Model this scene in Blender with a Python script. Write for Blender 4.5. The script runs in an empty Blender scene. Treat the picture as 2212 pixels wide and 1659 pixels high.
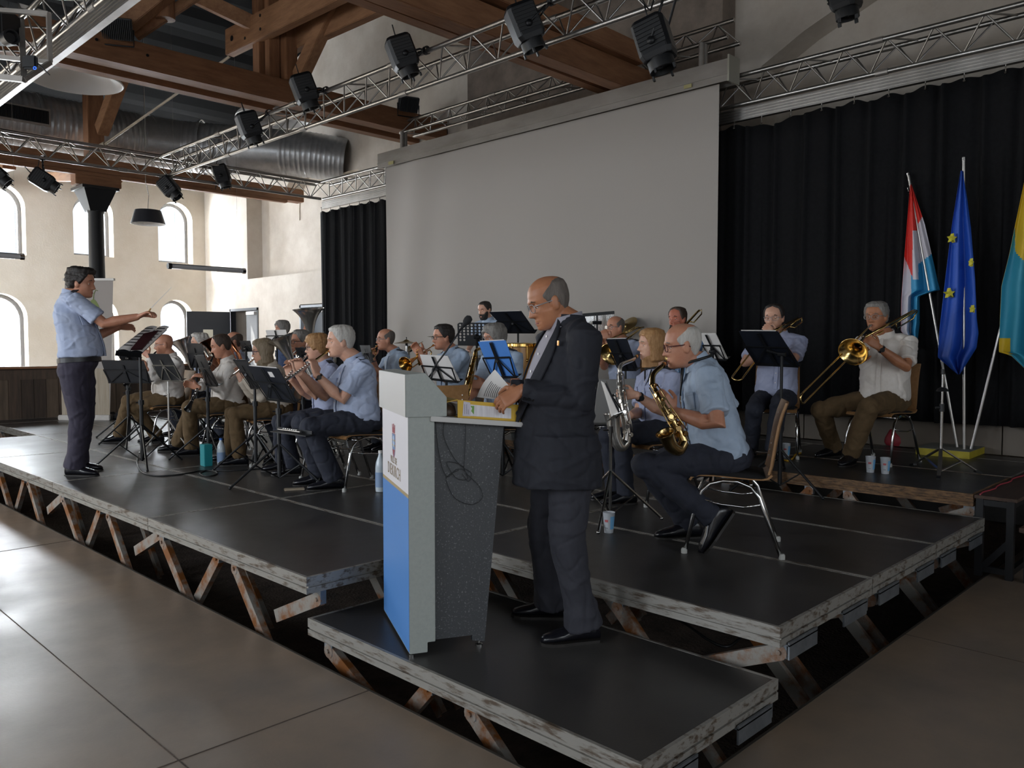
import bpy, bmesh, math, random
import numpy as np
from mathutils import Vector, Matrix, noise
random.seed(7)
V3 = Vector
scene = bpy.context.scene
COL = scene.collection
PI = math.pi
# ------------------------------------------------------------------ camera
CX, CY, FPX, HORIZON = 1106.0, 829.5, 1752.6, 743.0
CAMH = 1.58
PITCH = math.atan((CY - HORIZON) / FPX)
YAW = math.radians(44.5)                 # world X lies 44.5 degrees right of the view direction
CAM = V3((0, 0, CAMH))
_c, _s = math.cos(PITCH), math.sin(PITCH)
FWH = V3((math.cos(YAW), math.sin(YAW), 0)); RT = V3((math.sin(YAW), -math.cos(YAW), 0)); UPW = V3((0, 0, 1))
FW = FWH * _c - UPW * _s; UPC = UPW * _c + FWH * _s
cd = bpy.data.cameras.new('camera'); cam = bpy.data.objects.new('camera', cd); COL.objects.link(cam)
cd.sensor_width = 36; cd.lens = FPX / 2212 * 36; cd.clip_start = 0.05
cam.matrix_world = Matrix(((RT.x, UPC.x, -FW.x, 0), (RT.y, UPC.y, -FW.y, 0), (RT.z, UPC.z, -FW.z, CAMH), (0, 0, 0, 1)))
scene.camera = cam
def ray(u, v): return FW + RT * ((u - CX) / FPX) - UPC * ((v - CY) / FPX)
def onZ(u, v, z): d = ray(u, v); return CAM + d * ((z - CAMH) / d.z)
def onX(u, v, x): d = ray(u, v); return CAM + d * (x / d.x)
def onY(u, v, y): d = ray(u, v); return CAM + d * (y / d.y)
def at(u, v, dep): return CAM + ray(u, v) * dep
def dep_of(p): return (V3(p) - CAM).dot(FW)
# ------------------------------------------------------------------ world, daylight, exposure
scene.view_settings.view_transform = 'Standard'; scene.view_settings.look = 'None'
scene.view_settings.exposure = 0.0; scene.view_settings.gamma = 1.0; scene.view_settings.use_curve_mapping = False
w = bpy.data.worlds.new('world'); scene.world = w; w.use_nodes = True
w.node_tree.nodes['Background'].inputs[0].default_value = (0.80, 0.88, 1.0, 1); w.node_tree.nodes['Background'].inputs[1].default_value = 1.5
def area(name, loc, dirn, sx, sy, power, color=(0.86, 0.93, 1.0)):
    l = bpy.data.lights.new(name, 'AREA'); l.shape = 'RECTANGLE'; l.size = sx; l.size_y = sy; l.energy = power; l.color = color
    o = bpy.data.objects.new(name, l); COL.objects.link(o); o.location = loc
    o.rotation_euler = V3(dirn).to_track_quat('-Z', 'Y').to_euler(); return o
# daylight of the tall hall windows behind the camera (wall at x = -6) ; the last two add narrowed light aimed to brighten the window wall
for yy, pw, dy, dz, sp in ((-4.5, 30, 0, -.12, 180), (-1.5, 15, 0, -.12, 180), (2.5, 40, 0, -.55, 115), (6.5, 130, 0, -.55, 115), (10.5, 190, -.15, -.55, 115), (14.5, 1000, 1.3, -.15, 85), (17.5, 220, .35, -.12, 85)):
    area('hall_daylight_and_fill', (-6.3, yy, 3.0), (1, dy, dz), 1.8, 3.4, pw).data.spread = math.radians(sp)
for xx, pw in ((-3.5, 130), (.5, 100), (4.5, 40)): area('hall_daylight_and_fill', (xx, -7.7, 3.4), (-.05, 1, -.25), 2.2, 3.4, pw).data.spread = math.radians(130)  # unseen fill lamps added behind the camera; this wall has no windows
sl = bpy.data.lights.new('sunlight', 'SUN'); sl.energy = 9.0; sl.angle = 0.01; sl.color = (1, 0.95, 0.86)
so = bpy.data.objects.new('sunlight', sl); COL.objects.link(so); so.rotation_euler = V3((1.0, -1.0, -1.05)).to_track_quat('-Z', 'Y').to_euler()
so.location = (6, 22, 7)
# ------------------------------------------------------------------ materials
MATS = {}
def lin(c):
    if isinstance(c, str):
        c = tuple(int(c[i:i + 2], 16) / 255 for i in (0, 2, 4))
        return tuple(x / 12.92 if x <= 0.04045 else ((x + 0.055) / 1.055) ** 2.4 for x in c)
    return c
def mat(name, color, rough=0.6, metal=0.0, color2=None, scale=8.0, stretch=(1, 1, 1), bump=0.0, lo=0.35, hi=0.65, bscale=None, spec=0.5, emit=0, detail=6, sheen=0, rough2=None):
    if name in MATS: return MATS[name]
    m = bpy.data.materials.new(name); m.use_nodes = True; nt = m.node_tree; b = nt.nodes['Principled BSDF']
    c = lin(color); b.inputs['Base Color'].default_value = (*c, 1); b.inputs['Roughness'].default_value = rough; b.inputs['Metallic'].default_value = metal
    b.inputs['Specular IOR Level'].default_value = spec
    if sheen: b.inputs['Sheen Weight'].default_value = sheen
    if emit: b.inputs['Emission Color'].default_value = (*c, 1); b.inputs['Emission Strength'].default_value = emit
    if color2 is not None or bump:
        tc = nt.nodes.new('ShaderNodeTexCoord'); mp = nt.nodes.new('ShaderNodeMapping'); mp.inputs['Scale'].default_value = stretch
        nt.links.new(tc.outputs['Object'], mp.inputs['Vector'])
        nz = nt.nodes.new('ShaderNodeTexNoise'); nz.inputs['Scale'].default_value = scale; nz.inputs['Detail'].default_value = detail; nz.inputs['Roughness'].default_value = 0.65
        nt.links.new(mp.outputs['Vector'], nz.inputs['Vector'])
        if color2 is not None:
            rp = nt.nodes.new('ShaderNodeValToRGB'); rp.color_ramp.elements[0].position = lo; rp.color_ramp.elements[1].position = hi
            rp.color_ramp.elements[0].color = (*c, 1); rp.color_ramp.elements[1].color = (*lin(color2), 1)
            nt.links.new(nz.outputs['Fac'], rp.inputs['Fac']); nt.links.new(rp.outputs['Color'], b.inputs['Base Color'])
        if rough2 is not None:
            mr = nt.nodes.new('ShaderNodeMapRange'); mr.inputs['From Min'].default_value = lo; mr.inputs['From Max'].default_value = hi
            mr.inputs['To Min'].default_value = rough; mr.inputs['To Max'].default_value = rough2
            nt.links.new(nz.outputs['Fac'], mr.inputs['Value']); nt.links.new(mr.outputs['Result'], b.inputs['Roughness'])
        if bump:
            nb = nz
            if bscale:
                nb = nt.nodes.new('ShaderNodeTexNoise'); nb.inputs['Scale'].default_value = bscale; nb.inputs['Detail'].default_value = 4
                nt.links.new(mp.outputs['Vector'], nb.inputs['Vector'])
            bp = nt.nodes.new('ShaderNodeBump'); bp.inputs['Strength'].default_value = bump; bp.inputs['Distance'].default_value = 0.02
            nt.links.new(nb.outputs['Fac'], bp.inputs['Height']); nt.links.new(bp.outputs['Normal'], b.inputs['Normal'])
    MATS[name] = m; return m
plaster = mat('cream_plaster', 'DDD3C4', 0.85, color2='D2C6B4', scale=1.3, bump=0.12, bscale=30)
plaster2 = mat('pale_plaster', 'D6CEC3', 0.85, color2='C4BAAE', scale=1.6, bump=0.12, bscale=25)
concrete_wall = mat('grey_concrete', '8A7D72', 0.85, color2='6F645B', scale=3, bump=0.2, bscale=14)
floor_m = mat('polished_concrete', '8E7B69', 0.30, color2='756A60', scale=0.9, bump=0.03, bscale=60, rough2=0.45, spec=0.5)
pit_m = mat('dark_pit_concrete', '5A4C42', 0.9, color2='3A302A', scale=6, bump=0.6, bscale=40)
deck_m = mat('black_phenolic_plywood', '312F2E', 0.33, color2='3D3B39', scale=2.2, bump=0.03, bscale=90, rough2=0.42, spec=0.5)
rail_m = mat('worn_aluminium_edge', '8E8B85', 0.45, 0.35, color2='574A3E', scale=24, stretch=(1, .35, 2.0), lo=0.50, hi=0.64, bump=0.1)
rail_w = mat('scuffed_wooden_edge', '7E5F40', 0.7, 0.0, color2='4A3727', scale=14, stretch=(1, 1, 6), lo=0.42, hi=0.6, bump=0.15)
galv = mat('galvanised_steel', '8C9299', 0.42, 0.8, color2='737980', scale=10)
leg_m = mat('rusty_galvanised_steel', '8F8A83', 0.5, 0.4, color2='7C4C24', scale=7, lo=0.42, hi=0.58)
alu = mat('brushed_aluminium', 'B9B6B2', 0.32, 0.95, color2='A6A39F', scale=4)
alu_d = mat('dull_aluminium', 'A39E99', 0.45, 0.6, color2='8C8781', scale=3, stretch=(1, .3, 1))
chrome = mat('chrome', 'D0D0D0', 0.12, 1.0)
steel_m = mat('stainless_tube', 'B0AFAD', 0.22, 1.0)
black_m = mat('black_metal', '16171A', 0.45, 0.2)
black_pl = mat('black_plastic', '131416', 0.5)
wood_beam = mat('brown_timber', '94694A', 0.6, color2='7A5338', scale=5, stretch=(.5, 3, 3), bump=0.08)
wood_beam_y = mat('brown_timber_cross', '9C7352', 0.6, color2='815A3E', scale=5, stretch=(3, .5, 3), bump=0.08)
wood_grey = mat('weathered_boards', '5B4A3D', 0.75, color2='453A32', scale=4, stretch=(6, 6, .5), bump=0.1)
roof_m = mat('black_roof_sheet', '070708', 0.8, 0.0, spec=0.1)
duct_m = mat('spiral_duct_steel', 'BDBFC1', 0.32, 0.55, color2='A6A8AA', scale=6)
screen_m = mat('white_screen_cloth', '9F9993', 0.8)
curtain_m = mat('black_stage_cloth', '111113', 0.9, color2='18181A', scale=30, sheen=0.0, spec=0.2)
white_m = mat('white_enamel', 'E4E2DF', 0.4)
grey_paint = mat('dark_grey_paint', '3A3B3E', 0.5)
frame_m = mat('grey_window_frame', '55565A', 0.5)
door_m = mat('anthracite_door', '2E3034', 0.5)
glass_m = bpy.data.materials.new('clear_glass'); glass_m.use_nodes = True
_n = glass_m.node_tree; _n.nodes.remove(_n.nodes['Principled BSDF'])
_t = _n.nodes.new('ShaderNodeBsdfTransparent'); _g = _n.nodes.new('ShaderNodeBsdfGlossy'); _g.inputs['Roughness'].default_value = 0.02
_x = _n.nodes.new('ShaderNodeMixShader'); _x.inputs[0].default_value = 0.08
_n.links.new(_t.outputs[0], _x.inputs[1]); _n.links.new(_g.outputs[0], _x.inputs[2]); _n.links.new(_x.outputs[0], _n.nodes['Material Output'].inputs[0])
# ------------------------------------------------------------------ mesh helpers
WORLD = {}
def tag(o, label=None, cat=None, group=None, kind=None):
    if label: o['label'] = label
    if cat: o['category'] = cat
    if group: o['group'] = group
    if kind: o['kind'] = kind
    return o
def thing(name, label, cat, loc=(0, 0, 0), group=None, rotz=0.0):
    o = bpy.data.objects.new(name, None); COL.objects.link(o); o.empty_display_size = 0.1
    o.location = loc; o.rotation_euler = (0, 0, rotz)
    WORLD[o.name] = Matrix.Translation(V3(loc)) @ Matrix.Rotation(rotz, 4, 'Z')
    return tag(o, label, cat, group)
def kids(o): return [c for c in bpy.data.objects if c.parent == o]
KID = {}
def copy_tree(o, parent=None):
    c = o.copy(); COL.objects.link(c)
    if parent: c.parent = parent; KID.setdefault(parent.name, []).append(c)
    WORLD[c.name] = WORLD[o.name].copy()
    for ch in list(KID.get(o.name, [])): copy_tree(ch, c)
    return c
def place(o, loc, rotz=0.0):
    o.location = loc; o.rotation_euler = (0, 0, rotz); WORLD[o.name] = Matrix.Translation(V3(loc)) @ Matrix.Rotation(rotz, 4, 'Z'); return o
def basis(d, hint=(0, 0, 1)):
    d = V3(d).normalized(); h = V3(hint)
    if abs(d.dot(h.normalized())) > 0.98: h = V3((1, 0, 0)) if abs(d.x) < 0.9 else V3((0, 1, 0))
    a = h.cross(d).normalized(); b = d.cross(a).normalized(); return a, b, d
class MB:
    def __init__(s): s.v = []; s.f = []; s.mi = []; s.cur = 0
    def add(s, vs, fs):
        n = len(s.v); s.v.extend(V3(p) for p in vs)
        for f in fs: s.f.append([i + n for i in f]); s.mi.append(s.cur)
        return s
    def box(s, a, b):
        x0, y0, z0 = a; x1, y1, z1 = b
        return s.add([(x0, y0, z0), (x1, y0, z0), (x1, y1, z0), (x0, y1, z0), (x0, y0, z1), (x1, y0, z1), (x1, y1, z1), (x0, y1, z1)],
                     [(0, 3, 2, 1), (4, 5, 6, 7), (0, 1, 5, 4), (1, 2, 6, 5), (2, 3, 7, 6), (3, 0, 4, 7)])
    def bar(s, p, q, w, h, hint=(0, 0, 1)):
        p, q = V3(p), V3(q); a, b, d = basis(q - p, hint); vs = []
        for c in (p, q):
            for i, j in ((-1, -1), (1, -1), (1, 1), (-1, 1)): vs.append(c + a * (i * w / 2) + b * (j * h / 2))
        return s.add(vs, [(3, 2, 1, 0), (4, 5, 6, 7), (0, 1, 5, 4), (1, 2, 6, 5), (2, 3, 7, 6), (3, 0, 4, 7)])
    def obox(s, c, a, b, d, sx, sy, sz):
        c = V3(c); return s.bar(c - V3(d) * (sz / 2), c + V3(d) * (sz / 2), sx, sy, b)
    def tube(s, pts, r, n=8, cap=True):
        pts = [V3(p) for p in pts]; rr = r if isinstance(r, (list, tuple)) else [r] * len(pts)
        rings = []; t0 = (pts[1] - pts[0]); a, b, _ = basis(t0)
        for i, p in enumerate(pts):
            t = (pts[min(i + 1, len(pts) - 1)] - pts[max(i - 1, 0)])
            if t.length < 1e-9: t = t0
            t.normalize(); a = (a - t * a.dot(t));
            if a.length < 1e-6: a, _, _ = basis(t)
            a.normalize(); b = t.cross(a)
            rings.append([p + (a * math.cos(2 * PI * k / n) + b * math.sin(2 * PI * k / n)) * rr[i] for k in range(n)])
        return s.loft(rings, cap)
    def loft(s, rings, cap=True, closed=True):
        n = len(rings[0]); vs = [p for r in rings for p in r]; fs = []
        for i in range(len(rings) - 1):
            for k in range(n if closed else n - 1):
                fs.append((i * n + k, i * n + (k + 1) % n, (i + 1) * n + (k + 1) % n, (i + 1) * n + k))
        if cap and closed: fs.append(tuple(range(n))[::-1]); fs.append(tuple((len(rings) - 1) * n + k for k in range(n)))
        return s.add(vs, fs)
    def lathe(s, o, d, prof, n=20, cap=False):
        o = V3(o); a, b, d = basis(d)
        return s.loft([[o + d * z + (a * math.cos(2 * PI * k / n) + b * math.sin(2 * PI * k / n)) * max(r, 1e-4) for k in range(n)] for r, z in prof], cap)
    def ball(s, c, r, n=10, sc=(1, 1, 1), ax=None):
        c = V3(c); A = ax or (V3((1, 0, 0)), V3((0, 1, 0)), V3((0, 0, 1))); rings = []
        m = max(5, n // 2 + 1)
        for i in range(m + 1):
            t = PI * (0.02 + 0.96 * i / m); rings.append([c + (A[0] * (math.cos(2 * PI * k / n) * sc[0] * math.sin(t)) + A[1] * (math.sin(2 * PI * k / n) * sc[1] * math.sin(t)) - A[2] * (math.cos(t) * sc[2])) * r for k in range(n)])
        return s.loft(rings, True)
    def prism(s, pts, off):
        pts = [V3(p) for p in pts]; off = V3(off); n = len(pts)
        return s.add(pts + [p + off for p in pts], [tuple(range(n))[::-1], tuple(range(n, 2 * n))] + [(k, (k + 1) % n, n + (k + 1) % n, n + k) for k in range(n)])
    def sheet(s, rows, thick=0.002, nrm=None):
        # a grid of points given real thickness
        R = len(rows); Cc = len(rows[0]); top = [V3(p) for r in rows for p in r]
        N = V3(nrm) if nrm else (V3(rows[0][1]) - V3(rows[0][0])).cross(V3(rows[1][0]) - V3(rows[0][0])).normalized()
        bot = [p - N * thick for p in top]; fs = []; n = R * Cc
        for i in range(R - 1):
            for j in range(Cc - 1):
                a = i * Cc + j; fs.append((a, a + 1, a + Cc + 1, a + Cc)); fs.append((n + a, n + a + Cc, n + a + Cc + 1, n + a + 1))
        bd = [j for j in range(Cc)] + [i * Cc + Cc - 1 for i in range(1, R)] + [(R - 1) * Cc + j for j in range(Cc - 2, -1, -1)] + [i * Cc for i in range(R - 2, 0, -1)]
        for k in range(len(bd)):
            a, b = bd[k], bd[(k + 1) % len(bd)]; fs.append((b, a, n + a, n + b))
        return s.add(top + bot, fs)
    def mesh(s, name):
        me = bpy.data.meshes.new(name); me.from_pydata([tuple(p) for p in s.v], [], s.f); return me
    def build(s, name, m, parent=None, smooth=False, bevel=0, local=False, label=None, norm=True):
        me = s.mesh(name); ms = m if isinstance(m, (list, tuple)) else [m]
        for x in ms: me.materials.append(x)
        if len(ms) > 1: me.polygons.foreach_set('material_index', s.mi)
        return finish(me, name, parent, smooth, bevel, local, label, norm)
def finish(me, name, parent=None, smooth=False, bevel=0, local=False, label=None, norm=True):
    if norm or bevel:
        bm = bmesh.new(); bm.from_mesh(me)
        if norm: bmesh.ops.recalc_face_normals(bm, faces=bm.faces)
        if bevel: bmesh.ops.bevel(bm, geom=[e for e in bm.edges if e.is_manifold and e.calc_face_angle(0) > 0.6], offset=bevel, segments=2, affect='EDGES', clamp_overlap=True)
        bm.to_mesh(me); bm.free()
    o = bpy.data.objects.new(name, me); COL.objects.link(o)
    if parent:
        o.parent = parent; KID.setdefault(parent.name, []).append(o); WORLD[o.name] = WORLD[parent.name].copy()
        if not local: me.transform(WORLD[parent.name].inverted())
    else: WORLD[o.name] = Matrix()
    if smooth:
        me.polygons.foreach_set('use_smooth', [True] * len(me.polygons))
        if smooth is not True: me.set_sharp_from_angle(angle=math.radians(smooth))
    if label: o['label'] = label
    me.update(); return o
def center(o):
    # origin of a single-mesh thing moves to its base
    me = o.data; n = len(me.vertices); co = np.zeros(n * 3); me.vertices.foreach_get('co', co); co = co.reshape(-1, 3)
    c = V3(((co[:, 0].min() + co[:, 0].max()) / 2, (co[:, 1].min() + co[:, 1].max()) / 2, co[:, 2].min()))
    me.transform(Matrix.Translation(-c)); o.location = c; WORLD[o.name] = Matrix.Translation(c); return o
def struct(name, mb, m, parent=None, **k):
    o = mb.build(name, m, parent, **k)
    if not parent: o['kind'] = 'structure'
    return o
def solo(name, mb, m, label, cat, group=None, **k): return tag(center(mb.build(name, m, None, **k)), label, cat, group)
def boolean_cut(o, cutters):
    mb = MB()
    for c in cutters: mb.add(c.v, c.f)
    c = mb.build('cutter', white_m); md = o.modifiers.new('cut', 'BOOLEAN'); md.object = c; md.operation = 'DIFFERENCE'; md.solver = 'EXACT'
    dg = bpy.context.evaluated_depsgraph_get(); me = bpy.data.meshes.new_from_object(o.evaluated_get(dg)); o.modifiers.clear(); o.data = me
    cm = c.data; bpy.data.objects.remove(c); bpy.data.meshes.remove(cm)
# ------------------------------------------------------------------ the room
DK, PD, RS = 0.407, 0.184, 0.555           # deck, low podium and riser heights above the hall floor
PITX, PITY, PITB = 2.14, 1.53, 8.9
m = MB(); m.box((-6.5, -8, -0.12), (PITX, 20.5, 0)); m.box((PITX, -8, -0.12), (12.5, PITY, 0)); m.box((PITX, 14.4, -0.12), (12.5, 20.5, 0)); m.box((8.9, PITY, -0.12), (12.5, 14.4, 0))
fl = struct('floor', m, floor_m)
# saw-cut joints in the concrete: thin strips of dark filler lying in the floor
m = MB()
def cut_line(m, p, q, w=0.0045): p, q = V3(p), V3(q); m.bar(p + V3((0, 0, .0005)), q + V3((0, 0, .0005)), w, 0.003)
A = onZ(0, 1312, 0); B = onZ(395, 1659, 0); xj = (A.x + B.x) / 2; C1 = onZ(780, 1500, 0); D1 = onZ(335, 1659, 0); yj = (C1.y + D1.y) / 2
cut_line(m, (xj, -6, 0), (xj, 14, 0)); cut_line(m, (PITX, yj, 0), (-5, yj, 0)); cut_line(m, (PITX, yj + 4.05, 0), (-5, yj + 4.05, 0)); cut_line(m, (4.6, PITY, 0), (4.6, -6, 0)); 
struct('trim_floor_joint', m, pit_m)
m = MB(); e = 0.012; m.bar((PITX - e / 2, PITY, -.002), (PITX - e / 2, 14.4, -.002), e, .008); m.bar((PITX - e, PITY - e / 2, -.002), (8.9, PITY - e / 2, -.002), e, .008)
struct('trim_pit_edge', m, mat('dark_edge_angle', '3A352F', .6))
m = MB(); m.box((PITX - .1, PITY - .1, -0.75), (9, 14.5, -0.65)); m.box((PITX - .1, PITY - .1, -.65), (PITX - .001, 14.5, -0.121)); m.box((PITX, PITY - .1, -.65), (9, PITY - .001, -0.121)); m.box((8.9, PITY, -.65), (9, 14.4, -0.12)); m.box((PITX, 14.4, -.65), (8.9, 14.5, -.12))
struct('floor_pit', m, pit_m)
# window wall at the far left (faces the camera side), arched openings
WY = 19.8
def arch(cx, z0, z1, hw, y0, y1, n=14):
    pts = [(cx - hw, z0), (cx + hw, z0), (cx + hw, z1 - hw)] + [(cx + hw * math.cos(PI * k / n), z1 - hw + hw * math.sin(PI * k / n)) for k in range(1, n)] + [(cx - hw, z1 - hw)]
    return MB().prism([(x, y0, z) for x, z in pts], (0, y1 - y0, 0)), pts
m = MB(); m.box((-6.5, WY, -0.1), (9.75, WY + 0.55, 7.5)); wl = struct('wall_left', m, plaster)
wins = []
for (ul, ur, vt, vb) in ((-55, 57, 394, 548), (160, 246, 421, 553), (343, 417, 437, 568)):
    a = onY(ul, vb, WY); b = onY(ur, vb, WY); t = onY((ul + ur) / 2, vt, WY); wins.append(((a.x + b.x) / 2, (b.z + a.z) / 2, t.z, (b.x - a.x) / 2, True))
for (ul, ur, vt, vb) in ((-60, 60, 633, 800), (165, 256, 642, 790), (347, 416, 648, 770)):
    a = onY(ul, 700, WY); b = onY(ur, 700, WY); t = onY((ul + ur) / 2, vt, WY); wins.append(((a.x + b.x) / 2, 0.95, t.z, (b.x - a.x) / 2, False))
boolean_cut(wl, [arch(c, z0, z1, hw, WY - .2, WY + .8)[0] for c, z0, z1, hw, up in wins])
for i, (c, z0, z1, hw, up) in enumerate(wins):
    _, pts = arch(c, z0, z1, hw, 0, 0); y0 = WY + 0.30
    ctr = (c, (z0 + z1) / 2); out = []; inn = []
    for x, z in pts: out.append((x, z)); inn.append((c + (x - c) * (hw - .075) / hw, max(z0 + .06, z0 + (z - z0) * (z1 - .075 - z0) / (z1 - z0))))
    fm = MB(); n = len(pts)
    rings = [[(x, y0, z) for x, z in out], [(x, y0, z) for x, z in inn], [(x, y0 + .07, z) for x, z in inn], [(x, y0 + .07, z) for x, z in out]]
    fm.loft([[V3(p) for p in r] for r in rings] + [[V3(p) for p in rings[0]]], cap=False)
    fr = struct('window_%d' % (i + 1), fm, frame_m)
    g = MB(); g.prism([(x, y0 + .03, z) for x, z in inn], (0, .008, 0)); g.build('pane', glass_m, fr)
    lp = area('window_daylight', (c, WY + 1.15, (z0 + z1) / 2 + .1), (0, -1, 0), hw * 2 + 2.0, z1 - z0 + 1.6, 1500 if up else 1500)
# a slatted fence stands outside the lower windows
m = MB()
for k in range(46): x = -0.5 + k * .26; m.box((x, WY + .80, 0.2), (x + .045, WY + .83, 2.05))
for z in (0.5, 1.25, 1.95): m.box((-0.6, WY + .83, z), (11.5, WY + .85, z + .05))
solo('picket_fence', m, white_m, 'pale slatted fence standing outside the lower arched windows', 'fence')
# back wall with a recess and two door openings
BX = 9.2
m = MB(); m.box((BX, -8, -0.1), (BX + .6, WY + .3, 9.8)); wb = struct('wall_back', m, plaster2)
na = onX(535, 603, BX); nb = onX(695, 585, BX)
d1a = onX(497, 672, BX); d1b = onX(558, 664, BX); d2a = onX(648, 660, BX); d2b = onX(690, 650, BX)
cut = [MB().box((BX - .1, 13.2, na.z), (BX + .38, na.y, 4.95)), MB().box((BX - .1, d1b.y, -.05), (BX + .7, d1a.y, d1b.z)), MB().box((BX - .1, 14.2, -.05), (BX + .45, d2a.y, d2a.z + .02))]
ar = onX(650, 365, BX); cut.append(arch(0, 4.3, ar.z, .72, 0, .5)[0])
for p in cut[-1].v: p.x, p.y = BX - .1 + p.y, ar.y + p.x
cut.append(MB().prism([(BX - .1, y, z) for y, z in ((4.83, 4.0), (4.83, 4.92), (4.3, 5.2), (3.5, 5.52), (2.6, 5.75), (1.8, 5.8), (.8, 5.7), (.2, 5.5), (.2, 4.0))], (.5, 0, 0)))
for c_ in cut: boolean_cut(wb, [c_])
# the room behind the open door
m = MB(); m.box((BX + .6, d1b.y - .6, -.1), (BX + 2.4, d1b.y - .5, 3)); m.box((BX + .6, d1a.y + .5, -.1), (BX + 2.4, d1a.y + .6, 3)); m.box((BX + 2.3, d1b.y - .6, -.1), (BX + 2.4, d1a.y + .6, 3)); m.box((BX + .6, d1b.y - .6, 2.9), (BX + 2.4, d1a.y + .6, 3))
struct('wall_corridor', m, mat('grey_corridor', '8F9194', .7))
m = MB(); dz = d1b.z; y0, y1 = d1b.y, d1a.y
m.box((BX - .015, y0, dz - .06), (BX + .12, y1, dz)); m.box((BX - .015, y0, 0), (BX + .12, y0 + .05, dz)); m.box((BX - .015, y1 - .05, 0), (BX + .12, y1, dz))
dr = struct('door_1', m, door_m)
q0 = onX(405, 675, BX - .0); m = MB(); hy = (y1 - .05)
pA = V3((BX - .03, hy, 0)); ld = (at(405, 740, dep_of((BX, y1, 1.6)) - .55) - V3((BX, hy, 0))); ld.z = 0; ld.normalize(); LW = .98
P0 = pA + V3((0, 0, 0.02)); P1 = pA + ld * LW + V3((0, 0, .02)); up = V3((0, 0, dz - .08)); nn = ld.cross(V3((0, 0, 1))) * .045
m.bar(P0 + up * .5, P1 + up * .5, .045, dz - .1); m2 = MB()
a = P0 + ld * .40 + V3((0, 0, 1.0)); b = P0 + ld * .62 + V3((0, 0, 1.0)); m2.bar(a + V3((0, 0, .45)), b + V3((0, 0, .45)), .055, .9)
lf = m.build('door_leaf', door_m, dr); m2.build('vision_panel', mat('bright_glazed_panel', 'D8D2BE', .3), lf)
y2 = y0 + (y1 - y0) * .46; m = MB(); m.box((BX + .03, y0 + .06, .02), (BX + .075, y2, dz - .07)); m.build('door_leaf', mat('grey_door', '8B8D90', .5), dr)
m = MB(); m.box((BX - .05, y0 + .12, dz - .16), (BX + .01, y0 + .5, dz - .09)); m.build('door_closer', white_m, dr)
m = MB(); m.box((BX + .3, 14.22, 0), (BX + .34, d2a.y - .02, d2a.z)); m.box((BX - .02, d2a.y - .05, 0), (BX + .1, d2a.y, d2a.z)); m.box((BX - .02, 14.2, d2a.z - .05), (BX + .1, d2a.y, d2a.z)); dr2 = struct('door_2', m, mat('blue_grey_door', '9AA0A8', .5))
m = MB(); m.box((BX - .06, 14.3, d2a.z - .16), (BX + .01, 14.9, d2a.z - .07)); m.build('door_closer', white_m, dr2)
# concrete tower face on the back wall
ca = onX(1010, 250, 8.9); cb = onX(1560, 100, 8.9)
m = MB(); m.box((8.9, cb.y, 0), (BX + .05, ca.y, 9.5)); struct('wall_tower', m, [concrete_wall])
# hall walls out of view, and the roof
m = MB(); m.box((-6.9, -8, -0.1), (-6.5, 20.3, 6.2)); wr = struct('wall_hall', m, plaster)
boolean_cut(wr, [MB().box((-7, y - 1.0, 1.2), (-6.3, y + 1.0, 4.8)) for y in (-4.5, -1.5, 2.5, 6.5, 10.5, 14.5, 17.5)])
m = MB(); m.box((-6.5, -8.4, -0.1), (9.75, -8, 7.5)); struct('wall_right', m, plaster)
def roof_z(y): return 11.2 - abs(y - 6.5) * 0.41
m = MB(); xs = (-6.9, 9.8)
ny = 150; prev = None; rows = [[], []]
for k in range(ny + 1):
    y = -8.4 + 28.9 * k / ny; z = roof_z(y) + (0.035 if (k // 1) % 4 < 2 else 0)
    for i, x in enumerate(xs): rows[i].append((x, y, z))
m.sheet(rows, .06, (0, 0, -1)); struct('ceiling', m, roof_m)
m = MB(); m.prism([(-6.9, -8.4, 4), (-6.9, 20.4, 4), (-6.9, 20.4, roof_z(20.4)), (-6.9, 6.5, roof_z(6.5)), (-6.9, -8.4, roof_z(-8.4))], (.3, 0, 0)); struct('wall_gable', m, plaster)
# arched niche in the right part of the back wall
n1 = onX(1640, 140, BX)
# weathered board parapet behind the stage
px0, px1 = -2.0, 7.2; m = MB(); m.box((px0, 14.4, -.1), (px1, 14.5, 1.20)); pw = solo('parapet', m, mat('parapet_core', '4A3D33', .8), 'weathered wooden board parapet with a thin brown top rail behind the conductor', 'parapet')
for k in range(52):
    x = px0 + k * (px1 - px0) / 52; w_ = (px1 - px0) / 52
    b = MB(); b.box((x + .003, 14.38 - random.random() * .006, -.1), (x + w_ - .003, 14.41, 1.02)); 
    b.build('board', [wood_grey, mat('weathered_board_dark', '4B3E35', .8, color2='3A312A', scale=4, stretch=(6, 6, .5)), mat('weathered_board_pale', '6A5A4B', .75, color2='54473B', scale=4, stretch=(6, 6, .5))][random.choice((0, 0, 1, 2))], pw)
m = MB(); m.box((px0, 14.37, 1.02), (px1, 14.42, 1.17)); m.build('top_board', wood_grey, pw)
m = MB(); m.box((px0, 14.34, 1.19), (px1, 14.53, 1.225)); m.build('rail', wood_beam, pw)
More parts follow.
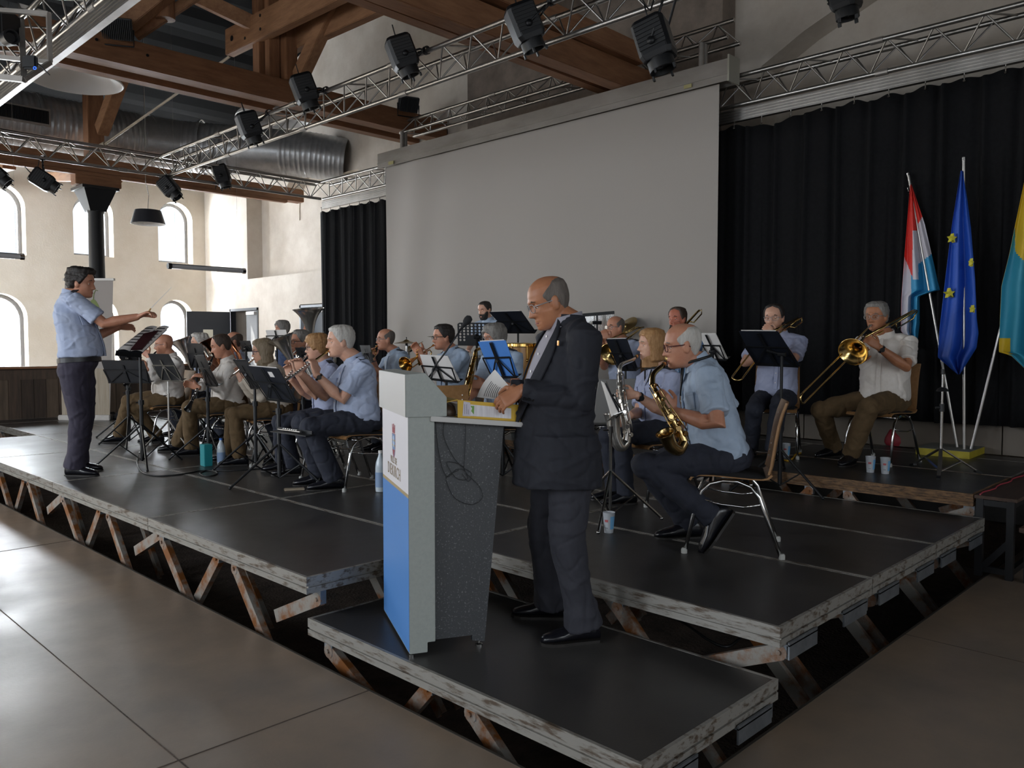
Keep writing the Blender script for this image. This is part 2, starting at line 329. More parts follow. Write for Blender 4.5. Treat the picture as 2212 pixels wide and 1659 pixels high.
# ------------------------------------------------------------------ stage decks
def deck(x0, y0, x1, y1, z, name, label, front='m', legs=True, right=False, group='stage platforms', wood=False):
    t = thing(name, label, 'stage platform', ((x0 + x1) / 2, (y0 + y1) / 2, z - .09), group)
    g = .004
    b = MB(); b.box((x0 + g + .018, y0 + g + .018, z - .03), (x1 - g - .018, y1 - g - .018, z)); b.build('deck_panel', deck_m, t)
    rm = rail_w if wood else rail_m
    for (a, c, nm) in (((x0 + g, y0 + g), (x0 + .02, y1 - g), 0), ((x1 - .02, y0 + g), (x1 - g, y1 - g), 1), ((x0 + .02, y0 + g), (x1 - .02, y0 + .02), 2), ((x0 + .02, y1 - .02), (x1 - .02, y1 - g), 3)):
        b = MB(); b.box((a[0], a[1], z - .045), (c[0], c[1], z + .001)); 
        ii = [(.010, 0, 0, 0), (0, 0, .010, 0), (0, .010, 0, 0), (0, 0, 0, .010)][nm]; b.box((a[0] + ii[0], a[1] + ii[1], z - .055), (c[0] - ii[2], c[1] - ii[3], z - .045)); b.box((a[0], a[1], z - .086), (c[0], c[1], z - .055)); 
        b.build('edge_rail', rm, t)
    if not legs: return t
    def arm(x, ya, za, yb, zb, rust=True):
        b = MB(); p = V3((x, ya, za)); q = V3((x, yb, zb)); d = (q - p).normalized(); nrm = V3((1, 0, 0)); u = d.cross(nrm)
        b.bar(p, q, .07, .006, nrm); 
        for sgn in (-1, 1): b.bar(p + u * sgn * .033 + nrm * .016, q + u * sgn * .033 + nrm * .016, .005, .035, nrm)
        b.lathe(p - nrm * .005, nrm, [(0, 0), (.036, 0), (.036, .008), (0, .008)], 14); b.lathe(p - nrm * .014, nrm, [(0, 0), (.011, 0), (.011, .01)], 8)
        lo = b.build('leg', leg_m, t)
        k = MB(); k.box((x - .004, ya - .035, za - .02), (x + .03, ya + .035, z - .086)); k.build('bracket', galv, lo)
    L = y1 - y0; zb = -.6
    Yt = lambda f: y1 - f * L
    for dx, rust in ((.05, 1), (x1 - x0 - .10, 0)):
        x = x0 + dx
        arm(x, Yt(.06), z - .15, Yt(.29), z - .15 - (z + .05) * .9)
        arm(x + .045, Yt(.41), z - .14, Yt(.41) + .42, z - .14 - .45)
        arm(x, Yt(.57), z - .13, Yt(.99), zb)
        arm(x + .045, Yt(.975), z - .14, Yt(.76), z - .33)
    if right:
        for xx in (x0 + .06, x0 + .62):
            b = MB(); b.box((xx, y0 - .012, z - .15), (xx + .27, y0 - .004, z - .075)); b.box((xx, y0 - .012, z - .092), (xx + .27, y0 + .03, z - .086)); b.build('coupling_plate', galv, t)
    return t
XS = [2.14, 3.13, 4.13, 5.10, 6.10, 7.10, 8.10]; YS = [1.52, 3.55, 5.55, 7.58, 9.62, 11.66, 13.7, 14.33]
rowname = ['front', 'second', 'third', 'fourth', 'fifth', 'back']
DL = {}
for i in range(6):
    for j in range(6 if i else 5):
        if i == 0 and j == 0: continue
        if i > 3 and j < 3: continue
        if i >= 5: continue
        lab = 'black stage platform with aluminium edges, %s row, %s from the right end' % (rowname[i], ('at the right end', 'second', 'third', 'fourth', 'fifth', 'sixth')[j])
        lab = lab.replace('at the right end from the right end', 'at its right end')
        deck(XS[i], YS[j], XS[i + 1], YS[j + 1], DK, 'stage_platform', lab, legs=(i == 0 or j == 0 or (i == 1 and j in (1, 5))), right=(j == 0 and i < 4))
for i in range(1, 5): deck(XS[i], YS[6], XS[i + 1], YS[7], DK, 'stage_platform', 'narrow black stage platform against the board parapet, %s row' % rowname[i], legs=False)
deck(2.17, 1.53, 3.15, 3.60, PD, 'low_podium', 'low black platform with chipped edges under the speaker and lectern', right=True, group=None)
for i, x0 in enumerate((6.115, 7.12)):
    for j in range(3):
        YR = [1.60, 3.63, 5.65, 7.68]; deck(x0, YR[j], x0 + 1.0, YR[j + 1], RS, 'riser_platform', 'raised black platform, %s row of the back riser, %s from the right' % (('front', 'rear')[i], ('first', 'second', 'third')[j]), legs=(i == 0), group='riser platforms', wood=(i == 0))
m = MB(); m.box((8.13, 0.2, 0), (8.40, 13.2, RS - .002)); struct('floor_backstage', m, deck_m)
# panels below the curtain
m = MB(); pp = thing('backing_panels', 'grey-brown backing boards with vertical seams visible below the right curtain', 'panel', (8.52, 5, RS))
for k in range(14):
    y = 0.1 + k * .95; b = MB(); b.box((8.50, y + .006, RS), (8.55, y + .944, 1.9)); b.build('panel', mat('taupe_panel', '6B6258', .6), pp)
# screen
SX = 8.05; sy0, sy1, sz1 = 4.72, 10.78, 4.43
rows = []
for i in range(40):
    z = 0.66 + (sz1 - 0.66) * i / 39; r = []
    for j in range(70):
        y = sy1 + (sy0 - sy1) * j / 69; k = max(0, 1 - i / 39); 
        x = SX + .018 * math.sin(y * 5.2 + z * .8) * math.exp(-((y - 10.2) / .9) ** 2) + .010 * math.sin(y * 3.1 + 1) * k
        r.append((x, y, z))
    rows.append(r)
scr = thing('projection_screen', 'large white projection screen with an aluminium case hanging behind the band', 'projection screen', (SX, 7.9, .66))
m = MB(); m.sheet(rows, .004, (1, 0, 0)); m.build('screen_cloth', screen_m, scr, smooth=40)
m = MB(); m.prism([(SX - .10, 4.56, sz1 - .02), (SX - .10, 4.56, 4.645), (SX + .10, 4.56, 4.665), (SX + .10, 4.56, sz1 - .02), (SX + .03, 4.56, sz1 + .03), (SX - .05, 4.56, sz1 + .03)], (0, 6.30, 0)); m.box((SX - .112, 4.56, sz1 + .05), (SX - .10, 10.86, sz1 + .06)); cs = m.build('case', alu_d, scr)
m = MB(); m.box((SX - .115, 4.54, sz1 - .03), (SX + .11, 4.56, 4.68)); m.build('end_cap', mat('pale_grey_plate', 'A6A498', .6), scr)
m = MB(); m.box((SX - .118, 10.42, sz1 - .01), (SX - .112, 10.55, sz1 + .04)); m.box((SX - .118, 5.0, sz1 - .0), (SX - .112, 5.1, sz1 + .04)); m.build('tape', mat('yellowed_tape', 'A39A6B', .7), cs)
# curtains
def curtain(name, ya, yb, label, zt, drop=None):
    t = thing(name, label, 'curtain', (8.35, (ya + yb) / 2, .83)); n = 26; per = 0.30 if yb > 9 else .335
    ny = int(abs(yb - ya) / per * 18); rows = []
    cyc = lambda y: ((y - ya) / per) % 1.0
    for i in range(14):
        f = i / 13; r = []
        for j in range(ny + 1):
            y = ya + (yb - ya) * j / ny; c = cyc(y); k = int((y - ya) / per)
            amp = .075 * (1 + .3 * math.sin(k * 2.3)) * (.7 + .3 * f); sw = .03 * f * math.sin(k * 1.7 + y * .7)
            x = 8.37 - amp * math.exp(-((c - .5) / .085) ** 2) + amp * .45 * math.exp(-((c - .68) / .12) ** 2) + sw * .5 + .012 * math.sin(y * 9 + f * 2)
            ztop = zt - .035 * math.sin(PI * c) ** 2 * (1 + .4 * math.sin(k)); 
            if drop: ztop -= drop[1] * max(0, 1 - abs(y - drop[0]) / .42)
            r.append((x, y + sw, ztop + (.83 - ztop) * f))
        rows.append(r)
    m = MB(); m.sheet(rows, .006, (-1, 0, 0)); m.build('cloth', curtain_m, t, smooth=True)
    for k in range(int(abs(yb - ya) / per) + 1):
        y = ya + k * per; h = MB(); h.tube([(8.35, y, zt - .03), (8.35, y, zt + .05), (8.35, y + .012, zt + .075), (8.35, y + .02, zt + .05)], .006, 6); h.ball((8.345, y, zt - .04), .012, 8); h.build('hook', steel_m, t)
    return t
curtain('stage_curtain', 10.75, 13.22, 'black pleated stage curtain left of the projection screen', 4.04)
curtain('stage_curtain', 0.35, 5.2, 'wide black pleated stage curtain right of the projection screen behind the flags', 4.04, (4.25, .07))
# ------------------------------------------------------------------ trusses
def truss(label, p, q, up, apex=-1, wd=.28, ht=.27, pitch=.42, track=False, group='lighting trusses', r=.025):
    p, q, up = V3(p), V3(q), V3(up); d = (q - p).normalized(); side = d.cross(up).normalized(); L = (q - p).length
    t = thing('lighting_truss', label, 'truss', (p + q) / 2 - up * (ht if apex < 0 else 0), group)
    A = [side * wd / 2, -side * wd / 2, up * ht * apex]
    for o in A: m = MB(); m.tube([p + o, q + o], r, 10); m.build('chord', alu, t, smooth=50)
    n = int(L / pitch); br = 0
    for k in range(n):
        s0 = p + d * (L * k / n); s1 = p + d * (L * (k + .5) / n); s2 = p + d * (L * (k + 1) / n)
        for a, b in ((A[0], A[2]), (A[1], A[2])):
            m = MB(); m.tube([s0 + a, s1 + b], .0085, 6, False); m.tube([s1 + b, s2 + a], .0085, 6, False); m.build('brace', alu, t, smooth=True)
        if k % 2 == 0: m = MB(); m.tube([s0 + A[0], s1 + A[1]], .0085, 6, False); m.build('brace', alu, t, smooth=True)
    for k in range(1, int(L / 2.0)):
        c = p + d * 2.0 * k
        [MB().tube([c + o - d * .06, c + o + d * .06], r + .006, 10).build('coupler', alu_d, t) for o in A]
    if track:
        b = p + up * (ht * apex - .045); m = MB()
        q2 = q + up * (ht * apex - .045); m.bar(b - up * .07, q2 - up * .07, .03, .13, up)
        for z in (.012, .042, .072, .102, .130): m.bar(b - up * z, q2 - up * z, .062, .016, up)
        m.build('curtain_track', alu, t)
    return t
TZ = 4.52
truss('long aluminium truss carrying a row of spotlights across the middle of the hall', (5.47, 13.0, TZ), (5.47, -.6, TZ), (0, 0, 1))
truss('aluminium truss crossing the far left side below the duct', (-1.2, 13.1, TZ), (8.3, 13.1, TZ), (0, 0, 1))
truss('aluminium truss with a curtain track above the black curtains', (8.35, 13.1, TZ), (8.35, -1.2, TZ), (0, 0, 1), track=1)
truss('nearest aluminium truss with bright rail in the upper left corner', (2.37, 13.0, TZ), (2.37, 2.6, TZ), (0, 0, 1), track=1)
truss('short aluminium truss above the projection screen case', (8.35, 10.6, 4.98), (8.35, 4.72, 4.98), (0, 0, 1), apex=1, ht=.22)
for y in (10.45, 5.0):
    for dx, n in ((-.16, 'near'), (-.09, 'far')):
        m = MB(); m.tube([(8.29 + dx, y, 4.68), (8.29 + dx, y, 4.96)], .032, 10); m.bar((8.29 + dx, y, 4.67), (8.29 + dx, y, 4.69), .12, .12)
        solo('hanger_post', m, alu_d, 'short tube holding the screen case under its truss, %s one at the %s end' % (n, 'left' if y > 7 else 'right'), 'post', 'screen hanger posts', smooth=40)
# ------------------------------------------------------------------ timber roof structure
def beam(label, p, q, w_, h_, m=None, hint=(0, 0, 1), bolts=()):
    b = MB(); b.bar(p, q, w_, h_, hint); p, q = V3(p), V3(q)
    o = tag(center(b.build('roof_beam', m or (wood_beam if abs((q - p).x) > abs((q - p).y) else wood_beam_y), None, bevel=.008)), label, 'beam', 'roof timbers'); 
    k = 0
    for c in bolts:
        bb = MB(); bb.lathe(V3(c[0]), V3(c[1]), [(0, 0), (c[2], 0), (c[2], .008), (0, .008)], 10); bb.build('bolt', black_m, o)
    return o
beam('long brown timber tie beam running under the king post to behind the screen', (-3, 10.66, 5.19), (9.18, 10.66, 5.19), .2, .32, bolts=[((x, 10.555, 5.2 + .05 * math.sin(x * 9)), (0, -1, 0), .018) for x in (3.6, 4.2, 6.4, 7.0)])
beam('thin timber just behind the long tie beam', (-3, 11.05, 5.20), (9.18, 11.05, 5.20), .12, .16)
beam('lowest dark timber behind the long tie beam', (-3, 11.40, 5.20), (9.18, 11.40, 5.20), .2, .2)
beam('broad timber tie beam running behind the screen case at right', (-3, 6.04, 4.81), (8.88, 6.04, 4.80), .21, .30)
beam('rough dark timber lying above the right tie beam', (2, 5.93, 5.14), (8.2, 5.93, 5.06), .2, .23)
beam('rough timber behind the right tie beam', (2, 6.49, 4.91), (8.88, 6.49, 4.85), .16, .2)
beam('pale cross beam with bolted end next to the king post', (5.93, 11.82, 6.12), (5.93, 5.2, 6.0), .14, .38, hint=(0, 0, 1), bolts=[((5.86, y, z), (-1, 0, 0), .022) for y, z in ((11.2, 6.2), (11.2, 6.02), (10.75, 6.22), (10.75, 6.03))] + [((5.86, 11.6, 6.12), (-1, 0, 0), .04)])
beam('second cross beam on the far side of the king post', (6.36, 11.3, 6.0), (6.36, 5.2, 5.9), .14, .34)
beam('left half of the king post standing on the long tie beam', (6.04, 10.75, 5.35), (6.04, 10.75, 8.0), .16, .14, m=mat('timber_upright', '94694A', .6, color2='7A5338', scale=5, stretch=(3, 3, .5), bump=.08), hint=(0, 1, 0))
beam('right half of the king post standing on the long tie beam', (6.22, 10.62, 5.35), (6.22, 10.62, 8.0), .17, .22, m=MATS['timber_upright'], hint=(0, 1, 0))
beam('dark rear upright beside the king post', (6.0, 11.0, 5.3), (6.0, 11.0, 8.0), .16, .2, m=MATS['timber_upright'], hint=(0, 1, 0))
beam('diagonal brace rising to the right of the king post', (6.3, 10.5, 5.35), (6.3, 8.9, 6.75), .16, .22, m=wood_beam_y)
a = at(415, -12, dep_of((5.6, 11.2, 6.4))); b = at(548, 52, dep_of((6, 11, 6.2)))
beam('diagonal brace rising to the left of the king post', a, b, .14, .2, m=wood_beam_y)
a = onY(272, 88, 10.66); beam('short upright on the long tie beam beside the ribbed floodlight', (a.x, 10.7, 5.35), (a.x, 10.7, 5.75), .14, .16, m=MATS['timber_upright'], hint=(0, 1, 0))
a1 = at(300, 62, dep_of(a) - .1); b1 = at(450, -30, dep_of(a) + .9); beam('weathered rafter rising from the short upright', at(265, 58, dep_of(a)), at(385, -40, dep_of(a)), .18, .2, m=wood_beam_y)
beam('thin strut under the weathered rafter', at(292, 78, dep_of(a) + .2), at(470, -40, dep_of(a) + .3), .08, .12, m=wood_beam_y)
c0 = at(358, 42, dep_of(a) + .2); m = MB(); m.tube([c0, c0 + V3((0, 0, 1.2))], .115, 16); solo('roof_log', m, MATS['timber_upright'], 'round log end hanging under the black roof', 'log', smooth=40)
# column and side beam
bz = 4.47
beam('side beam lying on the black column below the duct', (-2, 15.2, bz + .19), (9.15, 15.2, bz + .19), .26, .26)
beam('lower lath along the underside of the side beam', (-2, 15.1, bz + .03), (8.75, 15.1, bz + .03), .12, .06)
m = MB(); m.bar((4.75, 15.2, bz - .05), (5.5, 15.2, bz - .05), .26, .22); solo('saddle_block', m, wood_beam, 'wooden saddle block on top of the black column', 'block', bevel=.01)
cl = thing('column', 'black iron column with flared capital behind the conductor', 'column', (5.1, 15.2, 0))
m = MB(); m.lathe((5.1, 15.2, 0), (0, 0, 1), [(.15, 0), (.15, .2), (.135, .25), (.125, 3.85), (.14, 3.87), (.14, 3.9)], 24); m.build('shaft', black_m, cl, smooth=40)
m = MB()
for k in range(4): pass
m.loft([[V3((5.1 + sx * a, 15.2 + sy * a, z)) for sx, sy in ((-1, -1), (1, -1), (1, 1), (-1, 1))] for a, z in ((.13, 3.88), (.26, 4.24))]); m.box((4.8, 14.9, 4.24), (5.4, 15.5, 4.29)); m.build('capital', black_m, cl)
beam('wooden post continuing above the black column', (5.1, 15.2, bz + .32), (5.1, 15.2, 7.0), .26, .26, m=MATS['timber_upright'], hint=(0, 1, 0))
beam('short brace leaning out from the post above the column', (5.16, 15.0, 5.25), (5.16, 13.7, 6.2), .18, .24, m=wood_beam_y)
m = MB(); m.tube([(5.2, 15.02, 5.02), (5.93, 11.82, 5.93)], .02, 8); m.tube([(5.17, 15.07, 5.0), (5.21, 14.98, 5.03)], .05, 10); solo('tie_rod', m, mat('cream_rod', 'B5AA98', .5), 'pale steel tie rod between post and cross beam', 'rod')
beam('stub of purlin with rounded end left of the column', (3.9, 15.6, 4.6), (3.9, 19.7, 4.9), .2, .2, m=wood_beam_y)
beam('diagonal strut between column head and window wall', (5.6, 15.5, 4.6), (5.6, 19.7, 5.2), .16, .18, m=wood_beam_y)
# ------------------------------------------------------------------ ventilation duct
dt = thing('ventilation_duct', 'large shiny spiral ventilation duct running along the roof at left', 'duct', (4, 16, 4.9))
ctrl = [V3(p) for p in ((-2, 16, 5.42), (6.2, 16, 5.42), (6.9, 15.85, 5.42), (7.6, 15.35, 5.4), (8.2, 14.75, 5.36), (8.75, 14.2, 5.3), (9.3, 13.7, 5.2))]
pts = []
for i in range(len(ctrl) - 1):
    n = max(4, int((ctrl[i + 1] - ctrl[i]).length / .02)); pts += [ctrl[i].lerp(ctrl[i + 1], k / n) for k in range(n)]
pts.append(ctrl[-1]); rr = []; acc = 0
for i, p in enumerate(pts):
    if i: acc += (p - pts[i - 1]).length
    smooth_zone = 8.15 < acc < 9.0 or 9.9 < acc < 10.9
    rr.append(.50 - (max(0, acc - 8.2) * .02) + (0 if smooth_zone else .010 * (1 if (acc / .095) % 1 < .25 else 0)))
m = MB(); m.tube(pts, rr, 32, False); m.build('duct_tube', duct_m, dt, smooth=60)
for x in (1.2, 4.4, 6.35, 7.2): m = MB(); m.lathe((x if x < 6.5 else 7.25, 16 if x < 6.5 else 15.62, 5.42), (1, 0, 0) if x < 6.5 else (.75, -.6, 0), [(.515, -.02), (.53, -.02), (.53, .02), (.515, .02)], 32); m.build('joint_ring', duct_m, dt, smooth=40)
g0 = onY(-30, 236, 15.52); g1 = onY(108, 275, 15.52); m = MB(); m.box((g0.x, 15.46, g1.z), (g1.x, 15.56, g1.z + .28)); vg = m.build('vent_grille', alu_d, dt)
m = MB(); n = 34
for k in range(n): x = g0.x + .04 + (g1.x - g0.x - .08) * k / n; m.box((x, 15.445, g1.z + .035), (x + .012, 15.462, g1.z + .245))
m.box((g0.x + .03, 15.455, g1.z + .03), (g1.x - .03, 15.4595, g1.z + .25)); m.build('louvre', black_m, vg)
# ------------------------------------------------------------------ hanging lamps
def dome(u, v, dep, r, label):
    c = at(u, v, dep); t = thing('pendant_lamp', label, 'lamp', c, 'large white pendant lamps')
    pr = [(r, 0), (r + .012, .012), (r * .97, .06), (r * .75, .17), (r * .4, .25), (.06, .28), (.04, .28), (r * .38, .235), (r * .72, .155), (r * .945, .05), (r - .012, .006), (r, 0)]
    m = MB(); m.lathe(c, (0, 0, 1), pr, 40); m.build('shade', mat('white_lamp_enamel', 'C9C9C9', .35), t, smooth=60)
    m = MB(); m.tube([c + V3((0, 0, .27)), c + V3((0, 0, 5))], .006, 6); m.build('cable', black_m, t)
dome(165, 178, 12.3, .645, 'large white dome pendant lamp below the timbers at upper left')
dome(590, 258, 12.8, .56, 'white dome pendant lamp half hidden behind the spotlight truss')
c = at(320, 484, 14.2); t = thing('pendant_lamp', 'dark conical pendant lamp with white inside in front of the right upper window', 'lamp', c)
m = MB(); m.lathe(c, (0, 0, 1), [(.285, 0), (.215, .235), (.05, .24)], 32); m.build('shade', mat('charcoal_lamp', '25272D', .4), t, smooth=30)
m = MB(); m.lathe(c, (0, 0, 1), [(.283, .001), (.275, .002), (.205, .225), (.05, .228)], 32); m.build('reflector', white_m, t, smooth=30)
m = MB(); m.tube([c + V3((0, 0, .24)), c + V3((.02, 0, .5)), c + V3((-.03, 0, .75)), c + V3((-.02, 0, 1.2)), c + V3((-.02, 0, 4.25))], .006, 6); m.build('cable', steel_m, t)
for (u0, v0, u1, v1, lab) in ((366, 574, 526, 586, 'long tubular lamp hanging before the window wall corner'), (-110, 545, 47, 554, 'tubular lamp cut by the left edge of the picture')):
    a, b = onY(u0, v0, 14.1), onY(u1, v1, 14.1); z = (a.z + b.z) / 2; a.z = b.z = z; t = thing('tube_lamp', lab, 'lamp', (a + b) / 2, 'tubular lamps')
    m = MB(); m.tube([a, b], .042, 16); m.build('diffuser', mat('frosted_tube', 'C8C9CC', .15, .3), t, smooth=50)
    m = MB(); m.bar(a + V3((0, -.0, .02)), b + V3((0, 0, .02)), .05, .05); m.build('tray', mat('grey_tray', '55575B', .4, .5), t)
    for e in (a, b): m = MB(); m.tube([e - V3((.03, 0, 0)), e + V3((.03, 0, 0))], .054, 16); m.build('end_cap', chrome if e is b else black_pl, t, smooth=40)
    for f in (.08, .92): p = a.lerp(b, f); m = MB(); m.tube([p, p + V3((0, 0, 5.0))], .0015, 5); m.build('wire', steel_m, t)
# ------------------------------------------------------------------ spotlights
def spot(label, c, aim, roll=0, size=1.0, hook=None, big=True):
    c = V3(c); d = V3(aim).normalized(); a, b, _ = basis(d); S = size
    t = thing('spotlight', label, 'spotlight', c, 'stage spotlights')
    m = MB(); f = lambda x, y, z: c + a * x * S + b * y * S + d * z * S
    m.loft([[f(x * w_, y * h_, z) for x, y in ((-1, -.75), (-.75, -1), (.75, -1), (1, -.75), (1, .75), (.75, 1), (-.75, 1), (-1, .75))] for w_, h_, z in ((.10, .11, -.20), (.115, .125, -.17), (.115, .125, .07), (.10, .11, .11))]); m.build('housing', black_m, t, bevel=.004)
    for sg in (-1, 1):
        m = MB(); m.bar(f(.116 * sg, 0, -.16), f(.116 * sg, 0, .04), .004 * S, .2 * S, b)
        for k in range(7): z = -.15 + k * .03; m.bar(f(.12 * sg, -.1, z), f(.12 * sg, .1, z), .012 * S, .014 * S, d)
        m.build('cooling_fins', black_pl, t)
    m = MB(); m.lathe(f(0, 0, .09), d, [(.095 * S, 0), (.10 * S, .02 * S), (.10 * S, .10 * S), (.085 * S, .10 * S), (.08 * S, .06 * S)], 20); 
    for k in range(4): an = k * PI / 2 + .4; p = f(.10 * math.cos(an), .10 * math.sin(an), .19); m.bar(p, p + d * .035 * S, .03 * S, .015 * S)
    m.build('lens_barrel', black_pl, t, smooth=40)
    m = MB(); m.lathe(f(0, 0, .14), d, [(0, .03 * S), (.05 * S, .02 * S), (.086 * S, 0)], 20); m.build('lens', mat('lens_glass', '30343A', .05, .3), t, smooth=True)
    hk = V3(hook) if hook else c + V3((0, 0, .35))
    top = c.lerp(hk, .62); sd = a * .135 * S
    m = MB(); m.tube([c + sd, top + sd * .9, top + sd * .5 + (hk - c).normalized() * .04, top - sd * .5 + (hk - c).normalized() * .04, top - sd * .9, c - sd], .010, 6); m.tube([c + sd * 1.08, c + sd * .8], .028, 10); m.tube([c - sd * 1.08, c - sd * .8], .028, 10); m.build('yoke', black_m, t, smooth=True)
    m = MB(); m.tube([top, hk], .014, 8); m.lathe(hk, (0, 1, 0), [(.034, -.02), (.042, -.02), (.042, .02), (.034, .02), (.034, -.02)], 14); m.build('clamp', black_m, t, smooth=40)
    cb = MB(); e = f(0, 0, -.2); h2 = hk + V3((0, .12, .02)); cb.tube([e, e - d * .10 * S + V3((0, 0, .03)), (e + h2) / 2 + V3((0, .08, -.16)), h2 + V3((0, .05, -.08)), h2], .006, 6); cb.build('cable', black_pl, t, smooth=True)
    return t
MT = [(540, 278, 'hanging lowest on the long truss'), (660, 200, 'on the long truss in front of the long tie beam'), (872, 124, 'on the long truss before the plaster gable'), (1137, 62, 'on the long truss crossing the right tie beam'), (1417, 100, 'hanging below the long truss above the screen')]
for i, (u, v, lab) in enumerate(MT):
    c = onX(u, v, 5.12); hk = V3((5.33, c.y - .10, TZ + .01)); below = c.z < TZ - .3
    spot('black stage spotlight ' + lab, c, (.35 if i != 4 else .1, -.1 - .05 * i, -1), hook=hk, size=1.0 if i < 5 else .95)
c = at(1826, -6, 6.9); spot('black stage spotlight cut off by the top edge of the picture', c, (.1, -.1, -1), hook=(c.x, c.y, c.z + .6), size=.95)
for u, v, lab, aim in ((97, 392, 'tilted sideways on the far left truss', (.8, -.3, -.55)), (-8, 378, 'cut by the left edge of the picture', (.6, -.3, -.6)), (368, 408, 'hanging where the two trusses meet', (.45, -.5, -.8)), (481, 382, 'on the far left truss right of the corner', (.25, -.2, -1))):
    c = onY(u, v, 13.0); spot('black stage spotlight ' + lab, c, aim, hook=(c.x, 13.1, TZ - .27), size=.95)
def flood(label, c, aim, s=1.0):
    c = V3(c); d = V3(aim).normalized(); a, b, _ = basis(d); t = thing('floodlight', label, 'floodlight', c, 'small floodlights')
    m = MB(); m.obox(c, a, b, d, .34 * s, .24 * s, .06 * s); h = m.build('housing', mat('grey_floodlight', '3E3F42', .5), t, bevel=.008)
    m = MB()
    for k in range(16): p = c + a * ((k - 7.5) * .02 * s) - d * .045 * s; m.bar(p - b * .11 * s, p + b * .11 * s, .005, .05 * s, d)
    m.build('cooling_fin', MATS['grey_floodlight'], h)
    m = MB(); m.tube([c + a * .18 * s, c + a * .18 * s - V3((0, 0, .2)), c - a * .18 * s - V3((0, 0, .2)), c - a * .18 * s], .01, 6); m.build('bracket', black_m, t)
flood('small grey ribbed floodlight standing on the long tie beam near the upper left truss', onY(252, 62, 10.5), (.5, .9, .55), 1.05)
flood('small dark floodlight standing on the long tie beam near the screen case', onY(882, 225, 10.5), (.3, .9, .5), 1.0)
# projector cradle in the upper left corner
c = at(45, 95, 6.9); P = lambda u, v, d=0: at(u, v, 6.9 + d)
t = thing('projector_cradle', 'aluminium frame cradle in the upper left corner holding a projector', 'frame', P(50, 170, .2))
F = [P(-30, 20), P(105, 30), P(108, 135), P(-30, 120)]; B_ = [P(-60, 60, .5), P(45, 12, .6), P(52, 172, -.25), P(-60, 160, -.2)]
for p, q in ((0, 1), (1, 2), (2, 3)):
    m = MB(); m.bar(F[p], F[q], .035, .035); m.build('bar', alu_d, t)
for p, q in ((1, 2), (2, 3)):
    m = MB(); m.bar(B_[p], B_[q], .045, .045); m.build('bar', alu_d, t)
for k in (1, 2): m = MB(); m.bar(F[k], B_[k], .035, .035); m.build('bar', alu_d, t)
pj = thing('projector', 'black projector body hanging in the aluminium cradle at upper left', 'projector', P(5, 70)); m = MB(); m.obox(P(-15, 55, .15), RT, UPW, FWH, .32, .26, .3); m.build('housing', black_pl, pj, bevel=.02)
m = MB(); q = P(20, 82, -.02); m.lathe(q, RT * .8 - FWH * .6, [(.06, -.05), (.065, .05), (.05, .05), (.04, .02), (0, .02)], 20); m.build('lens', black_m, pj, smooth=40)
wr_ = thing('wireless_receiver', 'small black receiver box with glowing blue ring and antennas at upper left', 'receiver', P(65, 150, -.3)); m = MB(); a, b, d = RT, UPW, FWH; m.obox(P(65, 135, -.3), a, b, d, .12, .11, .045); m.build('housing', black_pl, wr_, bevel=.015)
m = MB(); q = P(75, 147, -.335); m.lathe(q, -FWH, [(.008, 0), (.012, .001), (.014, 0)], 18); m.build('indicator_ring', mat('blue_glow', '2A6BFF', .4, emit=1.2), wr_)
for du in (-1, 1): m = MB(); q = P(65 + du * 15, 135, -.3); m.tube([q, q + RT * .1 * du - UPW * (.1 if du > 0 else .0)], .005, 6); m.build('antenna', black_pl, wr_)
# ------------------------------------------------------------------ roll-up banner
bc = onZ(186, 907, DK); bn = -FWH; t = thing('roll_up_banner', 'pale roll-up banner with a green pear emblem standing behind the conductor', 'banner', bc)
m = MB(); m.obox(bc + V3((0, 0, .04)), RT, FWH, UPW, .80, .14, .08); m.build('base', alu_d, t, bevel=.01)
hw = .37; B0 = bc + UPW * .08; T0 = bc + UPW * 2.16 + RT * .10
m = MB(); m.prism([B0 - RT * hw, B0 + RT * hw, T0 + RT * hw, T0 - RT * hw], FWH * .004); m.build('banner_sheet', mat('banner_cloth', 'A69E98', .7), t)
m = MB(); m.bar(T0 - RT * (hw + .02), T0 + RT * (hw + .02), .05, .035); m.build('top_rail', alu_d, t)
m = MB(); m.prism([B0 - RT * hw + bn * .002, B0 + RT * hw + bn * .002, B0 + RT * hw + UPW * .7 + bn * .002, B0 - RT * hw + UPW * .78 + bn * .002], FWH * .001); pn = m.build('wood_print', mat('printed_planks', 'B3A796', .7, color2='A3957F', scale=5, stretch=(6, 6, .4)), t)
m = MB(); ec = bc + UPW * 1.66 + RT * .16 + bn * .003
def flat(m, c, pts, th=.002): m.prism([c + RT * x + UPW * z for x, z in pts], FWH * th); return m
flat(m, ec, [(.115 * (math.sin(a) * (1 - .35 * math.cos(a) * (1 if math.cos(a) > 0 else .2))), .20 * math.cos(a)) for a in [2 * PI * k / 28 for k in range(28)]]); m.build('pear_emblem', mat('olive_green', '7C8A52', .7), t)
m = MB(); m.tube([ec + UPW * .19, ec + UPW * .28 + RT * .01, ec + UPW * .34 + RT * .04, ec + UPW * .33 + RT * .07], .006, 6); m.build('pear_stem', MATS['olive_green'], t)
for k in range(6): m = MB(); flat(m, ec + bn * .003 - RT * .08 + UPW * (-.09 + .03 * k), [(-.06, 0), (.06, 0), (.06, .03), (-.06, .03)]); m.build('crest_stripe', mat(('crest_red', 'crest_white', 'crest_blue')[k % 3], ('A03038', 'D8D8DC', '4A6FB5')[k % 3], .7), t)
